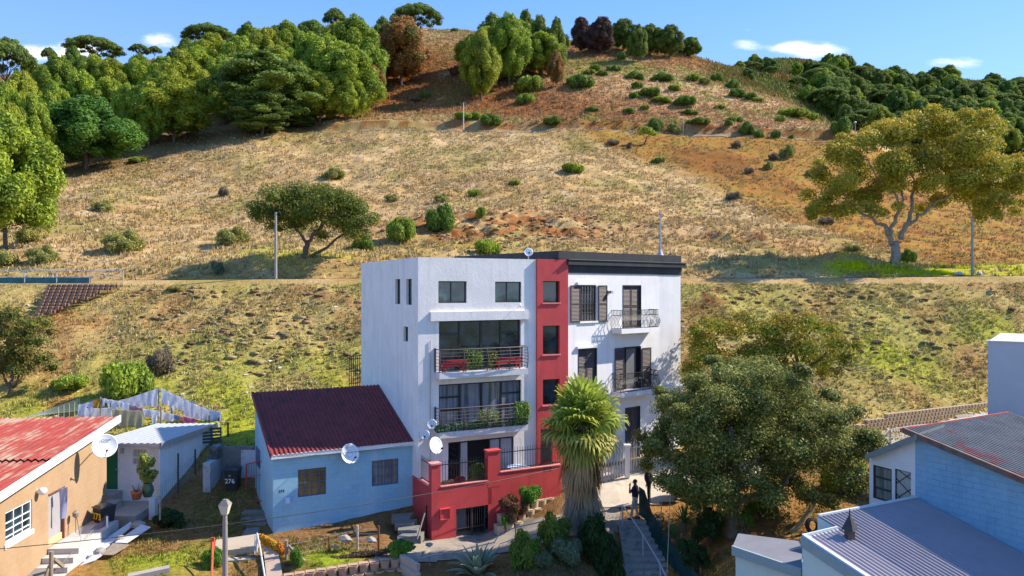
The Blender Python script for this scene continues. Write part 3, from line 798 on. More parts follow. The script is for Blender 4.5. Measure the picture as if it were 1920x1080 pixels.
# drain pipe and cables
mb = MB(); pu = WB.u(806.5); mb.tube([B(pu, .03, zf), B(pu, .03, zb-.9)], .018); mb.build('pipe', STEEL, apt)
ROSE = mat('red_bench_wood', (.42, .02, .03), .5, var=.2)
def balcony(zs, label, m):
    u0 = WB.u(815); u1 = WB.u(990, SW)
    mb = MB(); mb.box(WB, u0, u1, .0, SW, zs-.28, zs)
    s = mb.build('balcony', SLAB, apt); s['label'] = label
    H = 1.05
    r = MB()
    def prof(t): return .10*math.sin(math.pi*min(1, t))**1.0
    ups = [u0+.02, u0+(u1-u0)*.26, u0+(u1-u0)*.52, u0+(u1-u0)*.78, u1-.02]
    bow = lambda u: .16*math.sin(math.pi*(u-u0)/(u1-u0))
    for uu in ups:
        r.tube([B(uu, SW-.05+bow(uu)*.6+prof(t)*(1), zs+.0+t*H) for t in (0, .15, .35, .55, .75, 1)], .022, 6)
    for k in range(7):
        t = .12+k*.88/6
        pts = [B(u0+.02, .02, zs+t*H)]
        N = 12
        for i in range(N+1):
            uu = u0+.02+(u1-u0-.04)*i/N
            pts.append(B(uu, SW-.05+bow(uu)*.6+prof(t), zs+t*H))
        pts.append(B(u1-.02+prof(t)*.8, SW*.4, zs+t*H)); pts.append(B(u1-.02, .02, zs+t*H))
        r.tube(pts, .024 if k == 6 else .011, 5)
    o = r.build('railing', m, s)
    e = MB(); e.box(WB, u0-.02, u0+.03, .0, .10, zs, zs+H+.05); e.build('post', BLACKM, s); e = MB(); e.box(WB, u1-.05, u1, .0, .05, zs, zs+H)
    for t in range(6):
        e.bar(B(u1-.05, .03, zs+.1+t*.17), B(u1+.13, .06, zs+.13+t*.17), .015)
    e.build('post', BLACKM, s)
    return u0, u1
bu0, bu1 = balcony(zs1, 'upper balcony with steel railing', RAILB)
balcony(zs2, 'lower balcony edged with green planting', RAILB)

# benches standing on the upper balcony
def bench(u, w, z, L, label):
    root = empty('bench', WB.pt(u+L/2, w, z), label, 'bench', 'red benches on the upper balcony')
    m = MB()
    m.box(WB, u, u+L, w-.2, w+.16, z+.24, z+.28); m.build('seat', ROSE, root)
    m = MB()
    for k in range(2): m.box(WB, u, u+L, w+.17, w+.2, z+.30+k*.15, z+.42+k*.15)
    m.build('backrest', ROSE, root)
    for uu in (u+.04, u+L-.10):
        for ww in (w-.19, w+.13):
            m = MB(); m.box(WB, uu, uu+.06, ww, ww+.06, z, z+.24); m.build('leg', ROSE, root)
    for uu in (u+.0, u+L-.07):
        m = MB(); m.box(WB, uu, uu+.07, w+.1, w+.17, z+.24, z+.56); m.build('armrest', ROSE, root)
bench(WB.u(831, .4), .28, zs1, WB.u(875, .5)-WB.u(831, .5), 'red wooden bench at the left end of the upper balcony')
bench(WB.u(932, .4), .28, zs1, WB.u(976, .5)-WB.u(932, .5), 'red wooden bench at the right end of the upper balcony')

# satellite dishes
def dish(c, aim, R, mount, label, text=None, ring=False):
    c = Vector(c); aim = Vector(aim).normalized()
    root = empty('satellite_dish', c, label, 'satellite dish')
    m = MB(); prof = []
    for i in range(7):
        r = R*i/6; prof.append((r, .22*R*(i/6)**2))
    m.lathe(c, prof, 28, aim)
    m.lathe(c-aim*.02, [(r+.004, h) for r, h in prof][::-1], 28, aim)
    m.lathe(c, [(R, .22*R), (R+.02, .22*R-.005), (R+.01, .22*R-.03)], 28, aim)
    m.build('reflector', DISHM, root, smooth=True)
    up = Vector((0, 0, 1)); side = aim.cross(up).normalized(); vup = side.cross(aim).normalized()
    foc = c + aim*R*1.15 - vup*R*.55
    m = MB(); m.tube([c - vup*R*.98 + aim*.12*R, foc], .018); m.build('arm', STEEL, root); m = MB(); m.tube([c - aim*.05, c-aim*.18, Vector(mount)], .022); m.build('bracket', STEEL, root)
    m = MB(); m.lathe(foc-aim*.06, [(0, 0), (.04, 0), (.045, .1), (.02, .14)], 10, aim); m.build('receiver', BINM, root)
    if ring:
        m = MB()
        for rr in (.35, .7):
            pts = [c+aim*(.22*R*rr*rr+.006)+(side*math.cos(a)+vup*math.sin(a))*R*rr for a in [k*math.pi/10 for k in range(21)]]
            m.tube(pts, .006, 4)
        m.build('grid_lines', STEEL, root)
    if text:
        for (t, dx, sz) in text:
            text_obj(t, sz, c + aim*(.16*R) - side*R*0 + side*dx + vup*R*.42, side, vup, BPAINT, 'lettering', root, .004)
    return root
q = WB.pt(WB.u(810, .25), .25, WB.uz(810, 795.5, .25)[1]); dish(q, WB.n*.9+WB.e*-.35+Vector((0,0,.35)), .205, q-WB.n*.25-Vector((0,0,.22)), 'small white dish touching the lower balcony corner, highest of three on the white wall', ring=True)
q = WB.pt(WB.u(796.5, .2), .2, WB.uz(796.5, 815.5, .2)[1]); dish(q, WB.n*.9+WB.e*-.35+Vector((0,0,.35)), .205, q-WB.n*.2-Vector((0,0,.24)), 'small white dish on the white wall corner, left of the other two', ring=True)
q = Vector(WB.pt(WB.u(815.5, .95), .95, WB.uz(815.5, 835.5, .95)[1])); dish(q, Vector((.72, -.62, .32)), .36, WB.pt(WB.u(806, .0), .0, q.z-.35), 'large oval cream dish on the white wall above the corner pillar')
q = WB.pt(WB.u(991, -1.2), -1.2, WB.uz(991, 473, -1.2)[1]); dish(q, Vector((.1, -1, .3)), .20, q-Vector((0, -.15, .35)), 'small pale dish standing on the flat roof beside the red strip')

# wall light casting the long shadow on the canopy
lu, lz = WB.uz(974, 573, .3)
m = MB(); m.lathe(WB.pt(lu, .36, lz-.02), [(0, .0), (.05, .0), (.06, .08), (0, .1)], 10, WB.n); m.tube([WB.pt(lu+.3, 0, lz+.05), WB.pt(lu+.1, .2, lz+.1), WB.pt(lu, .36, lz)], .012); 
o = m.build('security_camera', TRIMW); set_props(o, 'small white camera on an arm above the canopy of the white building', 'security camera')

# ---------------------------------------------------------------- terrace wall (red), fences, low gate
W1 = 1.72
tw = empty('terrace_wall', WB.pt(2, W1, -11), 'red painted terrace wall with two pillars and spiked railings below the white building', 'wall')
cz1 = WB.uz(827, 913.5, W1)[1]; cz2 = WB.uz(938, 886, W1)[1]
pL = (0.0, WB.u(826, W1)); pR = (WB.u(915, W1), WB.u(938, W1)); uEnd = WB.u(1052, W1)
gz = rz(WB, 855, 922, 955, 1010, W1); gz[2] = -11.25
vb = rz(WB, 824, 843, 954, 975, W1)
mb = MB()
wall(mb, WB, 0, pR[0], -12, cz1, [gz], W1, .35)
mb.quad(B(pR[0], W1, -12), B(uEnd, W1, -12), B(uEnd, W1, cz2), B(pR[0], W1, cz2))
mb.quad(B(0, 0, -12), B(0, W1, -12), B(0, W1, cz1-.02), B(0, 0, cz1+.06))
mb.quad(B(0, W1, cz1), B(pR[0], W1, cz1), B(pR[0], W1-.2, cz1), B(0, W1-.2, cz1))
mb.quad(B(pR[0], W1, cz2), B(uEnd, W1, cz2), B(uEnd, W1-.2, cz2), B(pR[0], W1-.2, cz2))
mb.quad(B(0.2, W1-.2, cz1), B(uEnd, W1-.2, cz1), B(uEnd, W1-.2, zf), B(.2, W1-.2, zf))
mb.quad(B(0.2, 0, cz1), B(.2, W1, cz1), B(.2, W1, zf), B(.2, 0, zf))
mb.quad(B(0, 0, cz1+.0), B(0, W1, cz1+.0), B(.2, W1, cz1+.0), B(.2, 0, cz1+.0))
mb.quad(B(uEnd, W1, -12), B(uEnd, 0, -12), B(uEnd, 0, cz2), B(uEnd, W1, cz2))
mb.build('wall', RED, tw)
mb = MB(); mb.box(WB, pL[1], pR[0], W1-.21, W1+.035, cz1-.0, cz1+.045); mb.box(WB, pR[1], uEnd, W1-.21, W1+.035, cz2, cz2+.045); mb.box(WB, -.03, .21, .02, W1-.35, cz1+.004, cz1+.05)
mb.build('coping', REDPALE, tw)
for (a, b), top in ((pL, WB.uz(815, 872, W1)[1]), (pR, WB.uz(926, 847, W1)[1])):
    mb = MB(); mb.box(WB, a-.004, b, W1-.34, W1+.006, -11.9 if a == 0 else cz1-.3, top)
    p = mb.build('pillar', RED, tw)
    mb = MB(); mb.box(WB, a-.04, b+.04, W1-.38, W1+.045, top, top+.07); mb.build('cap', REDPALE if a == 0 else RED, p)
mb = MB(); mb.quad(B(.2, 0, zf), B(uEnd, 0, zf), B(uEnd, W1-.2, zf), B(.2, W1-.2, zf)); mb.build('terrace_floor', CONC, tw)
spear_fence(tw, B(pL[1], W1-.1, 0), B(pR[0], W1-.1, 0), cz1+.04, cz1+.04, 1.12)
spear_fence(tw, B(pR[1], W1-.1, 0), B(uEnd, W1-.1, 0), cz2+.04, cz2+.04, 1.05)
spear_fence(tw, B(.1, .15, 0), B(.1, W1-.4, 0), cz1+.04, cz1+.04, 1.12)
mb = MB(); mb.box(WB, uEnd-.6, uEnd, W1-.9, W1-.86, cz2, cz2+1.6); mb.build('screen', BLACKM, tw)
# meter hatch
mb = MB(); a, b, c, d = vb
for (aa, bb, cc, dd) in ((a, b, c, c+.03), (a, b, d-.03, d), (a, a+.03, c+.03, d-.03), (b-.03, b, c+.03, d-.03)): mb.box(WB, aa, bb, W1, W1+.1, cc, dd)
mb.box(WB, a+.03, b-.03, W1, W1+.05, c+.03, d-.03); mb.build('meter_hatch', RED, tw)
mb = MB(); mb.tube([B(.0, 1.15, -11.3), B(-.0, 1.15, -9.6)], .03); mb.v = [tuple(Vector(v)-WB.e*.03) for v in mb.v]; mb.build('drain_pipe', BLACKM, tw)
# low store gate
mb = MB(); gu0, gu1 = gz[0], gz[1]
mb.box(WB, gu0, gu1, W1-.1, W1-.05, gz[3]-.05, gz[3]-.005); 
for uu in (gu0+.02, (gu0+gu1)/2-.1, gu1-.35): mb.box(WB, uu, uu+.05, W1-.10, W1-.055, gz[2], gz[3]-.05)
k = int((gu1-gu0-.35)/.11)
for i in range(k): 
    uu = gu0+.08+i*.11; mb.tube([B(uu, W1-.08, gz[2]+.04), B(uu, W1-.08, gz[3]-.05)], .010, 5)
for t in (.02, .55): mb.box(WB, gu0, gu1-.3, W1-.098, W1-.06, gz[2]+t, gz[2]+t+.035)
mb.build('gate', RAILB, tw)['label'] = 'low dark barred gate of the store room'
mb = MB(); mb.box(WB, gu0+.02, gu0+.75, W1-.7, W1-.66, gz[2]+.35, gz[3]-.05); mb.build('panel', mat('store_board', (.22, .23, .26), .8), tw)
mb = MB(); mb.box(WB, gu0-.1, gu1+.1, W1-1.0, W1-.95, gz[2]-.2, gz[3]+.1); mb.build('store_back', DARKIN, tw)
nu, nz_ = WB.uz(1017.5, 884.5, W1)
text_obj('275', .33, B(nu, W1+.004, nz_), WB.e, (0, 0, 1), BPAINT, 'house_number', tw)

# things on the terrace
fu = lambda px, w: WB.u(px, w)
POT = empty('potted_plant', B(fu(900, 1.2), 1.15, cz1+.05), 'leafy pot plant behind the terrace railing, left of the middle pillar', 'potted plant')
TBL = empty('covered_table', B(fu(975, .7), .75, zf), 'round table under a shiny blue and white cloth on the terrace', 'table')
m = MB(); c = B(fu(972, .8), .75, zf)
cl = []
n = 40
for j, (r, z) in enumerate(((0, .76), (.3, .765), (.5, .76), (.56, .74), (.6, .6), (.63, .42), (.64, .3))):
    for k in range(n):
        a = 2*math.pi*k/n; rr = r*(1+(.07*math.sin(7*a) if j > 3 else 0)); m.v.append((c.x+rr*math.cos(a), c.y+rr*math.sin(a), c.z+z))
for j in range(6):
    for k in range(n): m.f.append((j*n+k, j*n+(k+1) % n, (j+1)*n+(k+1) % n, (j+1)*n+k))
m.build('cloth', mat('blue_white_cloth', (.25, .36, .55), .3, var=.3, spots=((.75, .78, .85), .9, 4, .5)), TBL, smooth=True)
m = MB(); m.tube([c, c+Vector((0, 0, .7))], .05); m.build('stand', BLACKM, TBL)

# ---------------------------------------------------------------- black-corniced building on the right
RBo = WB.pt(uE, 0, 0)
RB = Fr((RBo.x, RBo.y, 0), (.772, .636))
uB = RB.u(1235.5)
q = RB.pt(uB, 0, 0)
RC = Fr((q.x, q.y, 0), (.80, .60)); uC = RC.u(1276)
hb = empty('corner_building', RB.pt(4, 0, -9.3), 'white two-balcony building with black cornice and louvred shutters', 'building')
zw = .75
A = rz(RB, 1087, 1118.5, 535, 603); Bd = rz(RB, 1167.5, 1202, 534.5, 617)
SB = .75
zb1 = RB.uz(1165.5, 617.5, SB)[1]; zb2 = RB.uz(1165, 737.5, SB)[1]
Bd[2] = zb1; C_ = rz(RB, 1084, 1119, 654.5, 722); Dd = rz(RB, 1169, 1201.5, 651, 700); Dd[2] = zb2
Ed = rz(RB, 1172, 1200, 765, 850); Ed[2] = -9.4; Fw = rz(RC, 1241, 1252, 757, 775, 0)
mb = MB()
wall(mb, RB, -.5, uB, -10.5, zw, [A, Bd, C_, Dd, Ed], 0, .18)
wall(mb, RC, 0, uC, -10.5, zw, [Fw], 0, .15)
R_ = lambda u, w, z: RC.pt(u, w, z)
bk = RC.pt(uC, -9, 0)
mb.quad(R_(uC, 0, -10.5), R_(uC, -9, -10.5), R_(uC, -9, zw), R_(uC, 0, zw))
l0 = RB.pt(-.5, -9, 0)
mb.quad((bk.x, bk.y, -10.5), (l0.x, l0.y, -10.5), (l0.x, l0.y, zw), (bk.x, bk.y, zw))
mb.build('wall', WHITE2, hb)
# black band, cornice, parapet
def ribbon(z0, z1, w, name, m, wb=.5, u_start=-.1):
    q0 = [RB.pt(u_start, w, 0), RB.pt(uB+w*.03, w, 0), RC.pt(uC+w, w, 0), RC.pt(uC+w, -9, 0), RB.pt(u_start, -9, 0)]
    mbb = MB(); n = len(q0)
    lo = [Vector((p.x, p.y, z0)) for p in q0]; hi = [Vector((p.x, p.y, z1)) for p in q0]
    for i in range(n): mbb.quad(lo[i], lo[(i+1) % n], hi[(i+1) % n], hi[i])
    mbb.poly(hi); mbb.poly(lo[::-1])
    return mbb.build(name, m, hb)
ribbon(zw, 1.17, .04, 'fascia', BLACKP); ribbon(1.17, 1.42, .22, 'cornice', BLACKP); ribbon(1.42, 1.455, .27, 'cornice_edge', mat('weathered_grey_edge', (.12, .12, .12), .8)); ribbon(1.455, 1.86, .03, 'parapet', BLACKP, u_start=-.6)
# windows and shutters
window(hb, RB, *A, -.1, cols=(.17, .34, .5, .67, .83), rows=(.12, .24, .36, .62, .74, .86, .5), fmat=SHUT, gmat=GLASS, fw=.06, mull=.03)
sh = rz(RB, 1069, 1087, 535, 605); shutter(hb, RB, *sh, .02); sh = rz(RB, 1121, 1137.5, 535, 604); shutter(hb, RB, *sh, .02)
mb = MB(); l = rz(RB, 1083, 1120, 529, 534, .1); mb.box(RB, l[0], l[1], 0, .14, l[2], l[3]); mb.build('window_ledge', TRIMW, hb); mb = MB()
l = rz(RB, 1083, 1120, 649.5, 654, .1); mb.box(RB, l[0], l[1], 0, .14, l[2], l[3]); mb.build('window_ledge', TRIMW, hb); mb = MB(); mb.box(RB, A[0]-.05, A[1]+.05, 0, .08, A[2]-.08, A[2]); mb.build('window_ledge', TRIMW, hb)
for X in (Bd, C_, Ed):
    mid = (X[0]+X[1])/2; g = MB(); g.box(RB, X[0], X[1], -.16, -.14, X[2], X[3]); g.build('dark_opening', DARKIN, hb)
    shutter(hb, RB, X[0]+.03, mid-.01, X[2]+.03, X[3]-.03, -.1); shutter(hb, RB, mid+.01, X[1]-.03, X[2]+.03, X[3]-.03, -.1)
    f = MB()
    for (a, b, c, d) in ((X[0], X[1], X[3]-.05, X[3]), (X[0], X[0]+.04, X[2], X[3]-.05), (X[1]-.04, X[1], X[2], X[3]-.05)): f.box(RB, a, b, -.11, .02, c, d)
    f.build('door_frame', BLACKM, hb)
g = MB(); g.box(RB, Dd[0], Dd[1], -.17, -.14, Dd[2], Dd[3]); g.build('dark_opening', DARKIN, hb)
sh = rz(RB, 1152, 1168.5, 653, 700); sh[2] = zb2+.05; shutter(hb, RB, *sh, .03); sh = rz(RB, 1202.5, 1219.5, 652.5, 700); sh[2] = zb2+.05; shutter(hb, RB, *sh, .03)
f = MB()
for (a, b, c, d) in ((Dd[0], Dd[1], Dd[3]-.06, Dd[3]), (Dd[0], Dd[0]+.05, Dd[2], Dd[3]-.06), (Dd[1]-.05, Dd[1], Dd[2], Dd[3]-.06)): f.box(RB, a, b, -.1, .03, c, d)
f.build('door_frame', BLACKM, hb)
g = MB(); g.box(RB, Dd[0]+.35, Dd[1]-.3, -.135, -.125, Dd[2], Dd[3]-.1); g.build('inner_curtain', mat('grey_inner_wall', (.16, .15, .15), .9), hb)
window(hb, RC, *Fw, -.08, cols=(), gmat=GLASS)
for zs, ff in ((zb1, 1), (zb2, 2)):
    bu0 = RB.u(1146.5); fu0 = RB.u(1165.5, SB); bu1_ = RB.u(1239, SB)
    mb = MB()
    p = [RB.pt(bu0, 0, 0), RB.pt(fu0, SB, 0), RB.pt(bu1_, SB, 0), RB.pt(bu1_, 0, 0)]
    lo = [Vector((q.x, q.y, zs-.24)) for q in p]; hi = [Vector((q.x, q.y, zs)) for q in p]
    mb.hexa(lo+hi); s = mb.build('balcony', SLAB if ff == 2 else WHITE2, hb); s['label'] = ('upper' if ff == 1 else 'lower') + ' balcony with bowed iron railing'
    r = MB(); H = .98
    path = [(bu0+.04, .0), (fu0+.05, SB-.12), (bu1_-.08, SB-.12), (bu1_-.08, .0)]
    for i in range(3):
        (ua, wa), (ub, wb_) = path[i], path[i+1]
        L = math.hypot(ub-ua, wb_-wa); n = int(L/.105); du, dw = (ub-ua)/L, (wb_-wa)/L; ou, ow = -dw, du
        for k in range(n+1):
            t = k/max(1, n); uu = ua+(ub-ua)*t; ww = wa+(wb_-wa)*t
            pts = []
            for (h, o_) in ((0, .0), (.12, .03), (.3, .13), (.45, .14), (.62, .05), (.75, -.01), (1, 0)):
                pts.append(RB.pt(uu+ou*o_, ww+ow*o_, zs+h*H))
            r.tube(pts, .012, 4, cap=False)
        for h in (0.03, .72, 1.0):
            r.bar(RB.pt(ua, wa, zs+h*H), RB.pt(ub, wb_, zs+h*H), .035, .03)
    r.build('railing', BLACKM, s)
# string course on the right return and lower bay
zc = RC.uz(1240, 727, .2)[1]
mb = MB(); mb.box(RC, .02, uC+.05, 0, .22, zc-.42, zc-.1); mb.box(RC, -.02, uC+.1, 0, .3, zc-.1, zc+.02); mb.build('string_course', WHITE2, hb)
l = RB.uz(1144, 547.5, .12)
mb = MB(); mb.box(RB, l[0]-.1, l[0]+.1, 0, .1, l[1]-.06, l[1]+.08); mb.box(RB, l[0]-.04, l[0]+.12, .1, .24, l[1]-.08, l[1]+.06); mb.build('wall_lamp', STEEL, hb)
# roof mast
mb = MB(); q = RB.pt(RB.u(1238, -.4), -.4, 0); zt = (540-398)/F*q.y; mb.tube([(q.x, q.y, 1.8), (q.x, q.y, 2.4), (q.x, q.y, zt)], [.07, .05, .03], 8); mb.bar((q.x-.12, q.y, zt-.1), (q.x+.15, q.y, zt-.1), .05)
mb.lathe((q.x, q.y, 1.84), [(.2, 0), (.06, .35)], 10)
o = mb.build('antenna_mast', STEEL); set_props(o, 'tall thin grey mast rising from the black parapet roof', 'mast')
# cables down the facade
def cable(name, a, b, sag, r, m, label, cat='cable'):
    a = Vector(a); b = Vector(b); mb = MB()
    mb.tube([a.lerp(b, t/14)+Vector((0, 0, -sag*4*(t/14)*(1-t/14))) for t in range(15)], r, 4)
    o = mb.build(name, m); return set_props(o, label, cat)

# ---------------------------------------------------------------- blue cottage
BLUEM = block_mat('blue_block_paint', (.24, .45, .58), (.11, .29, .53), (.89, .454), .4, .2, .10, .012, .7, colvar=(.33, .53, .63), streak=((.44, .54, .64), .6, 2.0), spots=((.45, .56, .68), .5, 1.4, .60), bump=.25)
BH = Fr((-10.19, 31.84, 0), (.89, .454)); bhL = 6.26
BHb = Vector((-.454, .891, 0)); bd = 5.2
BS = Fr((-10.19, 31.84, 0), (-.454, .891), (-.891, -.454, 0))
ze, zk = -7.15, -5.25
cot = empty('blue_cottage', (-7, 32, -9.5), 'blue cottage with a dark maroon corrugated roof sloping to the front', 'house')
w1 = rz(BH, 558.5, 611.5, 881, 933); w2 = rz(BH, 697, 747, 864.5, 912.5)
ws = rz(BS, 488, 481, 845, 878)
mb = MB()
wall(mb, BH, 0, bhL, -11.2, ze, [w1, w2], 0, .1)
wall(mb, BS, 0, bd, -11.2, ze, [], 0, .1, zt=lambda u: ze+(zk-ze)*u/bd)
c0 = BH.pt(bhL, 0, 0); c1 = c0+BHb*bd; c2 = BH.pt(0, 0, 0)+BHb*bd
mb.quad((c0.x, c0.y, -11.2), (c1.x, c1.y, -11.2), (c1.x, c1.y, zk), (c0.x, c0.y, ze))
mb.quad((c1.x, c1.y, -11.2), (c2.x, c2.y, -11.2), (c2.x, c2.y, zk), (c1.x, c1.y, zk))
mb.build('wall', BLUEM, cot)
FRB = mat('blue_grey_window_frame', (.09, .12, .20), .5)
window(cot, BH, *w1, -.06, cols=(.49, .25, .75), rows=(.78, (.5, .49, 1), (.28, .49, 1), (.5, 0, .49), (.28, 0, .49)), fmat=FRB, gmat=GLASSY, fw=.045, mull=.028)
window(cot, BH, *w2, -.06, cols=(.49, .25, .75), rows=(.74, .37), fmat=FRB, gmat=glass_mat('glass_grey_curtain', (.10, .10, .10), .08, (.26, .25, .24)), fw=.045, mull=.028)
MAROON = mat('maroon_roof', (.19, .028, .026), .6, var=.22, scale=.9, spots=((.03, .014, .014), .8, 3.2, .55), streak=((.05, .015, .02), .8, 3.5), spec=.25)
def cw(u, b_, z): 
    p = BH.pt(u, 0, 0)+BHb*b_; return Vector((p.x, p.y, z))
sl = (zk-ze)/bd
mb = MB(); corr_sheet(mb, cw(-.12, -.22, ze+.13-sl*.22), cw(bhL+.05, -.22, ze+.13-sl*.22), cw(bhL+.05, bd+.1, zk+.15), cw(-.12, bd+.1, zk+.15), .19, .03, 8)
rf = mb.build('roof', MAROON, cot)
mb = MB(); mb.hexa([cw(-.16, -.24, ze-.06), cw(-.11, -.24, ze-.06), cw(-.11, bd+.1, zk-.05), cw(-.16, bd+.1, zk-.05), cw(-.16, -.24, ze+.16), cw(-.11, -.24, ze+.16), cw(-.11, bd+.1, zk+.19), cw(-.16, bd+.1, zk+.19)])
mb.build('verge_board', mat('maroon_board', (.20, .03, .035), .6, var=.2, spots=((.05, .02, .02), .6, 2, .52)), cot)
mb = MB(); mb.box(BH, -.11, bhL+.05, .16, .2, ze-.12, ze+.06); mb.build('fascia', TRIMW, cot)
q = BH.uz(522, 924, 0); text_obj('274', .17, BH.pt(q[0], .006, q[1]), BH.e, (0, 0, 1), BPAINT, 'house_number', cot)
q = BH.uz(539, 938, 0); mb = MB(); mb.box(BH, q[0]-.09, q[0]+.09, 0, .08, q[1]-.12, q[1]+.12); mb.build('meter_box', mat('pale_blue_box', (.5, .6, .75), .6), cot)
g = MB(); g.box(BS, ws[0], ws[1], .0, .04, ws[2], ws[3]); g.build('side_window', FRB, cot)
q = BH.pt(BH.u(655, .45), .45, BH.uz(655, 851, .45)[1]); dish(q, Vector((.62, -.7, .32)), .42, BH.pt(BH.u(640), 0, q.z-.2), 'large oval dish on the blue cottage eaves with grid lines', ring=True)
# red frame gate and side step
m = MB(); g0 = P(462, 945, 33.0); 
for (x0, x1) in ((462, 462), (494, 494)):
    pass
ga, gb = P(462, 944, 36.3), P(496, 940, 34.4)
gt = Vector((0, 0, 1.9))
gate = empty('yard_gate', (ga+gb)/2, 'open red steel frame gate beside the blue cottage', 'gate')
for p in (ga, gb): m.bar(p, p+gt, .06, .06)
m.bar(ga+gt, gb+gt, .05); m.bar(ga+Vector((0, 0, .05)), gb+Vector((0, 0, .05)), .05); m.bar(ga+Vector((0, 0, 1.25)), gb+Vector((0, 0, 1.25)), .03)
m.build('frame', mat('red_steel', (.45, .05, .05), .6, var=.2, spots=((.2, .06, .03), .6, 6, .55)), gate)
m = MB()
for k in range(1, 7): p = ga.lerp(gb, k/7); m.tube([p+Vector((0, 0, .05)), p+gt], .008, 4)
m.build('bars', RAILB, gate)
m = MB()
for k in range(3):
    a = P(449+k*2, 985-k*12, 32.8+k*.5)
    m.box(XY, a.x, a.x+1.15, -(a.y+.45), -a.y, a.z-.4, a.z)
o = m.build('yard_steps', CONCD); set_props(o, 'dark concrete steps beside the cottage left wall', 'steps')

# ---------------------------------------------------------------- orange house
ORM = block_mat('orange_block_paint', (.33, .215, .125), (.265, .165, .092), (0, 1), .42, .21, .05, .012, .5, colvar=(.41, .285, .17), spots=((.40, .24, .12), .35, 1.2, .58), streak=((.36, .21, .1), .3, 2.), bump=.3)
OH = Fr((-18.08, 33.3, 0), (.083, -1), (1, .083, 0))
oh = empty('orange_house', (-19, 29, -10.5), 'orange block house under a peeling red corrugated roof', 'house')
zo = lambda u: -5.95-.113*u
ow = [OH.u(60), OH.u(10), OH.uz(60, 992)[1], OH.uz(60, 936)[1]]
od = [OH.u(120), OH.u(91), OH.uz(120, 1008)[1], OH.uz(120, 914)[1]]
mb = MB(); wall(mb, OH, 0, 13.5, -11.6, -7.6, [ow, od], 0, .14, zt=None)
mb.quad(OH.pt(0, 0, -7.6), OH.pt(13.5, 0, -7.6), OH.pt(13.5, 0, zo(13.5)), OH.pt(0, 0, zo(0)))
mb.quad(OH.pt(0, 0, -11.6), OH.pt(0, -12, -11.6), OH.pt(0, -12, zo(0)), OH.pt(0, 0, zo(0)))
mb.build('wall', ORM, oh)
PEEL = None
m_, n_, l_, b_ = nodes('peeling_red_roof')
tcx = n_.new('ShaderNodeTexCoord'); mp = n_.new('ShaderNodeMapping'); mp.inputs['Scale'].default_value = (5.5, .42, 1); l_.new(tcx.outputs['Object'], mp.inputs[0])
s1 = noise_node(n_, l_, 1.4, 8, .72, mp.outputs[0], .3)
s2 = noise_node(n_, l_, .5, 3, .5, tcx.outputs['Object'])
ad = n_.new('ShaderNodeMath'); ad.operation = 'ADD'; l_.new(s1.outputs[0], ad.inputs[0]); l_.new(ramp2(n_, l_, s2.outputs[0], .3, .7, -.09, .09), ad.inputs[1])
c_ = mixrgb(n_, l_, ramp2(n_, l_, ad.outputs[0], .50, .62), (.27, .04, .03), (.33, .24, .17))
s3 = noise_node(n_, l_, 2.0, 6, .7, mp.outputs[0])
c_ = mixrgb(n_, l_, ramp2(n_, l_, s3.outputs[0], .52, .66, 0, .8), c_, (.17, .05, .035))
l_.new(c_, b_.inputs['Base Color']); b_.inputs['Roughness'].default_value = .7; b_.inputs['Specular IOR Level'].default_value = .25
PEEL = m_
mb = MB(); corr_sheet(mb, OH.pt(-.35, -12, zo(-.35)+.12), OH.pt(-.35, .42, zo(-.35)+.12), OH.pt(5.3, .42, zo(5.3)+.12), OH.pt(5.3, -12, zo(5.3)+.12), .26, .035, 6)
mb.build('roof', PEEL, oh)
mb = MB(); corr_sheet(mb, OH.pt(5.2, -12, zo(5.3)+.06), OH.pt(5.2, .42, zo(5.3)+.06), OH.pt(14, .42, zo(14)+.06), OH.pt(14, -12, zo(14)+.06), .26, .035, 6)
mb.build('lower_roof', PEEL, oh)
mb = MB(); a, b = -.38, 14
mb.hexa([OH.pt(a, .40, zo(a)-.14), OH.pt(b, .40, zo(b)-.14), OH.pt(b, .46, zo(b)-.14), OH.pt(a, .46, zo(a)-.14), OH.pt(a, .40, zo(a)+.17), OH.pt(b, .40, zo(b)+.17), OH.pt(b, .46, zo(b)+.17), OH.pt(a, .46, zo(a)+.17)])
mb.hexa([OH.pt(a, .0, zo(a)-.14), OH.pt(b, .0, zo(b)-.14), OH.pt(b, .40, zo(b)-.14), OH.pt(a, .40, zo(a)-.14), OH.pt(a, .0, zo(a)-.11), OH.pt(b, .0, zo(b)-.11), OH.pt(b, .40, zo(b)-.11), OH.pt(a, .40, zo(a)-.11)])
mb.build('fascia', WPAINT, oh)
window(oh, OH, *ow, -.07, cols=(.33, .66), rows=(.18, .40, .62), fmat=WPAINT, gmat=GLASS, fw=.06, sill=.0, mull=.03)
mb = MB(); mb.box(OH, ow[0]-.05, ow[1]+.08, .0, .05, ow[2]-.16, ow[2]); mb.build('window_sill', WPAINT, oh)
mb = MB(); mb.box(OH, od[0], od[1], -.13, -.10, od[2]+.25, od[3]); mb.build('door_curtain', mat('grey_door', (.30, .29, .30), .8, var=.06), oh)
mb = MB(); mb.box(OH, od[0], od[1], -.12, -.05, od[2]-.0, od[2]+.25); mb.build('threshold', mat('cream_step', (.62, .42, .22), .8), oh)
mb = MB(); mb.box(OH, od[0]-.02, od[0]+.05, -.08, .03, od[2], od[3]); mb.box(OH, od[0]-.02, od[1]+.02, -.08, .03, od[3], od[3]+.05); mb.build('door_frame', mat('brown_post', (.18, .07, .05), .7), oh)
q = OH.uz(76, 921, .12); mb = MB(); mb.lathe(OH.pt(q[0], .0, q[1]), [(.09, 0), (.09, .06), (.13, .1), (.15, .2), (.12, .3), (0, .34)], 14, OH.n); mb.build('wall_lamp', DISHM, oh, smooth=True)
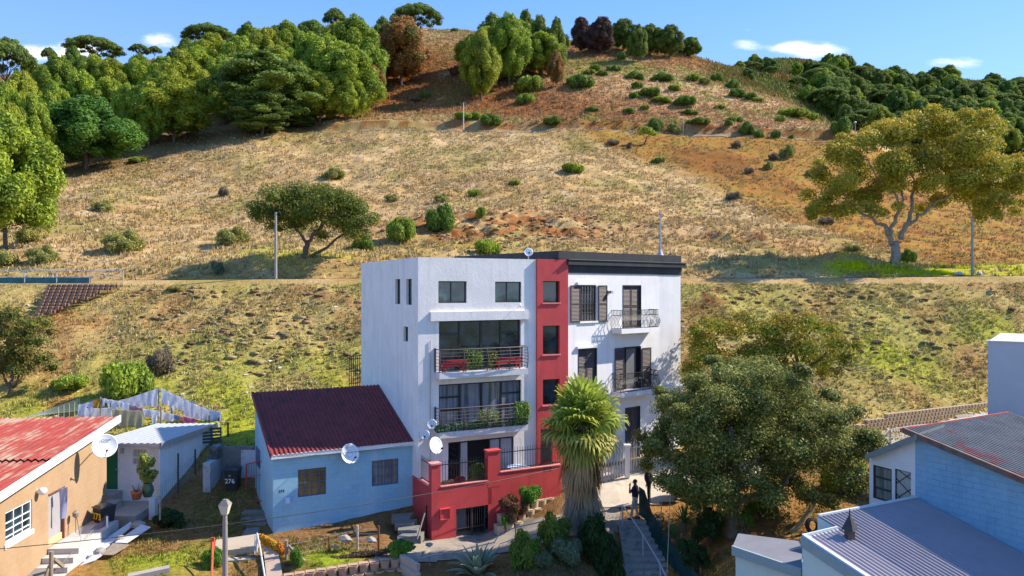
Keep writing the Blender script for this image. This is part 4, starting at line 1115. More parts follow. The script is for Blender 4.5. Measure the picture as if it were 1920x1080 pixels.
mb = MB(); mb.box(OH, .02, 13, .0, .04, -11.6, -10.3)
q = OH.pt(OH.u(160, .0), .95, OH.uz(195.5, 836.5, .95)[1]); q = Vector(OH.pt(OH.u(195.5, .95), .95, q.z))
dish(q, Vector((.58, -.76, .30)), .47, OH.pt(OH.u(170), 0, q.z-.5), 'big white dish with small dark lettering on the orange house gable', text=(('mumCa', -.24, .12), ))
# steps up to the orange house door
m = MB(); zt_ = od[2]-.02
m.box(OH, od[0]-2.2, od[1]+.1, .02, 1.15, -11.4, zt_)
for k in range(1, 4): m.box(OH, od[1]+.1+(k-1)*.42, od[1]+.1+k*.42, .02, 1.15, -11.4, zt_-k*.21)
o = m.build('house_steps', mat('pale_step_concrete', (.47, .44, .42), .9, var=.12, bump=.2, scale=2)); set_props(o, 'pale concrete landing and steps at the orange house door', 'steps')

# ---------------------------------------------------------------- white shed
shd = empty('white_shed', (-17.8, 37.5, -10), 'white shed with a pale ribbed roof and a green door', 'shed')
SHM = mat('shed_white_paint', (.78, .77, .78), .75, var=.07, scale=2, streak=((.5, .42, .34), .5, 2.), bump=.12)
S = Fr((-19.6, 35, 0), (1, 0)); sx1 = 3.1
sd = rz(S, 198, 222, 838, 918); sw = rz(S, 247, 277.5, 841, 872)
mb = MB(); wall(mb, S, 0, sx1, -11, -7.32, [sd, sw], 0, .1); q = S.pt(sx1, 0, 0)
e = Vector((.2, 5.8, 0))
mb.quad((q.x, q.y, -11), (q.x+e.x, q.y+e.y, -11), (q.x+e.x, q.y+e.y, -7.5), (q.x, q.y, -7.32))
mb.quad((q.x+e.x, q.y+e.y, -11), (-19.4, q.y+e.y, -11), (-19.4, q.y+e.y, -7.5), (q.x+e.x, q.y+e.y, -7.5))
mb.build('wall', SHM, shd)
mb = MB(); mb.box(S, sd[0], sd[1], -.09, -.04, sd[2], sd[3]); dd = mb.build('door', mat('green_door_paint', (.01, .16, .075), .5, var=.1), shd)
mb = MB(); mb.box(S, sd[1]-.02, sd[1]+.06, -.03, .02, sd[2], sd[3]+.05); mb.build('door_post', WPAINT, shd)
mb = MB(); mb.lathe(S.pt(sd[1]-.1, -.03, sd[2]+.95), [(.02, 0), (.02, .05), (.035, .06), (0, .08)], 8, S.n); mb.build('handle', STEEL, dd)
window(shd, S, *sw, -.05, cols=(), rows=(.45,), fmat=WPAINT, gmat=glass_mat('glass_white_net', (.2, .2, .2), .15, (.5, .48, .46)), fw=.05, mull=.06)
mb = MB(); z0 = -7.22
corr_sheet(mb, (-19.7, 34.7, z0), (-16.3, 34.7, z0), (-16.1, 41.0, z0-.21), (-19.5, 41.0, z0-.21), .30, .014, 3)
mb.build('roof', mat('pale_ribbed_roof', (.40, .41, .42), .5, .0, var=.08, spec=.4, streak=((.3, .3, .32), .4, 2)), shd)
mb = MB(); mb.box(S, -.05, sx1+.15, .31, .34, z0-.16, z0-.02); mb.hexa([(-16.3, 34.66, z0-.2), (-16.26, 34.66, z0-.2), (-16.06, 41, z0-.4), (-16.1, 41, z0-.4), (-16.3, 34.66, z0+.05), (-16.26, 34.66, z0+.05), (-16.06, 41, z0-.15), (-16.1, 41, z0-.15)]); mb.build('gutter', STEEL, shd)
mb = MB(); mb.tube([S.pt(sx1+.02, .1, -7.5), S.pt(sx1+.02, .1, -10.4)], .05, 8); mb.build('downpipe', WPAINT, shd)
q = S.uz(229.5, 845, .05); mb = MB(); mb.box(S, q[0]-.06, q[0]+.06, 0, .12, q[1]-.12, q[1]+.1); mb.build('wall_lamp', STEEL, shd)
m = MB(); m.box(S, .45, 1.35, .0, .8, -11, sd[2]-.02); m.box(S, .2, 1.75, .8, 1.6, -11, sd[2]-.22); m.box(S, .2, 3.1, .0, 2.3, -11, -9.98)
o = m.build('shed_steps', CONC); set_props(o, 'concrete step and patio slab in front of the shed green door', 'steps')

# ---------------------------------------------------------------- right foreground: blue block house, mint house, tall white house
def plane_pt(px, py, p0, n):
    dirv = Vector(((px-960)/F, 1, (540-py)/F)); n = Vector(n); t = Vector(p0).dot(n)/dirv.dot(n); return dirv*t
E0 = Vector((13.5, 25.0, 0)); ed = Vector((.5, -.866, 0)); en = Vector((-.866, -.5, 0))
TEALB = block_mat('blue_blockwork', (.17, .33, .48), (.07, .16, .27), (.5, -.866), .42, .19, .10, .012, .5, colvar=(.23, .40, .52), spots=((.24, .33, .33), .85, .45, .56), bump=.8, streak=((.12, .22, .32), .5, 2.2))
bb = empty('blue_block_house', (16, 24, -9), 'blue block house with a greyed red corrugated roof at the right edge', 'house')
KF = Fr(E0, (ed.x, ed.y), en)
zt0 = -4.92; tsl = -.235
mb = MB(); Lb = 8.0
mb.quad(KF.pt(0, 0, -10), KF.pt(Lb, 0, -10), KF.pt(Lb, 0, zt0+tsl*Lb), KF.pt(0, 0, zt0))
b2 = KF.pt(0, -9, 0)
mb.quad(KF.pt(0, 0, -10), KF.pt(0, 0, zt0), KF.pt(0, -9, zt0), KF.pt(0, -9, -10))
mb.build('wall', TEALB, bb)
q0 = KF.pt(-.25, .3, zt0+.16); q1 = KF.pt(Lb, .3, zt0+tsl*Lb+.1)
rnorm = (q1-q0).cross(-en).normalized()
# roof: verge along q0->q1, runs back to the right
rb = KF.pt(-.25, -6.5, zt0+.16); rb1 = KF.pt(Lb, -6.5, zt0+tsl*Lb+.1)
RGR = mat('greyed_red_roof', (.20, .19, .175), .75, var=.2, scale=1.2, spots=((.33, .06, .045), .9, .55, .54), streak=((.12, .11, .1), .6, 3))
mb = MB(); corr_sheet(mb, q0, rb, rb1, q1, .17, .036, 6); mb.build('roof', RGR, bb)
mb = MB(); v = -en*.06; up = Vector((0, 0, .24)); dn = Vector((0, 0, -.10))
mb.hexa([q0+dn+en*.03, q1+dn+en*.03, q1+dn+v, q0+dn+v, q0+up*.35+en*.03, q1+up*.35+en*.03, q1+up*.35+v, q0+up*.35+v]); mb.build('verge_board', mat('dark_verge_board', (.13, .09, .075), .8, var=.3, spots=((.28, .06, .03), .8, 1.2, .55)), bb)
mb = MB(); r0 = q0+up*.15; r1 = rb+up*.15
mb.hexa([q0+dn-ed*.1, rb+dn-ed*.1, rb+dn-ed*.04, q0+dn-ed*.04, r0-ed*.1, r1-ed*.1, r1-ed*.04, r0-ed*.04]); mb.build('ridge_board', mat('red_ridge', (.42, .07, .045), .7, var=.25), bb)
# lean-to with sash window and trellis gate
lt = Fr(E0, (-.40, .917), (-.917, -.40, 0))
lz1 = -5.02
lean = empty('lean_to', (13, 26, -8), 'white lean-to with a grey framed window and trellis gate behind the blue block house', 'shed')
Ll = lt.u(1630)
lwin = [lt.u(1672), lt.u(1637), lt.uz(1672, 944)[1], lt.uz(1672, 880)[1]]; lga = [lt.u(1708), lt.u(1678), -8.3, lt.uz(1708, 886)[1]]
mb = MB(); wall(mb, lt, 0, Ll, -10, -5.95, [lwin, lga], 0, .1)
mb.quad(lt.pt(0, 0, -5.95), lt.pt(Ll, 0, -5.95), lt.pt(Ll, 0, -5.90), lt.pt(0, 0, -5.1))
mb.build('wall', mat('lean_to_white', (.62, .62, .62), .7, var=.05), lean)
window(lean, lt, *lwin, -.05, cols=(), rows=(.33, .66), fmat=BLACKM, gmat=glass_mat('lean_glass', (.09, .11, .10), .1, (.2, .22, .2)), fw=.05, mull=.06)
g = MB(); g.box(lt, lga[0], lga[1], -.09, -.07, lga[2], lga[3]); g.build('backing', mat('trellis_backing', (.33, .34, .31), .9), lean)
g = MB(); zz = lga[2]
H_ = lga[3]-lga[2]; Wd = lga[1]-lga[0]
for k in range(9):
    z = zz+k*H_/8
    if k % 2: g.bar(lt.pt(lga[0], -.05, z), lt.pt(lga[1], -.05, min(lga[3], z+.45)), .02)
    else: g.bar(lt.pt(lga[0], -.05, min(lga[3], z+.5)), lt.pt(lga[1], -.05, z), .02)
for uu in (lga[0], lga[1]): g.bar(lt.pt(uu, -.04, lga[2]), lt.pt(uu, -.04, lga[3]), .035)
g.bar(lt.pt(lga[0], -.04, lga[3]), lt.pt(lga[1], -.04, lga[3]), .035)
g.build('trellis_gate', BLACKM, lean)
a, b = P(1622, 857, 26.4), P(1719, 819, 24.6)
mb = MB(); bk_ = Vector((1.6, 1.2, .1)); mb.hexa([a+Vector((0,0,-.1)), b+Vector((0,0,-.1)), b+bk_+Vector((0,0,-.1)), a+bk_+Vector((0,0,-.1)), a+Vector((0,0,.1)), b+Vector((0,0,.1)), b+bk_+Vector((0,0,.1)), a+bk_+Vector((0,0,.1))])
mb.build('roof', mat('grey_green_roof', (.17, .20, .20), .7, var=.1), lean)
# mint house with violet-grey corrugated roof
mh = empty('mint_house', (12, 20, -10), 'mint green house with a violet-grey ribbed roof in the right foreground', 'house')
R0 = Vector((13.5, 25.0, -7.0)); down = Vector((.5, -.866, -.262)); rn = Vector((-.894, -.447, 0)).cross(down).normalized()
if rn.z < 0: rn = -rn
def rp(px, py): return plane_pt(px, py, R0, rn)
VIOR = mat('violet_grey_roof', (.27, .235, .26), .5, .0, var=.08, scale=1.0, spec=.4, streak=((.2, .19, .26), .4, 3))
pA = rp(1718, 932); pB = rp(1533, 967.5); pC = rp(1571, 989); pD = rp(1503.5, 1005); 
dn3 = down.normalized()
mb = MB()
eA = pA+dn3*9; eB = pB+dn3*9
mb2 = MB(); pBn = pB
corr_sheet(mb2, pBn, R0+Vector((.05, 0, 0)), R0+Vector((.05, 0, 0))+dn3*9, pBn+dn3*9, .165, .034, 5)
sC = (pC-pB).dot(dn3)
side = (pD-pC)
corr_sheet(mb2, pC+side+Vector((0, 0, -.004)), pB+dn3*sC+Vector((0, 0, -.004)), pB+dn3*9+Vector((0, 0, -.004)), pC+side+dn3*(9-sC)+Vector((0, 0, -.004)), .165, .022, 5)
mb2.build('roof', VIOR, mh)
MINT = mat('mint_plaster', (.52, .64, .60), .8, var=.05, scale=2, bump=.12, streak=((.42, .52, .5), .4, 2))
FASG = mat('grey_green_fascia', (.26, .34, .35), .6, var=.06)
FAST = mat('pale_fascia_cap', (.55, .60, .64), .5, var=.06)
def skirt(a, b, h0, h1, m, name, out=Vector((0, 0, 0)), th=.05):
    a = Vector(a)+out; b = Vector(b)+out; t = (b-a); nn = Vector((t.y, -t.x, 0)).normalized()*th
    mbx = MB(); z = Vector((0, 0, 1))
    mbx.hexa([a+z*h0, b+z*h0, b+z*h0+nn, a+z*h0+nn, a+z*h1, b+z*h1, b+z*h1+nn, a+z*h1+nn]); return mbx.build(name, m, mh)
pBb = pB+dn3*sC; pDe = pC+side+dn3*(9-sC)
skirt(pD, pDe, -.30, .0, FASG, 'fascia'); skirt(pD, pDe, .003, .06, FAST, 'fascia_cap', th=-.12)
skirt(pD, pBb, -.02, .055, FAST, 'front_cap'); skirt(pB, pA, -.0, .06, FAST, 'ridge_cap', th=.08)
skirt(pD, pDe, -4.5, -.303, MINT, 'wall', out=en*-.12, th=.1)
skirt(pBb, pB, -4.5, -.02, MINT, 'side_wall', th=.08)
skirt(pD, pBb, -4.5, -.03, MINT, 'front_wall', out=Vector((.1, 0, 0)))
# flat lower roof annex
a0, a1 = P(1374, 1024, 24.2), P(1504, 1036, 22.2)
b0, b1 = P(1384, 1018, 25.4), P(1503, 1000, 24.6)
annex = empty('annex', (8, 23, -10), 'low mint green annex with a flat grey roof', 'shed')
mb = MB(); a1.z = a0.z; b0.z = b1.z = a0.z+.02
mb.hexa([a0-Vector((0,0,.1)), a1-Vector((0,0,.1)), b1-Vector((0,0,.1)), b0-Vector((0,0,.1)), a0, a1, b1, b0]); mb.build('roof', mat('flat_grey_roof', (.17, .17, .20), .7, var=.12, scale=1.5), annex)
mb = MB(); o_ = Vector((-.06, -.06, 0))
mb.hexa([a0+o_-Vector((0,0,.27)), a1+o_-Vector((0,0,.27)), a1-Vector((0,0,.27)), a0-Vector((0,0,.27)), a0+o_+Vector((0,0,.03)), a1+o_+Vector((0,0,.03)), a1+Vector((0,0,.03)), a0+Vector((0,0,.03))]); mb.build('fascia', FASG, annex)
mb = MB(); i_ = Vector((.12, .1, 0))
mb.hexa([a0+i_-Vector((0,0,4)), a1+i_-Vector((0,0,4)), b1-Vector((0,0,4)), b0+Vector((.1, 0, -4)), a0+i_-Vector((0,0,.12)), a1+i_-Vector((0,0,.12)), b1-Vector((0,0,.12)), b0+Vector((.1, 0, -.12))]); mb.build('wall', MINT, annex)
# chimney cowl
c = rp(1593, 1008)
cw_ = empty('chimney_cowl', c, 'dark metal chimney cowl with a pointed cap on the violet-grey roof', 'chimney')
m = MB(); m.box(XY, c.x-.11, c.x+.11, -c.y-.11, -c.y+.11, c.z-.1, c.z+.30); m.build('flue', mat('rusty_flue', (.10, .07, .06), .8, var=.3), cw_)
m = MB()
zc_ = c.z+.26; r = .27
b4 = [Vector((c.x-r, c.y-.05, zc_)), Vector((c.x-.02, c.y-r, zc_-.02)), Vector((c.x+r, c.y, zc_)), Vector((c.x, c.y+r, zc_))]
tp = Vector((c.x, c.y, zc_+.45))
for k in range(4): m.poly([b4[k], b4[(k+1) % 4], tp])
m.poly(b4[::-1]); m.tube([tp-Vector((0, 0, .05)), tp+Vector((0, 0, .14))], [.03, .008], 6)
m.build('cap', mat('cowl_metal', (.045, .042, .045), .6, var=.25), cw_)
# tall white neighbour
th_ = empty('tall_white_house', (24, 35, -6), 'tall blank white house wall at the right edge behind the block house', 'building')
t0 = P(1852, 640, 35.0); tz = t0.z
TF = Fr((t0.x, t0.y, 0), (.80, -.60), (-.60, -.80, 0))
mb = MB(); mb.quad(TF.pt(0, 0, -10), TF.pt(12, 0, -10), TF.pt(12, 0, tz), TF.pt(0, 0, tz)); mb.quad(TF.pt(0, 0, -10), TF.pt(0, 0, tz), TF.pt(0, -8, tz), TF.pt(0, -8, -10)); mb.quad(TF.pt(0, 0, tz), TF.pt(12, 0, tz), TF.pt(12, -8, tz), TF.pt(0, -8, tz))
mb.build('wall', mat('neighbour_plaster', (.56, .53, .55), .85, var=.05, scale=1.2, bump=.15), th_)
mb = MB(); mb.box(TF, -.06, 12, -.2, .05, tz, tz+.05); mb.build('coping', TRIMW, th_)
# ---------------------------------------------------------------- foliage builders
ICO_V, ICO_F = [], []
def _ico():
    t = (1+5**.5)/2
    v = [(-1,t,0),(1,t,0),(-1,-t,0),(1,-t,0),(0,-1,t),(0,1,t),(0,-1,-t),(0,1,-t),(t,0,-1),(t,0,1),(-t,0,-1),(-t,0,1)]
    f = [(0,11,5),(0,5,1),(0,1,7),(0,7,10),(0,10,11),(1,5,9),(5,11,4),(11,10,2),(10,7,6),(7,1,8),(3,9,4),(3,4,2),(3,2,6),(3,6,8),(3,8,9),(4,9,5),(2,4,11),(6,2,10),(8,6,7),(9,8,1)]
    v = [Vector(q).normalized() for q in v]
    return np.array(v), np.array(f)
ICO_V, ICO_F = _ico()
def leaf_cloud(rs, lumps, n, size, pal, up=.35, shell=(.7, 1.08), stretch=1.5, core=.72, droop=0.0, jit=.12, tipcol=None, rnd=.6):
    """lumps: (k,6) centre+radii. Leaf-sized quads through each lump's outer shell plus a small rough core in a slightly darker leaf colour.
    pal: list of rgb. returns V,F,C (all quads; the core triangles are doubled to quads)."""
    V, C = [], []
    pal = np.array(pal)
    for L in lumps:
        c, r = L[:3], L[3:6]
        k = int(n*np.clip((r[0]*r[1]*r[2])**(2/3)/1.0, .25, 8)) if n > 0 else 0
        d = rs.normal(size=(k, 3)); d[:, 2] += up; d /= np.linalg.norm(d, axis=1)[:, None]
        rad_ = rs.uniform(shell[0], shell[1], k)[:, None]
        p = c + d*r*rad_
        nrm = d + rs.normal(size=(k, 3))*rnd; nrm /= np.linalg.norm(nrm, axis=1)[:, None]
        a = np.cross(nrm, rs.normal(size=(k, 3))); a /= np.linalg.norm(a, axis=1)[:, None]
        if droop: a = a*(1-droop) + np.array([0, 0, -1])*droop; a /= np.linalg.norm(a, axis=1)[:, None]
        b = np.cross(nrm, a)
        s = size*rs.uniform(.6, 1.4, k)[:, None]
        q = np.stack([p-a*s*stretch*.5, p+b*s*.5, p+a*s*stretch*.5, p-b*s*.5], 1)
        V.append(q.reshape(-1, 3))
        b0 = pal[rs.randint(len(pal))]; base = b0*.5 + pal[rs.randint(0, len(pal), k)]*.5
        col = base*(1+rs.normal(size=(k, 1))*jit)
        if tipcol is not None:
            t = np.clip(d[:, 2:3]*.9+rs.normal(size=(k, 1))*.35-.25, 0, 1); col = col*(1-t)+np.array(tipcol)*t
        C.append(np.repeat(col, 4, 0))
        if core:
            vv = ICO_V*(1+rs.uniform(-.18, .18, (12, 1)))*r*core + c
            tri = vv[ICO_F]                         # 20,3,3
            quad = np.concatenate([tri, ((tri[:, 0:1]+tri[:, 2:3])/2)], 1)   # 4th vertex on the last edge
            V.append(quad.reshape(-1, 3)); C.append(np.tile(b0[None, :]*.9, (80, 1)))  # core colour is a little darker than the outer leaves
    V = np.concatenate(V); C = np.clip(np.concatenate(C), 0, 1)
    return V, np.arange(len(V)).reshape(-1, 4), C

def limb(mb, p, q, r0, r1, rs, wob=.08, n=5, sides=6):
    p, q = Vector(p), Vector(q); L = (q-p).length
    pts = [p.lerp(q, i/n) + (Vector(rs.normal(size=3))*wob*L*math.sin(math.pi*i/n) if 0 < i < n else Vector((0, 0, 0))) for i in range(n+1)]
    mb.tube(pts, [r0+(r1-r0)*i/n for i in range(n+1)], sides)
    return pts

PINE_Y = [(.36, .40, .035), (.28, .33, .03), (.42, .46, .045), (.18, .24, .03)]
PINE_G = [(.08, .19, .03), (.12, .24, .035), (.06, .14, .028), (.15, .27, .04)]
PINE_D = [(.17, .23, .038), (.23, .28, .042), (.11, .16, .03)]
PINE_B = [(.38, .17, .05), (.30, .13, .045), (.20, .20, .045), (.42, .20, .06)]
PINE_P = [(.13, .06, .06), (.10, .05, .05), (.16, .08, .06), (.08, .07, .035)]
def proto_tree(kind, seed):
    """unit tree: height 1, crown about as wide as `asp`; returned as (crown mesh data, trunk mesh data)"""
    rs = np.random.RandomState(seed)
    H = 12.0
    lumps = []; tm = MB()
    pal, n, size, jit, bark = PINE_Y, 430, .17, .14, BARK
    if kind in ('round', 'green', 'brown', 'purple', 'dark'):
        pal = {'round': PINE_Y, 'green': PINE_G, 'brown': PINE_B, 'purple': PINE_P, 'dark': PINE_D}[kind]
        # lumps spread through an egg shape, pushed up and out
        K = 96
        for i in range(K):
            t = (i+.5)/K; z = .24+.75*t
            prof = math.sin(math.pi*min(1, (z-.17)/.84)**.8)**.75
            a = i*2.399963+rs.uniform(-.5, .5); rr = rs.uniform(.62, 1.08)*prof*.36*H*(1.0 if i % 4 else .5)
            R = rs.uniform(.05, .092)*H*(.8+.3*prof)
            lumps.append([math.cos(a)*rr, math.sin(a)*rr, z*H-R*.4, R, R, R*rs.uniform(.9, 1.5)])
        limb(tm, (0, 0, -.6), (rs.uniform(-.4, .4), rs.uniform(-.4, .4), H*.62), .24, .09, rs, .02)
        for k in range(6):
            a = rs.uniform(0, 6.28); z = rs.uniform(.18, .5)*H
            limb(tm, (0, 0, z), (math.cos(a)*H*.24, math.sin(a)*H*.24, z+H*.14), .09, .03, rs, .06, 4, 5)
    elif kind == 'umbrella':
        pal = [(.15, .21, .04), (.19, .26, .045), (.10, .15, .03)]
        for i in range(60):
            a = i*2.4; rr = math.sqrt((i+.5)/60)*.52*H; 
            z = (.93-.22*(rr/(.52*H))**2)*H+rs.uniform(-.03, .02)*H; R = rs.uniform(.05, .085)*H
            lumps.append([math.cos(a)*rr, math.sin(a)*rr, z-R*.5, R*1.2, R*1.2, R*.62])
        top = Vector((rs.uniform(-.5, .5), 0, H*.45)); limb(tm, (0, 0, -.6), top, .26, .17, rs, .02)
        for k in range(9):
            a = k*.7+rs.uniform(-.2, .2); rr = rs.uniform(.25, .42)*H
            limb(tm, top, (math.cos(a)*rr, math.sin(a)*rr, H*.80), .12, .04, rs, .06, 5, 5)
    elif kind == 'layer':   # wide layered pine
        pal = [(.19, .26, .045), (.24, .31, .06), (.12, .17, .035)]
        for i in range(90):
            t = (i+.5)/90; z = .22+.76*t; a = i*2.4+rs.uniform(-.6, .6)
            prof = math.sin(math.pi*min(1, (z-.02)/.98)**1.1)**.6
            rr = rs.uniform(.3, 1)*prof*.44*H; R = rs.uniform(.05, .09)*H
            lumps.append([math.cos(a)*rr, math.sin(a)*rr, z*H-R*.4, R*1.35, R*1.35, R*.6])
        limb(tm, (0, 0, -.6), (.2, 0, H*.7), .3, .1, rs, .03)
        for k in range(9):
            a = rs.uniform(0, 6.28); z = rs.uniform(.15, .6)*H
            limb(tm, (0, 0, z), (math.cos(a)*H*.34, math.sin(a)*H*.34, z+H*.1), .11, .03, rs, .06, 4, 5)
    if kind in ('round', 'dark', 'layer'): f_ = rs.uniform(.72, 1.12); g_ = rs.uniform(.84, 1.05); pal = [(p[0]*f_*g_, p[1]*f_, p[2]*f_) for p in pal]
    V, Fq, C = leaf_cloud(rs, np.array(lumps), n, size, pal, up=.55, jit=jit, stretch=2.0, rnd=.55, shell=(.7, 1.22))
    crown = mesh_np('crown', V, Fq, LEAF, colors=C, origin=(0, 0, 0)); trunk = tm.build('trunk', bark, origin=(0, 0, 0))
    cd, td = crown.data, trunk.data
    ext = V[:, :2]; wid = np.percentile(ext[:, 0], 98)-np.percentile(ext[:, 0], 2); hgt = V[:, 2].max()
    bpy.data.objects.remove(crown); bpy.data.objects.remove(trunk)
    return cd, td, wid, hgt
PROTO = {}
for kind, seeds in (('round', (1, 2, 3, 4, 5, 6, 7)), ('green', (11, 12)), ('brown', (21, 22)), ('purple', (31,)), ('dark', (41, 42, 43)), ('umbrella', (51, 52)), ('layer', (61, 62))):
    PROTO[kind] = [proto_tree(kind, s) for s in seeds]
rsT = random.Random(7)
def plant_tree(name, kind, base, height, width, label, group=None, var=None, cat='tree', rot=None):
    cd, td, w, h = PROTO[kind][rsT.randrange(len(PROTO[kind])) if var is None else var % len(PROTO[kind])]
    root = empty(name, base, label, cat, group)
    sx, sz = width/w, height/h
    root.scale = (sx, sx*rsT.uniform(.9, 1.05), sz); root.rotation_euler = (0, 0, rsT.uniform(0, 6.28) if rot is None else rot)
    for nm, da in (('crown', cd), ('trunk', td)):
        o = bpy.data.objects.new(nm, da); COL.objects.link(o); o.parent = root
    return root

# --- pines on the left slope and along the ridge: (px of crown, top row, width px, depth or None, base row, kind, label)
GP = 'pines of the wood on the left slope'
TL = [
 (10, 208, 150, 78, None, 'round', 'bright bushy pine nearest the left edge, crown reaching lowest on the meadow'),
 (160, 178, 165, None, 316, 'green', 'round blue-green pine standing out at the lower edge of the left wood'),
 (252, 160, 62, None, 279, 'round', 'slim pine with a bare low stem just right of the round blue-green pine'),
 (278, 150, 60, None, 276, 'round', 'slim pine second from the round blue-green pine at the wood edge'),
 (325, 140, 118, None, 268, 'round', 'broad yellow-green pine with two short dark stems at the wood edge'),
 (492, 100, 150, None, 243, 'layer', 'wide layered pine in front of the wood at the end of the hill path'),
 (490, 188, 84, None, 256, 'layer', 'low spreading pine directly in front of the wide layered pine'),
 (600, 134, 88, None, 232, 'round', 'open pine with forked stem right of the wide layered pine'),
 (560, 218, 50, None, 240, 'layer', 'small bushy pine shrub at the right foot of the wide layered pine'),
 (652, 82, 112, 160, None, 'round', 'tall bushy pine at the right front corner of the left wood'),
 (668, 26, 100, 182, None, 'round', 'tall pine behind the right front corner of the left wood'),
 (612, 60, 90, 172, None, 'round', 'bushy pine rising over the open forked pine'),
 (748, 58, 84, None, 133, 'brown', 'half scorched brown and green pine standing apart on red ground'),
 (752, 26, 88, 190, None, 'brown', 'tall rust-brown scorched pine behind the half scorched one'),
 (720, 30, 60, 196, None, 'dark', 'dark pine left of the rust-brown scorched pine'),
 (782, 6, 84, 214, None, 'umbrella', 'umbrella pine highest on the skyline right of the scorched pines'),
 (700, 120, 40, 172, None, 'brown', 'narrow scorched brown pine at the right end of the left wood'),
 (628, 14, 44, 215, None, 'umbrella', 'small flat-topped pine on the skyline over the left wood'),
 (392, 46, 86, 222, None, 'umbrella', 'flat-topped dark pine on the skyline in the middle of the left wood'),
 (178, 68, 88, 228, None, 'umbrella', 'wide umbrella pine alone against the sky at the left'),
 (92, 88, 26, 240, None, 'umbrella', 'tiny umbrella pine against the sky at the left'),
 (8, 68, 90, 170, None, 'umbrella', 'umbrella pine against the sky at the very left edge'),
 (262, 82, 34, 235, None, 'umbrella', 'small dark umbrella pine, left of the pair before the white cloud'),
 (290, 86, 24, 238, None, 'umbrella', 'smallest dark umbrella pine, right of the pair before the white cloud'),
 (902, 52, 66, 178, None, 'round', 'tall pine at the left of the central clump'),
 (918, 48, 88, None, 158, 'round', 'broad bushy pine at the front of the central clump'),
 (886, 62, 56, None, 136, 'round', 'shorter pine at the left foot of the central clump'),
 (955, 20, 66, 188, None, 'round', 'tallest pine in the middle of the central clump'),
 (975, 34, 60, None, 140, 'round', 'pine in the middle front of the central clump'),
 (925, 22, 56, 200, None, 'dark', 'pine at the back left of the central clump'),
 (986, 16, 40, 205, None, 'dark', 'slender pine at the back of the central clump against the sky'),
 (1012, 26, 44, 200, None, 'dark', 'dark pine at the back right of the central clump'),
 (1044, 30, 38, 198, None, 'dark', 'slim dark pine at the right end of the central clump'),
 (1018, 56, 66, None, 146, 'round', 'open pine with a visible short stem at the right front of the central clump'),
 (1042, 92, 26, 186, None, 'brown', 'small rusty scorched shrub pine right of the central clump'),
 (1090, 30, 36, 226, None, 'purple', 'thin purplish bare pine at the left end of the ridge row'),
 (1128, 30, 46, 222, None, 'purple', 'reddish scorched pine second in the ridge row'),
 (1168, 33, 46, None, 96, 'dark', 'green pine third in the ridge row'),
 (1196, 44, 34, 215, None, 'dark', 'short pine fourth in the ridge row'),
 (1218, 44, 48, None, 104, 'dark', 'pine fifth in the ridge row on a bare stem'),
 (1256, 44, 46, None, 110, 'dark', 'broad pine sixth in the ridge row'),
 (1294, 68, 40, None, 108, 'dark', 'low pine at the right end of the ridge row'),
 (1568, 168, 52, None, 226, 'dark', 'single leaning dark pine on the spur edge before the far wood'),
]
for (px, top, wpx, d, by, kind, lab) in TL:
    b = hit(px, by) if d is None else G(px, d)
    b.z -= .15
    h = (540-top)/F*b.y - b.z; w = wpx/F*b.y
    plant_tree('pine_tree', kind, b, h, w, lab, GP if px < 640 and 'sky' not in lab else None)
rs = np.random.RandomState(5)
fill = [(40, 132, 84, 145), (100, 150, 80, 132), (60, 172, 80, 118), (20, 190, 70, 112), (110, 100, 90, 165), (150, 128, 80, 152), (205, 140, 80, 150), (210, 108, 90, 175), (262, 100, 80, 178), (310, 104, 90, 172),
        (342, 92, 96, 165), (300, 130, 70, 150), (236, 150, 60, 142), (180, 100, 70, 185), (400, 62, 100, 190), (372, 82, 80, 182), (452, 66, 100, 182), (500, 50, 96, 188), (540, 38, 100, 196), (576, 58, 90, 180),
        (520, 84, 90, 168), (440, 110, 70, 166), (415, 100, 70, 172), (590, 36, 90, 205), (636, 40, 80, 198), (556, 110, 80, 160), (690, 66, 70, 178), (648, 130, 70, 155), (350, 150, 60, 150), (10, 150, 80, 128),
        (130, 190, 70, 135), (70, 205, 60, 122), (465, 40, 60, 214), (350, 70, 60, 205), (60, 110, 70, 180), (140, 84, 50, 205), (500, 150, 60, 160), (570, 150, 60, 156), (420, 140, 60, 160), (700, 92, 50, 186)]
for i, (px, top, wpx, d) in enumerate(fill):
    b = G(px, d, -.2); h = max(5, (540-top)/F*d - b.z)
    dark = d > 190
    plant_tree('pine_tree', 'dark' if dark and i % 2 else 'round', b, h, wpx/F*d*.86, 'bushy yellow-green pine among the close-packed crowns of the left wood' if not (dark and i % 2) else 'darker pine among the crowns at the back of the left wood', GP, var=i)
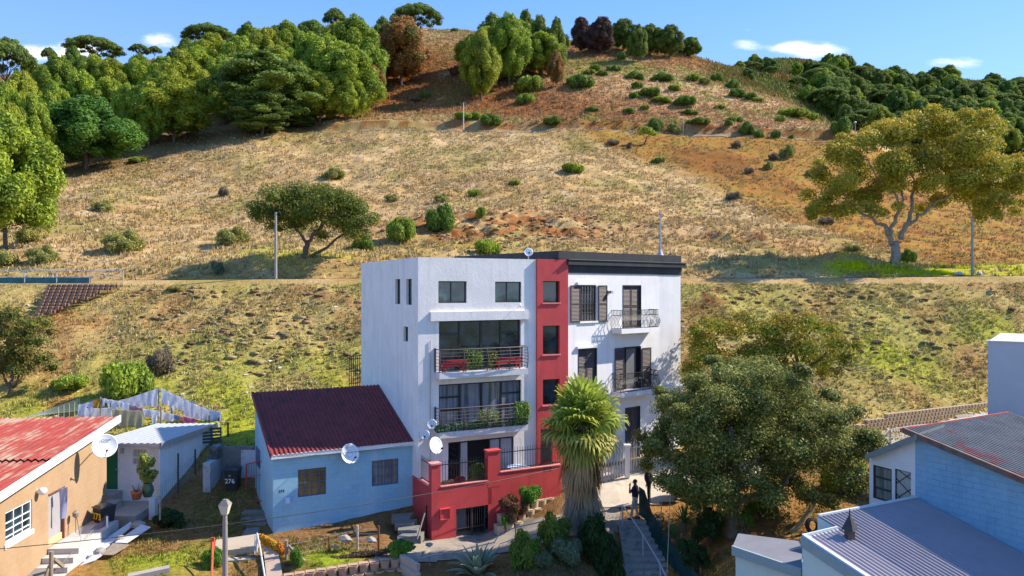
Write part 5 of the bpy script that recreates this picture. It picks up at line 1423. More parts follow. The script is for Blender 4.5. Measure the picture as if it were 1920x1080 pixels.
# understory of the wood: dark trunks show between front trees already
# --- far wood on the right hillside
cand = []
tries = 0
while len(cand) < 175 and tries < 6000:
    tries += 1
    px = rs.uniform(1385, 2010); d = rs.uniform(232, 392)
    z = float(zbase(px, d)); py = 540-F*z/d
    skyl = np.interp(px, [1385, 1450, 1600, 1750, 1950], [95, 108, 128, 148, 160])
    if py < skyl+16: continue
    low = np.interp(px, [1385, 1480, 1560, 1640, 2010], [150, 180, 230, 300, 320])
    if py > low: continue
    if px < 1500 and rs.rand() < .62: continue
    if any((px-c[0])**2/(13**2)+((py-c[1])**2)/(7**2) < 1 for c in cand): continue
    cand.append((px, py, d))
cand.sort(key=lambda c: -c[2])
for i, (px, py, d) in enumerate(cand):
    b = G(px, d, -.3); um = rs.rand() < .3
    h = rs.uniform(7.5, 12.5)*(.8 if um else 1)*(1 if px > 1520 else .62)
    w = h*(rs.uniform(.95, 1.35) if um else rs.uniform(.6, .85))
    plant_tree('pine_tree', 'umbrella' if um else ('dark' if i % 3 else 'round'), b, h, w, 'flat-topped pine in the dense wood on the far right hillside' if um else 'rounded pine in the dense wood on the far right hillside', 'pines of the far right wood', var=i)

# --- shrubs and bushes
def shrub_proto(seed, pal, flat=.6, n=190, size=.17, tip=None, K=17, stems=True, spread=.62):
    rs = np.random.RandomState(seed); L = []
    for i in range(K):
        a = i*2.4+rs.uniform(-.4, .4); rr = math.sqrt((i+.3)/K)*spread*1.15; R = rs.uniform(.16, .30); 
        L.append([math.cos(a)*rr, math.sin(a)*rr, flat*(rs.uniform(.25, .95)-.25*rr*rr), R, R, R*(.5+.5*flat)])
    V, Fq, C = leaf_cloud(rs, np.array(L), n*16, size*.32, pal, up=.4, tipcol=tip, core=.55, jit=.22, stretch=2.2, shell=(.55, 1.4), rnd=.8)
    o = mesh_np('foliage', V, Fq, LEAF, colors=C, origin=(0, 0, 0)); da = o.data; bpy.data.objects.remove(o)
    td = None
    if stems:
        m = MB()
        for k in range(6):
            a = rs.uniform(0, 6.28); limb(m, (0, 0, -.25), (math.cos(a)*.45, math.sin(a)*.45, flat*.7), .035, .012, rs, .06, 4, 4)
        o = m.build('stems', BARK, origin=(0, 0, 0)); td = o.data; bpy.data.objects.remove(o)
    return da, td, 2*(spread+.32), flat*1.25
SH = {'green': shrub_proto(101, [(.14, .23, .035), (.19, .28, .04), (.10, .16, .03)]),
      'lime': shrub_proto(102, [(.34, .42, .045), (.27, .35, .04), (.2, .27, .04)], .45),
      'olive': shrub_proto(103, [(.32, .32, .08), (.40, .36, .11), (.24, .25, .07)], .7, size=.15, n=120),
      'grey': shrub_proto(104, [(.22, .18, .12), (.27, .21, .14), (.17, .14, .09)], .6, n=80, size=.13),
      'red': shrub_proto(105, [(.25, .08, .05), (.2, .09, .05), (.17, .1, .05)], .55, n=120),
      'dark': shrub_proto(106, [(.035, .075, .022), (.05, .10, .025), (.03, .055, .02)], .95),
      'sage': shrub_proto(107, [(.17, .22, .12), (.22, .27, .15), (.12, .17, .09)], .8),
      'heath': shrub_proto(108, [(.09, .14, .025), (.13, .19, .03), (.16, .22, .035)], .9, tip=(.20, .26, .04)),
      'fresh': shrub_proto(109, [(.12, .26, .03), (.18, .34, .045), (.08, .18, .025)], .7),
      'flat': shrub_proto(110, [(.17, .25, .035), (.12, .19, .03), (.22, .28, .05)], .28, K=14)}
def shrub(kind, base, w, h, label, name='shrub', cat='shrub', group=None):
    fd, sd_, ww, hh = SH[kind]
    root = empty(name, base, label, cat, group); root.scale = (w/ww, w/ww*rsT.uniform(.8, 1.1), h/hh); root.rotation_euler = (0, 0, rsT.uniform(0, 6.28))
    o = bpy.data.objects.new('foliage', fd); COL.objects.link(o); o.parent = root
    if sd_: o = bpy.data.objects.new('stems', sd_); COL.objects.link(o); o.parent = root
    return root
GB = 'low bushes scattered over the hill'
BU = [ # px, base py, w, h, kind
 (990, 172, 62, 26, 'lime'), (985, 195, 42, 18, 'lime'), (920, 238, 44, 20, 'green'), (868, 224, 34, 12, 'lime'), (890, 224, 26, 12, 'lime'), (1090, 165, 50, 24, 'green'), (1076, 158, 30, 14, 'green'),
 (1115, 132, 24, 9, 'lime'), (1106, 140, 26, 9, 'lime'), (1128, 142, 24, 9, 'green'), (1150, 132, 34, 8, 'flat'), (1188, 150, 36, 14, 'green'), (1240, 152, 40, 13, 'green'), (1165, 112, 18, 14, 'green'), (1236, 98, 20, 10, 'olive'), 
 (1195, 165, 22, 12, 'green'), (1188, 184, 20, 11, 'green'), (1215, 180, 50, 12, 'flat'), (1240, 193, 40, 9, 'lime'), (1265, 170, 30, 9, 'lime'), (1284, 198, 46, 18, 'green'), (1300, 152, 30, 12, 'lime'), (1322, 158, 26, 14, 'olive'), (1344, 152, 26, 14, 'green'),
 (1372, 166, 26, 14, 'green'), (1382, 182, 34, 16, 'green'), (1408, 188, 30, 14, 'green'), (1420, 192, 28, 8, 'lime'), (1375, 230, 50, 9, 'flat'), (1310, 232, 60, 9, 'flat'), (1290, 215, 40, 8, 'flat'), (1366, 236, 16, 10, 'green'), 
 (1490, 220, 60, 16, 'lime'), (1520, 226, 34, 12, 'lime'), (1464, 230, 22, 12, 'lime'), (1400, 252, 34, 22, 'green'), (1422, 258, 22, 14, 'green'), (1455, 258, 18, 14, 'green'), (1484, 260, 12, 7, 'green'), (1578, 258, 40, 28, 'green'), (1230, 245, 34, 22, 'green'), (1264, 250, 28, 24, 'olive'),
 (1110, 208, 28, 7, 'flat'), (1036, 232, 44, 11, 'flat'), (1180, 212, 30, 8, 'flat'), (1210, 205, 20, 8, 'lime'), (865, 200, 26, 8, 'grey'), (797, 183, 22, 12, 'green'), (852, 142, 24, 18, 'red'), (852, 60, 14, 7, 'green'), (780, 190, 26, 8, 'grey'), (740, 205, 12, 14, 'olive'),
 (1074, 324, 42, 16, 'lime'), (1234, 305, 26, 8, 'flat'), (964, 348, 26, 9, 'lime'), (892, 368, 28, 12, 'lime'), (828, 380, 30, 18, 'olive'), (625, 336, 46, 22, 'olive'), (262, 305, 36, 10, 'lime'), (194, 396, 40, 22, 'olive'), (1375, 375, 34, 16, 'grey'),
 (1476, 296, 32, 26, 'olive'), (1450, 300, 24, 14, 'grey'), (1440, 318, 24, 16, 'olive'), (1380, 278, 22, 14, 'grey'), (1405, 325, 22, 12, 'grey'), (1526, 330, 30, 16, 'grey'), (1150, 272, 30, 10, 'grey'), (1180, 280, 14, 14, 'grey'),
 (230, 470, 78, 40, 'olive'), (435, 458, 66, 36, 'olive'), (55, 456, 46, 30, 'olive'), (78, 494, 62, 36, 'olive'), (10, 500, 50, 34, 'olive'), (826, 432, 60, 44, 'green'), (755, 452, 56, 40, 'lime'), (915, 478, 54, 26, 'lime'), (680, 470, 40, 30, 'green'), (902, 408, 24, 18, 'lime'),
 (408, 530, 26, 26, 'sage'), (1704, 494, 30, 26, 'green'), (1550, 420, 34, 14, 'grey'), (735, 378, 30, 14, 'olive'), (420, 368, 26, 18, 'grey'), (1600, 470, 40, 14, 'olive'), (1350, 205, 24, 8, 'lime'), (1640, 260, 20, 10, 'green'),
]
KW = {'lime': 'lime-green', 'green': 'dark green', 'olive': 'olive', 'grey': 'dry grey', 'red': 'reddish', 'flat': 'flat spreading green', 'sage': 'sage green'}
def where(px, py):
    side = 'left' if px < 640 else ('middle' if px < 1150 else 'right')
    if py > 380: return f'on the lowest part of the hill, {side} side'
    if py > 262: return f'on the dry meadow below the hill path, {side} side'
    return f'above the hill path, {side} side'
for (px, py, w, h, kind) in BU:
    b = hit(px, py, 66); b.z -= .05
    shrub(kind, b, w/F*b.y, h/F*b.y, f'{KW[kind]} low bush {where(px, py)}', 'hill_bush', 'bush', f'{KW[kind]} bushes {where(px, py)}')
# windswept dwarf tree on the path verge
def custom_tree(name, base, limbs, lumps, n, size, pal, bark, label, tip=None, droop=0, core=.7, up=.4, shell=(.6, 1.1), stretch=1.6, seed=3, trunk_n=7, cat='tree', jit=.18):
    rs = np.random.RandomState(seed)
    root = empty(name, base, label, cat)
    tm = MB()
    for (p, q, r0, r1) in limbs: limb(tm, Vector(base)+Vector(p), Vector(base)+Vector(q), r0, r1, rs, .05, 6, trunk_n)
    tm.build('trunk', bark, root, smooth=True)
    L = np.array(lumps, float); L[:, :3] += np.array(base)
    V, Fq, C = leaf_cloud(rs, L, n, size, pal, up=up, tipcol=tip, droop=droop, core=core, shell=shell, stretch=stretch, jit=jit)
    mesh_np('crown', V, Fq, LEAF, root, colors=C)
    return root
b = hit(1208, 272); custom_tree('windswept_tree', b, [((0, 0, -.3), (.5, 0, 1.4), .16, .1), ((.5, 0, 1.4), (1.2, 0, 2.0), .09, .05), ((.5, 0, 1.2), (-.6, 0, 2.0), .08, .04)],
    [(-.6, 0, 2.2, 1.0, 1, .6), (.6, 0, 2.5, 1.3, 1, .7), (1.7, 0, 2.0, 1.2, 1, .6), (.2, 0, 3.0, .9, .8, .5), (1.0, .3, 2.9, .8, .8, .5)], 200, .16, PINE_Y, BARK, 'small windswept tree leaning beside the hill path')

# --- dark spreading tree above the track (left of the buildings)
rs = np.random.RandomState(77)
b = hit(572, 484, 66, 90); d = b.y; k = d/F
lump = []
for (x, y, r) in [(530,378,30),(560,368,30),(600,365,30),(500,395,22),(520,400,24),(560,395,30),(610,390,32),(645,385,28),(672,400,26),(690,420,18),(660,420,26),(625,415,26),(585,408,26),(545,418,24),(500,412,14),(675,445,18),(650,440,18),(520,425,14),(600,440,16),(635,372,20),(695,408,14)]:
    for j in range(2): lump.append(((x-572+rs.uniform(-8, 8))*k, rs.uniform(-2.2, 2.2), (484-y+rs.uniform(-6, 6))*k, r*k*1.05, r*k*1.05, r*k*.78))
lb = lambda x, y, yy=0: ((x-572)*k, yy, (484-y)*k)
custom_tree('spreading_tree', b, [((0, 0, -.4), lb(576, 455), .3, .24), (lb(576, 455), lb(545, 420, .5), .16, .08), (lb(576, 455), lb(600, 430), .18, .12), (lb(600, 430), lb(640, 400, -.6), .12, .05), (lb(600, 430), lb(602, 385), .1, .05), (lb(582, 482), lb(640, 440, .5), .17, .1), (lb(640, 440, .5), lb(680, 425), .1, .04), (lb(545, 420, .5), lb(520, 390), .07, .04)],
    lump, 520, .11, [(.12, .16, .025), (.16, .20, .03), (.085, .115, .02), (.20, .22, .035)], BARK, 'dark green spreading tree on the grassy bank above the track', tip=(.17, .17, .03), core=.5)
# --- big gum tree
b = G(1681, 70.5, -.1); k = b.y/F
lump = []
for (x, y, r) in [(1600,285,34),(1640,262,36),(1690,250,36),(1745,245,40),(1800,258,40),(1850,285,40),(1880,320,30),(1905,310,24),(1570,320,26),(1590,350,30),(1555,360,22),(1545,388,18),(1535,398,12),(1580,385,22),(1610,395,20),(1640,320,40),(1700,300,42),(1760,295,44),(1820,320,42),(1630,370,30),(1660,350,26),(1720,345,30),(1780,345,34),(1840,350,34),(1880,355,28),(1900,385,16),(1820,385,22),(1850,400,18),(1885,415,12),(1760,380,22),(1905,350,20),(1575,300,16),(1720,228,20),(1790,232,20),(1610,262,18),(1650,395,14),(1925,300,22),(1940,340,24),(1930,395,16)]:
    for j in range(3): lump.append(((x-1681+rs.uniform(-14, 14))*k, rs.uniform(-4.5, 4.5), (500-y+rs.uniform(-10, 10))*k, r*k*.8, r*k*.85, r*k*.62))
lb = lambda x, y, yy=0: ((x-1681)*k, yy, (500-y)*k)
custom_tree('gum_tree', b, [((0, 0, -.6), lb(1678, 455), 0.475, 0.374), (lb(1672, 460), lb(1660, 425), 0.245, 0.187), (lb(1660, 425), lb(1620, 400, .8), 0.173, 0.108), (lb(1620, 400, .8), lb(1590, 360, 1), 0.101, 0.050), (lb(1590, 360, 1), lb(1575, 320), 0.050, 0.029),
    (lb(1668, 445), lb(1678, 390, -1), 0.202, 0.144), (lb(1678, 390, -1), lb(1650, 350, -1.5), 0.122, 0.072), (lb(1650, 350), lb(1625, 300), 0.072, 0.036), (lb(1688, 450), lb(1705, 415), 0.259, 0.202), (lb(1705, 415), lb(1722, 350, .6), 0.187, 0.115), (lb(1722, 350, .6), lb(1760, 290, .9), 0.108, 0.058), (lb(1722, 350, .6), lb(1700, 290), 0.086, 0.043),
    (lb(1700, 425), lb(1740, 390, -.8), 0.173, 0.122), (lb(1740, 390, -.8), lb(1800, 350, -1.2), 0.115, 0.072), (lb(1800, 350, -1.2), lb(1870, 310, -1), 0.072, 0.036), (lb(1678, 390, -1), lb(1690, 330), 0.101, 0.050), (lb(1800, 350, -1.2), lb(1850, 380), 0.058, 0.029), (lb(1760, 290), lb(1790, 250), 0.058, 0.029)],
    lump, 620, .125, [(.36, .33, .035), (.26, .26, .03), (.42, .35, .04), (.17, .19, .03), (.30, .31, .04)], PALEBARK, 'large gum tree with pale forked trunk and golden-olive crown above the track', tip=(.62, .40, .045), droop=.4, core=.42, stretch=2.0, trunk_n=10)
# --- rust and green tree behind the road wall
b = G(1500, 41.5, -.2); k = b.y/F
lump = []
for (x, y, r) in [(1330,640,34),(1370,620,30),(1400,610,34),(1440,618,30),(1480,610,30),(1500,600,26),(1530,615,28),(1560,640,26),(1575,670,22),(1545,680,28),(1500,650,34),(1450,655,34),(1400,660,34),(1350,680,34),(1310,665,30),(1520,700,22),(1560,700,18),(1300,620,18),(1465,690,28),(1590,650,12),(1300,700,26),(1340,610,20)]:
    for j in range(3): lump.append(((x-1500+rs.uniform(-12, 12))*k, rs.uniform(-1.6, 1.6), (820-y+rs.uniform(-8, 8))*k, r*k*.78, r*k*.85, r*k*.64))
b.z = (540-820)/F*b.y
lb = lambda x, y, yy=0: ((x-1500)*k, yy, (820-y)*k)
custom_tree('rust_tipped_tree', b, [(lb(1500, 850), lb(1515, 740), .26, .2), (lb(1515, 740), lb(1505, 690), .18, .12), (lb(1505, 690), lb(1480, 640), .12, .06), (lb(1512, 700), lb(1550, 660), .1, .05), (lb(1515, 750), lb(1420, 690, .4), .14, .07), (lb(1420, 690), lb(1340, 650), .07, .04), (lb(1500, 690), lb(1520, 620), .08, .04)],
    lump, 900, .085, [(.27, .31, .03), (.35, .36, .035), (.18, .22, .025), (.38, .27, .045), (.23, .28, .03)], BARK, 'broad yellow-green tree with rust-red tips behind the dark evergreen tree', tip=(.36, .20, .04), core=.42)
# --- large dark evergreen in the right garden
b = G(1378, 30.6, -.2); k = b.y/F; by = 540-b.z*F/b.y
lump = []
for (x, y, r) in [(1330,740,40),(1290,760,36),(1370,715,34),(1410,700,34),(1450,710,38),(1490,735,34),(1400,750,44),(1350,790,44),(1290,810,40),(1255,800,28),(1240,850,28),(1300,860,40),(1360,850,44),(1420,810,46),(1480,790,42),(1530,780,36),(1560,770,24),(1585,810,30),(1560,840,36),(1600,830,24),(1500,850,42),(1440,870,44),(1540,880,34),(1580,880,26),(1480,910,30),(1400,910,34),(1330,910,34),(1270,900,26),(1250,760,18),(1610,850,18),(1520,920,22),(1310,720,20),(1560,745,16),(1240,890,20),(1360,690,14),(1470,690,14),(1400,820,40),(1350,830,36),(1440,830,40),(1320,880,34),(1380,880,34),(1260,860,26),(1480,860,34),(1290,780,34),(1560,870,26),(1520,830,34),(1600,800,18),(1500,760,28),(1350,930,26),(1290,930,22),(1440,920,26),(1230,830,18),(1380,740,34),(1430,760,36)]:
    for j in range(4): lump.append(((x-1378+rs.uniform(-16, 16))*k, rs.uniform(-2.6, 3.0), (by-y+rs.uniform(-12, 12))*k, r*k*.72, r*k*.78, r*k*.6))
lb = lambda x, y, yy=0: ((x-1378)*k, yy, (by-y)*k)
custom_tree('evergreen_tree', b, [((0, 0, -.3), lb(1372, 950), .30, .25), (lb(1372, 950), lb(1385, 900), .26, .2), (lb(1385, 900), lb(1370, 800), .2, .08), (lb(1372, 945), lb(1440, 925, -.4), .2, .15), (lb(1440, 925, -.4), lb(1500, 860), .14, .06), (lb(1372, 940), lb(1320, 870), .14, .06), (lb(1385, 900), lb(1460, 800), .13, .05), (lb(1440, 925), lb(1420, 840), .1, .05), (lb(1370, 860), lb(1290, 790), .1, .04), (lb(1500, 860), lb(1570, 800), .06, .03)],
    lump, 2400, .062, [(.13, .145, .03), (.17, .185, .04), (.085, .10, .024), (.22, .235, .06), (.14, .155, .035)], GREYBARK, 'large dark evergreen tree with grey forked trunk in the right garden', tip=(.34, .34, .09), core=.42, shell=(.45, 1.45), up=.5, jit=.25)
# left dark bush on the bank
b = G(22, 46.0, -.2); k = b.y/F; by = 540-b.z*F/b.y; rs = np.random.RandomState(5)
lump = [((x-22+rs.uniform(-6, 6))*k, rs.uniform(-1.4, 1.4), (by-y)*k, .62, .6, .5) for x in range(-60, 92, 17) for y in range(590, 700, 17) if ((x-18)/78)**2+((y-650)/68)**2 < 1]
custom_tree('bank_tree', b, [((0, 0, -.2), (0, 0, 1.6), .16, .1), ((0, 0, .8), (-1.2, 0, 2.4), .09, .04), ((0, 0, .8), (1.2, 0, 2.2), .09, .04)], lump, 700, .085, [(.10, .13, .025), (.15, .17, .03), (.08, .10, .02), (.2, .14, .04)], BARK, 'dark green tree with rusty tints on the bank at the left edge', tip=(.24, .22, .04), core=.5)
for (px, py, w, h, kd, lab) in [(300, 706, 60, 52, 'grey', 'thin grey twiggy bush on the bank behind the washing'), (245, 742, 100, 58, 'lime', 'yellow-green bush on the bank behind the washing'), (330, 548, 30, 12, 'olive', 'small olive bush just below the track'), (130, 735, 70, 24, 'lime', 'low lime bush on the bank behind the orange house'),
                               (20, 690, 60, 20, 'olive', 'low olive bush at the foot of the large left bush')]:
    b = hit(px, py, 38, 62); shrub(kd, b, w/F*b.y, h/F*b.y, lab, 'bank_bush', 'bush')
# grass as geometry
def tufts(name, pxr, dr, N, size, cols, label, dens=None, seed=1, blades=4, kind='stuff', hz=1.0, wd=.28):
    rs = np.random.RandomState(seed)
    d = np.sqrt(rs.uniform(dr[0]**2, dr[1]**2, N)); px = rs.uniform(pxr[0], pxr[1], N); x = (px-960)/F*d
    if dens is not None:
        keep = rs.rand(N) < dens(x, d, px); x, d, px = x[keep], d[keep], px[keep]
    n = len(x); z = Zxy(x, d)
    gc = ground_color(x, d)
    pal = np.array(cols)
    V = np.zeros((n, blades, 3, 3)); C = np.zeros((n, blades, 3, 3))
    s = size*rs.uniform(.5, 1.5, n)
    tc_ = pal[rs.randint(0, len(pal), n)]; mixf = rs.uniform(.1, .8, (n, 1)); tc_ = tc_*mixf + gc*1.15*(1-mixf)
    for k in range(blades):
        a = rs.uniform(0, 2*np.pi, n); lean = rs.uniform(.1, .6, n)*s; w = s*wd
        ca, sa = np.cos(a), np.sin(a)
        ox, oy = rs.normal(size=n)*s*.35, rs.normal(size=n)*s*.35
        V[:, k, 0] = np.stack([x+ox-sa*w, d+oy+ca*w, z-.04], 1); V[:, k, 1] = np.stack([x+ox+sa*w, d+oy-ca*w, z-.04], 1)
        V[:, k, 2] = np.stack([x+ox+ca*lean, d+oy+sa*lean, z+s*hz*rs.uniform(.6, 1, n)], 1)
        c = tc_*rs.uniform(.75, 1.25, (n, 1)); C[:, k] = c[:, None, :]
    V = V.reshape(-1, 3); C = C.reshape(-1, 3)
    o = mesh_np(name, V, np.arange(len(V)).reshape(-1, 3), GRASS, colors=np.clip(C, 0, 1), origin=(0, 60, 0))
    return set_props(o, label, 'grass', None, kind)
def d_meadow(x, d, px):
    sc_ = np.exp(-((px-930)/210.)**2)*np.exp(-((d-87)/6.)**2)
    r = sstep(-20, 60, px-(1050+(540-F*zbase(px, d)/d-240)*2.6)); f = (1-sstep(560, 660, px))*sstep(0, 6, d-(120+(px-170)*.066))
    road = (d > 62.0) & (d < 65.2)
    return (1-r*.55)*(1-f*.8)*(.25+.75*sstep(.35, .6, fbm(x*.3, d*.3, 71, 3)))*(~road)*(1-np.clip(sc_*1.3, 0, .85))
tufts('meadow_grass', (-60, 1980), (65, 151), 95000, .30, [(.46, .37, .22), (.36, .27, .14), (.52, .43, .28), (.28, .20, .09), (.26, .24, .08)], 'dry beige grass tufts over the meadow', d_meadow, 1)
tufts('upper_grass', (560, 1640), (153, 262), 56000, .42, [(.40, .29, .17), (.30, .16, .08), (.44, .34, .21), (.24, .24, .07), (.27, .15, .07)], 'dry grass and heath on the upper hill', None, 2)
tufts('bank_grass', (-60, 1980), (37.5, 60.6), 60000, .16, [(.40, .34, .16), (.30, .31, .10), (.48, .40, .22), (.27, .21, .10), (.32, .38, .08)], 'short patchy grass on the steep bank', lambda x, d, px: (.25+.75*sstep(.4, .6, fbm(x*.6, d*.6, 72, 3))), 3)
def d_far(x, d, px): return sstep(1300, 1380, px)*1.0
tufts('far_scrub', (1300, 2000), (205, 400), 26000, 1.1, [(.10, .15, .03), (.16, .20, .04), (.07, .10, .03), (.2, .12, .06)], 'green scrub between the trees of the far right hill', d_far, 4)
def d_near(x, d, px):
    on = np.clip(blob(px, d, 620, 30.5, 110, 1.3)+blob(px, d, 300, 30, 150, 2.2)+blob(px, d, 430, 34, 60, 3.5)+blob(px, d, 1480, 29, 120, 3)*.7+blob(px, d, 1000, 28.3, 120, 1.2)+blob(px, d, 1330, 29, 60, 3)*.5+blob(px, d, 1560, 36, 60, 6), 0, 1)
    inside = ((px > 478) & (px < 1240) & (d > 31.6+ (px-512)*.0110)) | ((px > 800) & (px < 1130) & (d > 29.6)) | (px < 205) | ((px < 305) & (d > 32.5)) | ((px > 1145) & (px < 1245) & (d < 34))
    return on*(~inside)*sstep(.3, .6, fbm(x, d, 75, 3))
tufts('garden_grass', (205, 1640), (25.5, 42), 60000, .10, [(.16, .24, .035), (.24, .32, .05), (.30, .24, .10), (.12, .17, .03)], 'short weeds and grass in the yards between the houses', d_near, 5)
# litter and stones lying about the slopes
rs = np.random.RandomState(9)
mb = MB(); mc = []
for i in range(230):
    d = rs.uniform(40, 60) if i < 170 else rs.uniform(66, 120); px = rs.uniform(0, 1920)
    if i < 120: px = rs.choice([rs.normal(1600, 130), rs.normal(450, 200)])
    g = G(px, d); s = rs.uniform(.05, .16)*(1 if d < 62 else 1.5)
    a = rs.uniform(0, 3.14); ux = Vector((math.cos(a), math.sin(a), 0))*s; uy = Vector((-math.sin(a), math.cos(a), .3))*s*.5; uz_ = Vector((0, 0, s*.4))
    p = [g-ux-uy, g+ux-uy, g+ux*.8+uy, g-ux*.9+uy]
    mb.hexa(p+[q*1+uz_ for q in p])
o = mb.build('litter', mat('pale_litter', (.55, .53, .50), .8, var=.3, scale=.5)); set_props(o, 'pale stones and litter strewn over the bank and meadow', 'litter', None, 'stuff')

def clods(name, label, N, sampler, size, cols, seed):
    rs = np.random.RandomState(seed); px, d = sampler(rs, N); x = (px-960)/F*d; z = Zxy(x, d); n = len(x)
    s = size*rs.uniform(.35, 1.3, n)**1.5
    vv = ICO_V[None]*(1+rs.uniform(-.3, .3, (n, 12, 1)))*s[:, None, None]*np.stack([rs.uniform(.8, 1.8, n), np.ones(n), rs.uniform(.4, .7, n)], 1)[:, None, :]
    vv = vv+np.stack([x, d, z+s*.1], 1)[:, None, :]
    f = (ICO_F[None]+np.arange(n)[:, None, None]*12).reshape(-1, 3); pal = np.array(cols)
    c = np.repeat(pal[rs.randint(0, len(pal), n)]*rs.uniform(.7, 1.3, (n, 1)), 12, 0)
    o = mesh_np(name, vv.reshape(-1, 3), f, GROUND, colors=np.clip(c, 0, 1), origin=(0, 60, 0)); return set_props(o, label, 'earth', None, 'stuff')
def smp(rs, N):
    a = int(N*.45); px = np.concatenate([rs.normal(930, 150, a), rs.normal(480, 130, int(N*.3)), rs.normal(1500, 160, N-a-int(N*.3))])
    d = np.concatenate([rs.normal(86, 4.5, a), rs.uniform(48, 60, N-a)]); k = (d > 39) & ((d < 60.3) | (d > 67)); return px[k], d[k]
clods('earth_clods', 'brown earth clods and small broken banks on the slopes', 1300, smp, .20, [(.24, .14, .07), (.30, .19, .10), (.18, .12, .06), (.28, .23, .12)], 31)
# ---------------------------------------------------------------- ground surfaces near the houses
def surf(name, pts, m, z=None, dz=.03, label=None, cell=.25, kind='structure'):
    """sheet over the terrain inside polygon pts (x,y); z: callable or None = follow the ground"""
    xs = [p[0] for p in pts]; ys = [p[1] for p in pts]
    def inside(x, y):
        c = False; n = len(pts)
        for i in range(n):
            (x1, y1), (x2, y2) = pts[i], pts[(i+1) % n]
            if (y1 > y) != (y2 > y) and x < (x2-x1)*(y-y1)/(y2-y1)+x1: c = not c
        return c
    nx_ = int((max(xs)-min(xs))/cell)+2; ny_ = int((max(ys)-min(ys))/cell)+2
    v = []; f = []; idx = {}
    for i in range(nx_):
        for j in range(ny_):
            x = min(xs)+i*cell; y = min(ys)+j*cell
            zz = (z(x, y) if z else float(Zxy(x, y))+dz); idx[i, j] = len(v); v.append((x, y, zz))
    for i in range(nx_-1):
        for j in range(ny_-1):
            if inside(min(xs)+(i+.5)*cell, min(ys)+(j+.5)*cell): f.append((idx[i, j], idx[i+1, j], idx[i+1, j+1], idx[i, j+1]))
    o = mesh_np(name, np.array(v), f, m); return set_props(o, label, None, None, kind)
PAVE = block_mat('brick_paving', (.50, .42, .33), (.30, .25, .19), (1, 0), .22, .11, .12, .012, .8, bump=.3)
# remap paving pattern to lie flat: use x for both axes
def xyp(px, d): return ((px-960)/F*d, d)
surf('asphalt_lane', [xyp(700, 29.2), xyp(770, 29.9), xyp(900, 30.4), xyp(1000, 30.9), xyp(1080, 31.4), xyp(1150, 31.9), xyp(1165, 32.7), xyp(1160, 34), xyp(1080, 34), xyp(1040, 33.2), xyp(950, 34.5), xyp(810, 33.1), xyp(790, 32.2), xyp(740, 31.2)], ASPH, None, .035, 'worn asphalt lane in front of the red terrace wall', .2)
surf('paved_apron', [xyp(1075, 33.9), xyp(1160, 33.6), xyp(1235, 33.9), xyp(1330, 35), xyp(1420, 36.5), xyp(1450, 40), xyp(1270, 41.5), xyp(1190, 39.5), xyp(1060, 38.0)], mat('paving_brick', (.52, .44, .34), .9, var=.12, scale=1.2, bump=.3, spots=((.34, .28, .22), .6, 1.4, .52), fine=.35), None, .06, 'pale brick paved apron in front of the corner building', .25)
surf('road', [xyp(1420, 38.5), xyp(1640, 38.6), xyp(1760, 40.0), xyp(1900, 43.4), xyp(1990, 44), xyp(1990, 47), xyp(1860, 46.0), xyp(1750, 44.2), xyp(1640, 42.2), xyp(1420, 41.6)], mat('pale_road', (.36, .31, .23), .95, var=.15, scale=1), None, .06, 'pale road below the block retaining wall', .3)
# steps going down beside the palm
sx0, sx1 = 4.62, 6.22; sd0 = 32.55; szt = -10.14
mb = MB(); RUN, RISE = .275, .168
mb.box(XY, sx0-.3, sx1+.2, -sd0-1.3, -sd0, szt-.5, szt)
mb.build('stair_landing', CONC)['kind'] = 'structure'
mb = MB()
for k in range(14):
    y1 = sd0-k*RUN-.004
    mb.box(XY, sx0, sx1+.02*k, -y1, -(y1-RUN-.03), szt-(k+1)*RISE-1.2, szt-(k+1)*RISE)
o = mb.build('concrete_steps', mat('step_concrete', (.33, .33, .32), .9, var=.2, scale=2.2, bump=.4, spots=((.13, .13, .12), .7, 2.5, .53), fine=.2)); set_props(o, 'long flight of grey concrete steps going down beside the palm', 'steps')
def stz(y): return szt-(sd0-y)/RUN*RISE
def rail(name, tops, h, m, label, r=.028, mid=False, posts=None, cat='handrail', pm=None):
    root = empty(name, Vector(tops[0])-Vector((0, 0, h)), label, cat)
    mb = MB(); mb.tube(tops, r, 8)
    mb.build('top_rail', m, root)
    if mid:
        mb = MB(); mb.tube([Vector(t)-Vector((0, 0, h*.5)) for t in tops], r*.7, 6); mb.build('middle_rail', m, root)
    for i in (posts if posts is not None else range(len(tops))):
        t = Vector(tops[i]); mb = MB(); mb.tube([t-Vector((0, 0, h)), t], r*1.15, 8); mb.build('post', pm or m, root)
    return root
PALER = mat('pale_rail_paint', (.50, .55, .60), .45, .1, var=.08)
rail('handrail', [P(1167, 946, 32.35), P(1205.5, 1003, 30.95), P(1238, 1058, 29.7), P(1262, 1110, 28.7)], .86, PALER, 'pale blue-grey handrail running diagonally across the concrete steps')
rail('handrail', [P(1140, 1012, 31.0), P(1156, 1036, 30.3), P(1184, 1090, 29.0)], .8, GALV, 'low galvanised handrail on the left edge of the concrete steps', .025)
rail('handrail', [P(755, 1080, 28.9), P(779, 1049, 29.4), P(805, 1042, 29.6), P(866, 1031, 30.0), P(926, 1017, 30.3)], .95, GALV, 'galvanised lane railing in front of the variegated agave', .022, True, [1, 2, 3])
rail('handrail', [P(926, 1018, 30.3), P(938, 999, 30.7), P(966.5, 989, 30.8), P(1012, 979, 31.0), P(1050, 970, 31.2)], .9, GALV, 'galvanised lane railing with one post right of the agave', .022, True, [2, 3])
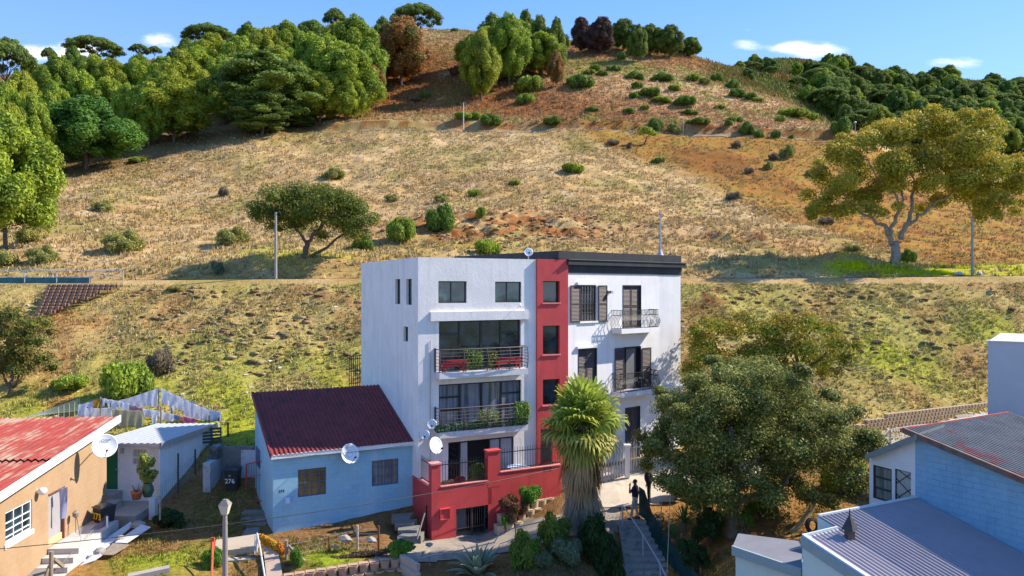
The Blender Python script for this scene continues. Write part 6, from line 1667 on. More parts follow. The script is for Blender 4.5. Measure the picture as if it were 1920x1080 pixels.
rail('road_railing', [P(1636, 845, 38.6), P(1669, 806, 39.2), P(1709, 798.5, 40), P(1747, 795, 40.8), P(1784, 788, 41.8), P(1819, 783, 43.0), P(1856, 776, 44.2)], .95, GALV, 'galvanised railing along the pale road in front of the block wall', .028, True, [1, 2, 3, 4, 5])
rail('track_railing', [P(px, 508, 61.2) for px in (-70, -14, 46, 106, 168, 231)], .98, STEEL, 'pale railing beside the track at the left edge above the block wall', .035, True)
mb = MB(); a, b = P(-70, 519, 61.3), P(170, 519, 61.3); mb.box(XY, a.x, b.x, -61.35, -61.33, .28, .86)
o = mb.build('shade_net', mat('teal_net', (.05, .16, .17), .8, var=.3, scale=2)); set_props(o, 'teal netting tied along the track railing at the left', 'netting')

# ---------------------------------------------------------------- retaining walls
def trough(mb, c, w, h, dp, ex, ey, tap=.8):
    """open half-round planter block at c (top front centre)"""
    n = 8; outer = []; 
    for lvl, (k, zz) in enumerate(((tap, -h), (1, 0), (.82, 0), (.7, -h*.35))):
        row = []
        for i in range(n+1):
            a = math.pi*i/n
            x = -math.cos(a)*w/2*k; y = -abs(math.sin(a))**.6*dp*.5*k
            row.append(c+ex*x+ey*(-y*-1)+Vector((0, 0, zz)))
        outer.append(row)
    base = len(mb.v)
    for row in outer: mb.v += [tuple(p) for p in row]
    for l in range(3):
        for i in range(n): mb.f.append((base+l*(n+1)+i, base+l*(n+1)+i+1, base+(l+1)*(n+1)+i+1, base+(l+1)*(n+1)+i))
    mb.hexa([outer[0][0], outer[0][-1], outer[0][-1]+ey*.25, outer[0][0]+ey*.25, outer[1][0], outer[1][-1], outer[1][-1]+ey*.25, outer[1][0]+ey*.25])
TERRA = mat('terracotta_blocks', (.42, .26, .18), .9, var=.12, scale=1.5, bump=.3, spots=((.28, .16, .11), .5, 2.2, .54))
lw = empty('block_retaining_wall', P(650, 1070, 28.2), 'pinkish terracotta trough-block retaining wall at the bottom edge', 'wall')
m = MB(); sm_ = MB()
a, b = P(552, 1077, 28.0), P(742, 1047, 29.0); ex = (b-a); ex.z = 0; L = ex.length; ex.normalize(); ey = Vector((-ex.y, ex.x, 0))
W_ = .395
for row in range(5):
    n = int(L/W_)
    for i in range(-1, n+1):
        t = (i+.5+(.5 if row % 2 else 0))*W_/L
        c = a.lerp(b, t)-ey*(.16*row)+Vector((0, 0, -.30*row))
        trough(m, c, W_*.97, .31, .34, ex, ey)
        q = c+Vector((0, 0, -.06)); sm_.quad(q-ex*.14-ey*.10, q+ex*.14-ey*.10, q+ex*.14+ey*.1, q-ex*.14+ey*.1)
m.build('blocks', TERRA, lw); sm_.build('soil_fill', SOILM, lw)
m = MB()
for row in range(4):
    a2 = b+Vector((0, 0, -.30*row))+ex*(.2)-ey*.16*row
    m.bar(a2, a2+ex*.55-ey*.9+Vector((0, 0, -.12)), .16, .3)
m.build('end_steps', mat('wall_end_concrete', (.40, .33, .27), .9, var=.15, bump=.3), lw)
m = MB(); a2 = b+ex*.95+Vector((0, 0, .02)); m.bar(b+ex*.4+ey*.05, a2, .22, .2); m.build('kerb', CONC, lw)

def stagger_wall(name, label, a, b, z0a, z0b, rows, bw, bh, m, base_m, topfun=None, batter=.05, seed=1):
    root = empty(name, a, label, 'wall'); a = Vector(a); b = Vector(b); ex = b-a; ex.z = 0; L = ex.length; ex.normalize(); ey = Vector((-ex.y, ex.x, 0))
    mm = MB(); bk = MB(); n = int(L/bw)
    for r in range(rows):
        for i in range(n):
            u = (i+(.5 if r % 2 else 0))*bw; t = (u+bw*.4)/L; z = z0a+(z0b-z0a)*t+r*bh
            if topfun and not topfun(t, r): continue
            o = a+ex*u+ey*(batter*r); o.z = 0
            w = bw*.62; p = [o, o+ex*w, o+ex*w+ey*.3, o+ey*.3]
            mm.hexa([q+Vector((0, 0, z)) for q in p]+[q+Vector((0, 0, z+bh*.96)) for q in p])
            o2 = o+ex*w+ey*.09; p = [o2, o2+ex*(bw-w), o2+ex*(bw-w)+ey*.2, o2+ey*.2]
            bk.hexa([q+Vector((0, 0, z)) for q in p]+[q+Vector((0, 0, z+bh*.93)) for q in p])  # set-back gap boxes take a darker material, shade painted into the recesses
    mm.build('blocks', m, root); bk.build('shaded_gap_blocks', base_m, root); return root
TAN = mat('tan_blocks', (.46, .34, .22), .9, var=.12, scale=2, bump=.2)
TAND = mat('tan_blocks_shaded', (.24, .15, .10), .9, var=.15, scale=2)  # darker copy of the tan, painting the shade in the gaps
a, b = P(1612, 824, 41.6), P(1868, 792, 46.6)
stagger_wall('block_retaining_wall', 'tan staggered-block retaining wall above the pale road at the right', a, b, -8.5, -8.4, 7, .30, .205, TAN, TAND, lambda t, r: r < 6 if t > .2 else r < 5-(t < .08), .045)
a, b = P(52, 533, 60.6), P(190, 531, 60.6)
stagger_wall('block_retaining_wall', 'brown triangular block retaining wall under the track at the left', Vector(((52-960)/F*56.5, 53.9, 0)), Vector(((190-960)/F*56.5, 53.9, 0)), -2.30, -2.30, 11, .42, .235, mat('brown_block', (.33, .19, .125), .9, var=.15, scale=2), mat('brown_block_shaded', (.16, .085, .055), .9), lambda t, r: (.33-r*.034) < t < (.36+r*.062), .50)  # second brown is darkened to paint the gap shade
# hollow planter blocks against the red wall
pl = empty('planter_blocks', P(985, 960, 33.2), 'stepped cream planter blocks with soil against the red terrace wall', 'planter')
m = MB(); sm_ = MB()
PLM = mat('cream_planter_block', (.46, .36, .25), .9, var=.15, scale=2, bump=.3)
ex = WB.e; ey = -WB.n
for row, (p0, p1, py0, py1, dd) in enumerate(((929, 1045, 985, 968, 33.0), (935, 1050, 966, 947, 33.4), (948, 1052, 950, 930, 33.8))):
    a, b = P(p0, py0, dd), P(p1, py1, dd+1.6); L = (b-a).length; n = int(L/.42)
    for i in range(n): 
        c = a.lerp(b, (i+.5)/n); trough(m, c, .40, .42, .36, ex, ey, .9); q = c+Vector((0, 0, -.05)); sm_.quad(q-ex*.2-ey*.1, q+ex*.2-ey*.1, q+ex*.2+ey*.5, q-ex*.2+ey*.5)
m.build('blocks', PLM, pl); sm_.build('soil_fill', SOILM, pl)

# ---------------------------------------------------------------- near shrubs and plants
def at(px, py, d): return P(px, py, d)
def sh_at(kd, px, pyb, d, w, h, lab, name='garden_bush', cat='bush'):
    return shrub(kd, P(px, pyb, d), w/F*d, h/F*d, lab, name, cat)
sh_at('heath', 1039, 1026, 29.6, 72, 70, 'round bright-tipped conifer bush between the palm and the lane', )
sh_at('green', 985, 1058, 29.0, 62, 58, 'olive leafy bush right of the variegated agave')
sh_at('sage', 1062, 1058, 29.0, 58, 52, 'sage green bush below the round conifer bush')
sh_at('sage', 1017, 1066, 28.6, 34, 34, 'small sage bush low on the shaded bank')
for i, (x, y, w, h) in enumerate([(1112, 1040, 80, 92), (1140, 1075, 60, 90)]): sh_at('dark', x, y+10, 29.8-.5*i, w, h, ['dense dark hedge bush directly under the palm skirt', 'dark bush beside the lower steps'][i])
sh_at('fresh', 994, 944, 33.9, 52, 34, 'bright green leafy bush in the planter blocks')
sh_at('red', 963, 966, 33.4, 60, 36, 'dry reddish twiggy shrub in the planter blocks')
sh_at('fresh', 946, 985, 32.8, 14, 18, 'tiny weed in the lowest planter block')
sh_at('fresh', 1400, 985, 30.0, 30, 26, 'small bright green plant right of the evergreen trunk')
sh_at('fresh', 400, 1068, 28.6, 44, 40, 'leafy green weeds beside the street lamp post')
sh_at('fresh', 752, 1040, 29.4, 50, 26, 'bright weeds at the right end of the trough-block wall')
sh_at('fresh', 556, 1062, 28.8, 26, 34, 'green weeds beside the leaning fence post')
sh_at('dark', 318, 985, 32.4, 60, 30, 'dark creeper clump in the shaded yard by the shed wire fence')
sh_at('lime', 1580, 925, 34, 90, 60, 'dry yellow-green bush behind the mint house roof')
sh_at('dark', 1330, 1010, 30.2, 60, 60, 'dark undergrowth clump behind the yuccas')
sh_at('green', 1425, 960, 31.5, 60, 36, 'low green plants behind the evergreen trunk')
sh_at('dark', 1300, 1060, 29.0, 60, 50, 'dark shrub inside the green net at the foot of the steps')
for i, (x, y) in enumerate([(1240, 905), (1330, 905), (1280, 930)]): sh_at('green', x+30, y+20, 34.5, 40, 34, ['leafy shrub behind the two people', 'leafy shrub beneath the evergreen crown', 'leafy shrub left of the yuccas'][i])

def strap_plant(name, base, n, length, width, cols, edge, label, up=(20, 85), droop=.5, seed=1, trunk=None, segs=7, cat='plant', asp=1.0):
    rs = np.random.RandomState(seed); root = empty(name, base, label, cat)
    V, Fq, C = [], [], []
    b = np.array(base)
    if trunk:
        m = MB(); m.tube([Vector(base), Vector(base)+Vector((0, 0, trunk))], [.10, .08], 8); m.build('trunk', BARK, root); b = b+np.array([0, 0, trunk])
    for i in range(n):
        a = i*2.399963+rs.uniform(-.2, .2); el = math.radians(rs.uniform(*up)); L = length*rs.uniform(.75, 1.1)*(1.0 if el > 0 else .8)
        w = width*rs.uniform(.8, 1.2); dirh = np.array([math.cos(a), math.sin(a), 0]); side = np.array([-math.sin(a), math.cos(a), 0])
        p = b.copy(); ang = el; col = np.array(cols[rs.randint(len(cols))])*rs.uniform(.85, 1.15); base_i = sum(len(v) for v in V)
        rows = []
        for s in range(segs+1):
            t = s/segs; ww = w*(math.sin(math.pi*min(1, .25+t*.75))**.8 if name != 'agave' else (.75+.5*math.sin(math.pi*min(1, t*1.2)))*(1-t**4))*.5+.002
            nrm = np.array([-math.cos(a)*math.sin(ang), -math.sin(a)*math.sin(ang), math.cos(ang)])
            rows.append([p-side*ww+nrm*ww*.35, p-side*ww*.68+nrm*ww*.12, p, p+side*ww*.68+nrm*ww*.12, p+side*ww+nrm*ww*.35])
            ang -= droop*math.cos(el)*t*2.2/segs*1.4
            p = p+(dirh*math.cos(ang)+np.array([0, 0, 1])*math.sin(ang))*L/segs
        V.append(np.array(rows).reshape(-1, 3))
        cc = np.array([edge, col, col, col, edge] if edge is not None else [col]*5); C.append(np.tile(cc, (segs+1, 1)))
        for s in range(segs):
            for k in range(4): q = base_i+s*5+k; Fq.append((q, q+1, q+6, q+5))
    mesh_np('leaves', np.concatenate(V), np.array(Fq), LEAF, root, colors=np.concatenate(C))
    return root
strap_plant('agave', P(896, 1084, 28.9), 40, 1.5, .24, [(.16, .25, .20), (.21, .30, .24), (.13, .21, .17)], (.60, .55, .28), 'large variegated agave with cream leaf edges at the bottom edge', (28, 85), .62, 4, segs=9)
strap_plant('yucca', P(1283, 1000, 30.4), 60, .85, .045, [(.10, .20, .06), (.14, .26, .08), (.07, .14, .045)], None, 'spiky green yucca right of the concrete steps', (0, 85), .15, 5, trunk=.45)
strap_plant('yucca', P(1322, 965, 31.6), 50, .8, .04, [(.06, .13, .045), (.08, .16, .05)], None, 'darker spiky yucca behind the first, in tree shade', (0, 85), .15, 6, trunk=.5)
strap_plant('yucca', P(1391, 1022, 29.4), 34, .45, .035, [(.14, .2, .08), (.2, .2, .1)], None, 'small thin-stemmed yucca at the edge of the annex roof', (-30, 70), .2, 7, trunk=.65)
strap_plant('yucca', P(1262, 1015, 29.6), 40, .7, .04, [(.08, .15, .05), (.11, .2, .06)], None, 'low yucca clump against the green net', (5, 80), .2, 8, trunk=.15)

# ---------------------------------------------------------------- fan palm
def fan_leaf(V, Fq, C, origin, dirv, R, col, tip, rs, pet=.7, fold=.25, droop=.5, nseg=22, spread=1.75, petcol=(.25, .28, .06)):
    dirv = Vector(dirv).normalized(); up = Vector((0, 0, 1)); side = dirv.cross(up)
    if side.length < .1: side = Vector((1, 0, 0))
    side.normalize(); nrm = side.cross(dirv).normalized()
    rot = Matrix.Rotation(rs.uniform(-.5, .5), 3, dirv); side = rot @ side; nrm = rot @ nrm
    c = Vector(origin)+dirv*pet
    i0 = len(V); w = side*.02
    V += [tuple(Vector(origin)-w), tuple(Vector(origin)+w), tuple(c+w*.7), tuple(c-w*.7)]; C += [petcol]*4; Fq.append((i0, i0+1, i0+2, i0+3))
    for k in range(nseg):
        a = -spread+2*spread*(k+.5)/nseg; r = R*(.72+.28*math.cos(a*.7))*rs.uniform(.9, 1.06)
        d0 = (dirv*math.cos(a)+side*math.sin(a)-nrm*fold*abs(math.sin(a))*.5)
        wd = (side*math.cos(a)-dirv*math.sin(a)); wv = math.pi*spread/nseg*.36*R*.62
        lift = nrm*(.03 if k % 2 else -.03)
        m1 = c+d0*r*.32; m2 = c+d0*r*.62+Vector((0, 0, -droop*.10*R)); m3 = c+d0*r*.86+Vector((0, 0, -droop*.34*R)); m4 = c+d0*r*.97+Vector((0, 0, -droop*.72*R))
        rows = [(c, .012), (m1, wv*.62), (m2, wv*.85), (m3, wv*.5), (m4, .004)]
        i0 = len(V); f = rs.uniform(.8, 1.2)
        for j, (p, hw) in enumerate(rows):
            cc = np.array(col)*f*(1-j/6)+np.array(tip)*(j/6)*f
            if j == 4: cc = np.array(tip)
            V += [tuple(p-wd*hw+lift*(j > 0)), tuple(p+wd*hw+lift*(j > 0))]; C += [tuple(cc)]*2
        for j in range(4): q = i0+j*2; Fq.append((q, q+1, q+3, q+2))
pb = P(1090, 972, 31.3); pb.z = float(Zxy(pb.x, pb.y))-.1; ptop = P(1092, 800, 31.3)
palm = empty('fan_palm', pb, 'fan palm with a thick skirt of dead grey-brown fronds in front of the buildings', 'palm')
m = MB(); limb(m, pb, ptop, .30, .22, np.random.RandomState(1), .01, 6, 10); m.build('trunk', BARK, palm)
rs = np.random.RandomState(12); V, Fq, C = [], [], []
for i in range(60):
    a = i*2.399963+rs.uniform(-.2, .2); t = i/60; el = math.radians(86-t*125+rs.uniform(-8, 8))
    d = Vector((math.cos(a)*math.cos(el), math.sin(a)*math.cos(el), math.sin(el)))
    col = [(.21, .31, .04), (.28, .38, .045), (.15, .23, .035)][rs.randint(3)]; tip = (.54, .54, .10) if t < .6 else (.60, .48, .13)
    fan_leaf(V, Fq, C, ptop+Vector((0, 0, .1-.5*t)), d, rs.uniform(.95, 1.2)*(1 if t < .75 else .85), col, tip, rs, pet=rs.uniform(.85, 1.25)*(1 if t < .6 else .8 if t < .75 else .5), droop=.12+.6*t, nseg=19, spread=1.95)
for i in range(34):
    a = i*2.399963+.7; el = math.radians(70-i*3.6); d = Vector((math.cos(a)*math.cos(el), math.sin(a)*math.cos(el), math.sin(el)))
    fan_leaf(V, Fq, C, ptop+Vector((0, 0, .05-.012*i)), d, rs.uniform(.75, .95), (.15, .20, .035), (.36, .34, .08), rs, pet=rs.uniform(.22, .5), droop=.4)
mesh_np('crown', np.array(V), np.array(Fq), LEAF, palm, colors=np.array(C))
V, Fq, C = [], [], []
for i in range(150):
    a = i*2.399963; t = i/150; el = math.radians(-48-38*min(1, t*1.5)+rs.uniform(-7, 7))
    d = Vector((math.cos(a)*math.cos(el), math.sin(a)*math.cos(el), math.sin(el)))
    br = np.array((.46, .29, .13))*(1-t)+np.array((.34, .31, .26))*t
    fan_leaf(V, Fq, C, ptop.lerp(pb, .16+.46*t)+Vector((math.cos(a)*.25, math.sin(a)*.25, 0)), d, rs.uniform(.6, .9), br*rs.uniform(.7, 1.2), br*1.25, rs, pet=rs.uniform(.35, .6), droop=.9, fold=1.2, spread=1.0, nseg=14, petcol=(.3, .18, .09))
mesh_np('dead_fronds', np.array(V), np.array(Fq), LEAF, palm, colors=np.array(C))

# ---------------------------------------------------------------- green net, corner fence, poles
NETM = mat('dark_green_net', (.012, .05, .048), .85, var=.4, scale=1.5, spots=((.03, .11, .09), .5, 2, .5))
nt = empty('garden_net', P(1215, 980, 32.3), 'dark green shade-net fence right of the concrete steps', 'netting')
pts = [P(1199, 905, 33.2), P(1240, 905, 33.0), P(1218, 940, 32.2), P(1248, 1000, 30.9), P(1290, 1075, 29.4), P(1320, 1120, 28.4)]
m = MB(); line = [(1198, 912, 33.0), (1209, 920, 32.7), (1222, 960, 31.9), (1250, 1005, 30.8), (1282, 1050, 29.6), (1330, 1100, 28.4)]
for i in range(len(line)-1):
    for k in range(4):
        def q(t, z): 
            x0, y0, d0 = line[i]; x1, y1, d1 = line[i+1]; p = P(x0+(x1-x0)*t, y0+(y1-y0)*t, d0+(d1-d0)*t); return Vector((p.x, p.y+.05*math.sin(9*p.x), p.z-z))
        m.quad(q(k/4, 1.25), q((k+1)/4, 1.25), q((k+1)/4, 0), q(k/4, 0))
m.build('net', NETM, nt)
for (x, y0, y1, d) in ((1238, 935, 975, 31.6), (1275, 1000, 1040, 30.0), (1312, 1030, 1085, 29.3)):
    m = MB(); m.tube([P(x, y1+10, d), P(x+3, y0, d)], .022, 6); m.build('pole', mat('bleached_pole', (.36, .36, .30), .8), nt)
n2 = MB()
a, b, c, d_ = P(1490, 1000, 27.5), P(1585, 960, 31.5), P(1552, 925, 32.5), P(1530, 935, 31.5)
for k in range(6):
    t0, t1 = k/6, (k+1)/6; q0, q1 = P(1536, 925, 33).lerp(P(1580, 965, 31), t0), P(1536, 925, 33).lerp(P(1580, 965, 31), t1)
    n2.quad(q0-Vector((0, 0, .9)), q1-Vector((0, 0, .9)), q1, q0)
o = n2.build('garden_netting', mat('green_net_pale', (.05, .14, .09), .85, var=.3)); set_props(o, 'green netting strip on the slope behind the mint house', 'netting')
# palm frond leaning
m = MB(); m.tube([P(1482, 1000, 29.8), P(1510, 975, 30.1), P(1527, 950, 30.3), P(1533, 920, 30.5)], [.09, .11, .05, .02], 6)
for k in range(7): m.bar(P(1480+k*3, 1003-k, 29.8), P(1505+k*3, 968-k*4, 30.0), .03, .015)
o = m.build('dead_palm_frond', mat('dry_frond', (.45, .36, .22), .9, var=.25)); set_props(o, 'dry cream palm frond leaning beside the mint house roof', 'palm frond')
m = MB(); m.lathe(P(1521, 985, 29.6), [(.30, 0), (.30, .14), (.2, .16), (.2, .0)], 18, (.3, -1, .25)); o = m.build('old_tyre', BINM); set_props(o, 'old black tyre on the slope beside the dry palm frond', 'tyre')

def pole(name, px, py0, py1, d, r, m_, label, cat='pole', arm=True):
    a = P(px, py1, d); b = P(px, py0, d); root = empty(name, a, label, cat)
    m = MB(); m.tube([a-Vector((0, 0, .4)), b], [r, r*.75], 8); m.build('post', m_, root)
    return root, b
PW = mat('pole_grey', (.30, .29, .27), .85, var=.15, scale=3)
root, b = pole('utility_pole', 517, 398, 521, 62.8, .13, PW, 'grey utility pole beside the dark spreading tree')
m = MB(); m.tube([b-Vector((.0, 0, .3)), b+Vector((.25, -.1, .0))], .03, 6); m.lathe(b+Vector((.35, -.1, 0)), [(.1, -.08), (.14, 0), (.06, .06)], 10); m.build('insulator', BLACKM, root)
root, b = pole('utility_pole', 1823, 408, 518, 65.3, .12, PW, 'grey utility pole right of the large gum tree')
m = MB(); m.tube([b-Vector((.35, 0, -.05)), b+Vector((.35, 0, .05))], .035, 6); m.build('crossarm', BLACKM, root)
root, b = pole('street_light', 869, 194, 241, 150.5, .11, mat('white_pole', (.62, .6, .56), .7), 'thin white pole standing on the upper hill path', 'pole')
m = MB(); m.lathe(b-Vector((0, 0, .1)), [(.1, 0), (.16, .15), (.02, .3)], 8); m.build('cap', STEEL, root)
root, b = pole('street_light', 1603.5, 230, 256, 152, .10, mat('grey_pole', (.4, .38, .35), .7), 'small street light at the right end of the hill path', 'street light')
m = MB(); m.lathe(b, [(.3, -.05), (.3, .1), (.1, .25)], 8); m.build('lamp_head', WPAINT, root)
root, b = pole('street_light', 1281, 224, 253, 151.5, .08, mat('grey_pole2', (.4, .38, .35), .7), 'thin pole on the hill path above the building roof mast')
m = MB(); m.lathe(b, [(.12, -.05), (.12, .1), (.05, .25)], 8); m.build('cap', STEEL, root)
m = MB(); a = P(485, 529, 62.2); m.box(XY, a.x-.5, a.x+.4, -a.y-.3, -a.y+.3, a.z-.28, a.z+.12); m.box(XY, a.x-.3, a.x+.15, -a.y-.32, -a.y-.3, a.z-.2, a.z+.02)
o = m.build('kerb_block', mat('yellow_block', (.72, .42, .02), .8, var=.12, scale=4)); set_props(o, 'yellow painted concrete block on the track edge', 'block')
m = MB(); 
for (x, y) in ((1660, 520), (1795, 517)): pass
for (x, y, w, lab) in ((1798, 516, .9, 'flat pale rock lying at the foot of the right utility pole'), (1836, 517, .5, 'small white rubble heap right of the utility pole base')):
    m = MB(); c = P(x, y, 66.0); c.z = float(Zxy(c.x, c.y)); m.lathe(c, [(w*.5, 0), (w*.45, .15), (w*.2, .25), (0, .27)], 9); m.v = [(p[0]+.06*math.sin(p[1]*40), p[1], p[2]) for p in m.v]; o = m.build('rock', mat('pale_rock', (.5, .47, .42), .9, var=.2)); set_props(o, lab, 'rock')

# street lamp at the bottom left
b = P(422, 1085, 25.2); tp = P(422, 963, 25.2)
sl_ = empty('street_lamp', b-Vector((0, 0, 1.2)), 'street lamp with a square lantern head on a round grey-brown post', 'street lamp')
m = MB(); m.tube([b-Vector((0, 0, 1.2)), P(422, 1010, 25.2), tp], [.10, .085, .07], 12); m.tube([P(422, 984, 25.2), P(422, 978, 25.2)], .085, 12); m.build('post', mat('lamp_post_paint', (.30, .26, .25), .5, .2, var=.15), sl_)
m = MB(); c = tp
def ring(r, z): return [c+Vector((math.cos(math.pi/4+k*math.pi/2)*r, math.sin(math.pi/4+k*math.pi/2)*r, z)) for k in range(4)]
m.hexa(ring(.13, -.02)+ring(.235, .30)); m.build('lantern', mat('lamp_diffuser', (.62, .56, .44), .35, var=.05, spec=.5), sl_)
m = MB(); m.hexa(ring(.25, .303)+ring(.12, .45)); m.hexa(ring(.10, .452)+ring(.09, .48)); m.build('cap', mat('lamp_cap', (.22, .20, .18), .5), sl_)

# overhead cables
cable('overhead_cable', P(-20, 1031, 24.0), P(1046, 878, 35.0), .35, .014, BLACKM, 'dark cable crossing in front of the cottage and red wall')
cable('overhead_cable', P(-20, 908, 27.0), P(76, 882, 29.0), .05, .010, BLACKM, 'thin dark cable sagging on the orange wall left of its lamp')
cable('overhead_cable', P(1205, 700, 33), P(1240, 752, 39.6), .1, .012, BLACKM, 'short dark cable meeting the wall bracket of the corner building')
cable('overhead_cable', P(1262, 800, 29.8), P(1250, 1090, 27.5), .0, .012, mat('bleached_rope', (.36, .33, .24), .8), 'thin pale vertical rope hanging right of the steps', 'rope')
cable('overhead_cable', P(520, 856, 31.4), P(775, 832, 34.2), .12, .008, BLACKM, 'thin cable drooping along the cottage eaves')
m = MB(); c = P(1240, 765, 38.0); m.tube([c-Vector((0, 0, .7)), c+Vector((0, 0, .7))], .05, 6)
for k in range(3): m.bar(c+Vector((-.25, -.02, .5-.16*k)), c+Vector((.2, -.02, .5-.16*k)), .04)
o = m.build('cable_bracket', RAILB); set_props(o, 'dark insulator bracket on a short post by the corner building wall', 'bracket')

# spiked fence along the apron
fe = empty('palisade_fence', P(1190, 880, 37.5), 'tall galvanised palisade fence in front of the corner building', 'fence')
A_, B_ = P(1108, 912, 36.0), P(1262, 880, 39.2)
m = MB(); L = (B_-A_).length; n = int(L/.185)
for i in range(n+1):
    p = A_.lerp(B_, i/n); m.tube([p, p+Vector((0, 0, 1.78)), p+Vector((0, 0, 1.88))], [.028, .028, .004], 5)
m.build('bars', mat('palisade_steel', (.36, .36, .38), .5, .3, var=.1), fe)
m = MB(); m.bar(A_+Vector((0, .04, .25)), B_+Vector((0, .04, .25)), .05); m.build('lower_rail', GALV, fe)
m = MB(); m.bar(A_+Vector((0, .04, 1.5)), B_+Vector((0, .04, 1.5)), .05); m.build('upper_rail', GALV, fe)
m = MB(); c = P(1178, 898, 36.6); m.box(XY, c.x-.11, c.x+.11, -c.y-.4, -c.y-.18, c.z, c.z+1.55); m.box(XY, c.x-.16, c.x+.16, -c.y-.45, -c.y-.13, c.z+1.55, c.z+1.63); o = m.build('gate_pillar', WHITE); set_props(o, 'short white pillar with a flat cap behind the palisade fence', 'pillar')
# fence behind the apartment building, left
m = MB(); a, b = P(655, 726, 42.6), P(690, 722, 42.9)
for i in range(10):
    p = a.lerp(b, i/9); m.tube([p-Vector((0, 0, .3)), p+Vector((0, 0, 1.75))], .02, 4)
for z in (.2, .9, 1.6): m.bar(a+Vector((0, 0, z)), b+Vector((0, 0, z)), .04)
for z in (0, 1.75): m.bar(a+Vector((0, 0, z)), b+Vector((0, 0, z)), .05)
o = m.build('steel_fence', BLACKM); set_props(o, 'black barred steel fence behind the left side of the white building', 'fence')

# ---------------------------------------------------------------- left yard: grey wall, bins, pots
yw = empty('yard_wall', P(430, 935, 36.8), 'grey stained block wall with a white patch beside the blue cottage', 'wall')
STW = mat('stained_grey_wall', (.17, .17, .17), .95, var=.3, scale=1.2, bump=.4, spots=((.05, .05, .05), .8, .8, .5))
a, b = P(402, 838, 37.2), P(480, 830, 37.2)
m = MB(); m.box(XY, a.x, b.x, -37.35, -37.2, -10.6, a.z); m.build('wall', STW, yw)
m = MB(); m.box(XY, P(452, 0, 37.2).x, b.x, -37.198, -37.19, -9.9, a.z-.15); m.build('white_patch', mat('flaking_white', (.48, .5, .55), .9, var=.1, spots=((.2, .2, .2), .6, 1.6, .55)), yw)
m = MB(); q = P(401, 0, 37.1); m.box(XY, q.x-.05, q.x+.3, -37.19, -35.9, -10.8, P(0, 868, 36).z); m.build('end_pier', mat('pale_pier', (.45, .46, .5), .9, var=.15, spots=((.2, .2, .2), .5, 2, .55)), yw)
m = MB(); m.box(XY, q.x-.1, q.x+.34, -37.4, -36.7, P(0, 868, 36).z+.005, a.z+.1); m.build('pier_top', STW, yw)
def wheelie(c, ex, s, label, num, colr, numsize=.34):
    ex = Vector(ex).normalized(); ey = Vector((-ex.y, ex.x, 0)); c = Vector(c)
    root = empty('wheelie_bin', c, label, 'bin')
    def bx_(w0, d0, z0, w1, d1, z1): return [c+ex*x*w0/2*s+ey*y*d0/2*s+Vector((0, 0, z0*s)) for x, y in ((-1,-1),(1,-1),(1,1),(-1,1))]+[c+ex*x*w1/2*s+ey*y*d1/2*s+Vector((0, 0, z1*s)) for x, y in ((-1,-1),(1,-1),(1,1),(-1,1))]
    m = MB(); m.hexa(bx_(.46, .5, .04, .58, .68, .96)); m.build('body', BINM, root)
    m = MB(); m.hexa(bx_(.63, .74, .965, .63, .74, 1.0)); m.hexa(bx_(.56, .66, 1.001, .42, .5, 1.06)); m.build('lid', BINM, root)
    for sx in (-1, 1):
        m = MB(); m.lathe(c+ex*sx*.25*s+ey*.28*s+Vector((0, 0, .1*s)), [(.0, -.03), (.1*s, -.03), (.1*s, .03), (0, .03)], 12, ex); m.build('wheel', BLACKM, root)
    nrm = -ey; tilt = Vector((0, 0, 1))+nrm*.09; tilt.normalize()
    for (t, dz, sz) in num:
        text_obj(t, sz*s, c-ex*.27*s*(len(t)/3)+nrm*(.25+.035+.09*dz)*s*1.0+Vector((0, 0, dz*s)), ex, tilt, colr, 'painted_number', root, .01)
    return root
wheelie(P(437, 919, 36.3), (1, .05, 0), 1.05, 'black wheelie bin with white painted number by the grey wall', [('276', .40, .30), ('m', .72, .12)], WPAINT)
oc = OH.pt(OH.u(167), .62, 0); zb_ = -10.25; oc.z = zb_
wheelie(oc, (.86, -.5, 0), 1.0, 'black wheelie bin with big yellow painted number by the orange house', [('273', .50, .40)], BINY)
pt1 = P(277, 931, 33.6); r_ = empty('plant_pot', pt1, 'dark green glazed pot with a tall light-green leafy plant by the shed', 'potted plant')
m = MB(); m.lathe(pt1, [(.02, 0), (.17, 0), (.26, .25), (.24, .45), (.17, .55), (.2, .6), (.17, .6), (.02, .52)], 16); m.build('pot', POTG, r_, smooth=True)
rs = np.random.RandomState(3); Lm = np.array([[pt1.x+rs.uniform(-.22, .22), pt1.y+rs.uniform(-.15, .15), pt1.z+.75+i*.12, .2, .2, .16] for i in range(9)])
V, Fq, C = leaf_cloud(rs, Lm, 900, .09, [(.26, .30, .06), (.18, .24, .05), (.32, .34, .1)], core=.3, shell=(.4, 1.3)); mesh_np('foliage', V, Fq, LEAF, r_, colors=C)
m = MB(); m.tube([pt1+Vector((0, 0, .5)), pt1+Vector((.05, 0, 1.7))], .02, 5); m.build('stem', BARK, r_)
pt2 = P(256, 936, 33.2); r_ = empty('plant_pot', pt2, 'round terracotta pot with dry twigs left of the green pot', 'potted plant')
m = MB(); m.lathe(pt2, [(.02, 0), (.17, 0), (.23, .28), (.26, .3), (.26, .36), (.22, .36), (.02, .3)], 16); m.build('pot', POTM, r_, smooth=True)
m = MB()
for k in range(9): a = k*.7; m.tube([pt2+Vector((0, 0, .3)), pt2+Vector((math.cos(a)*.2, math.sin(a)*.15, .52+.06*(k % 3)))], .01, 4)
m.build('twigs', RAILB, r_)
m = MB(); q = S.pt(2.0, .12, 0)
for k in range(4): m.tube([(q.x+k*.13, q.y, -9.95), (q.x+k*.13, q.y, -9.2+.1*(k % 2))], .012, 4)
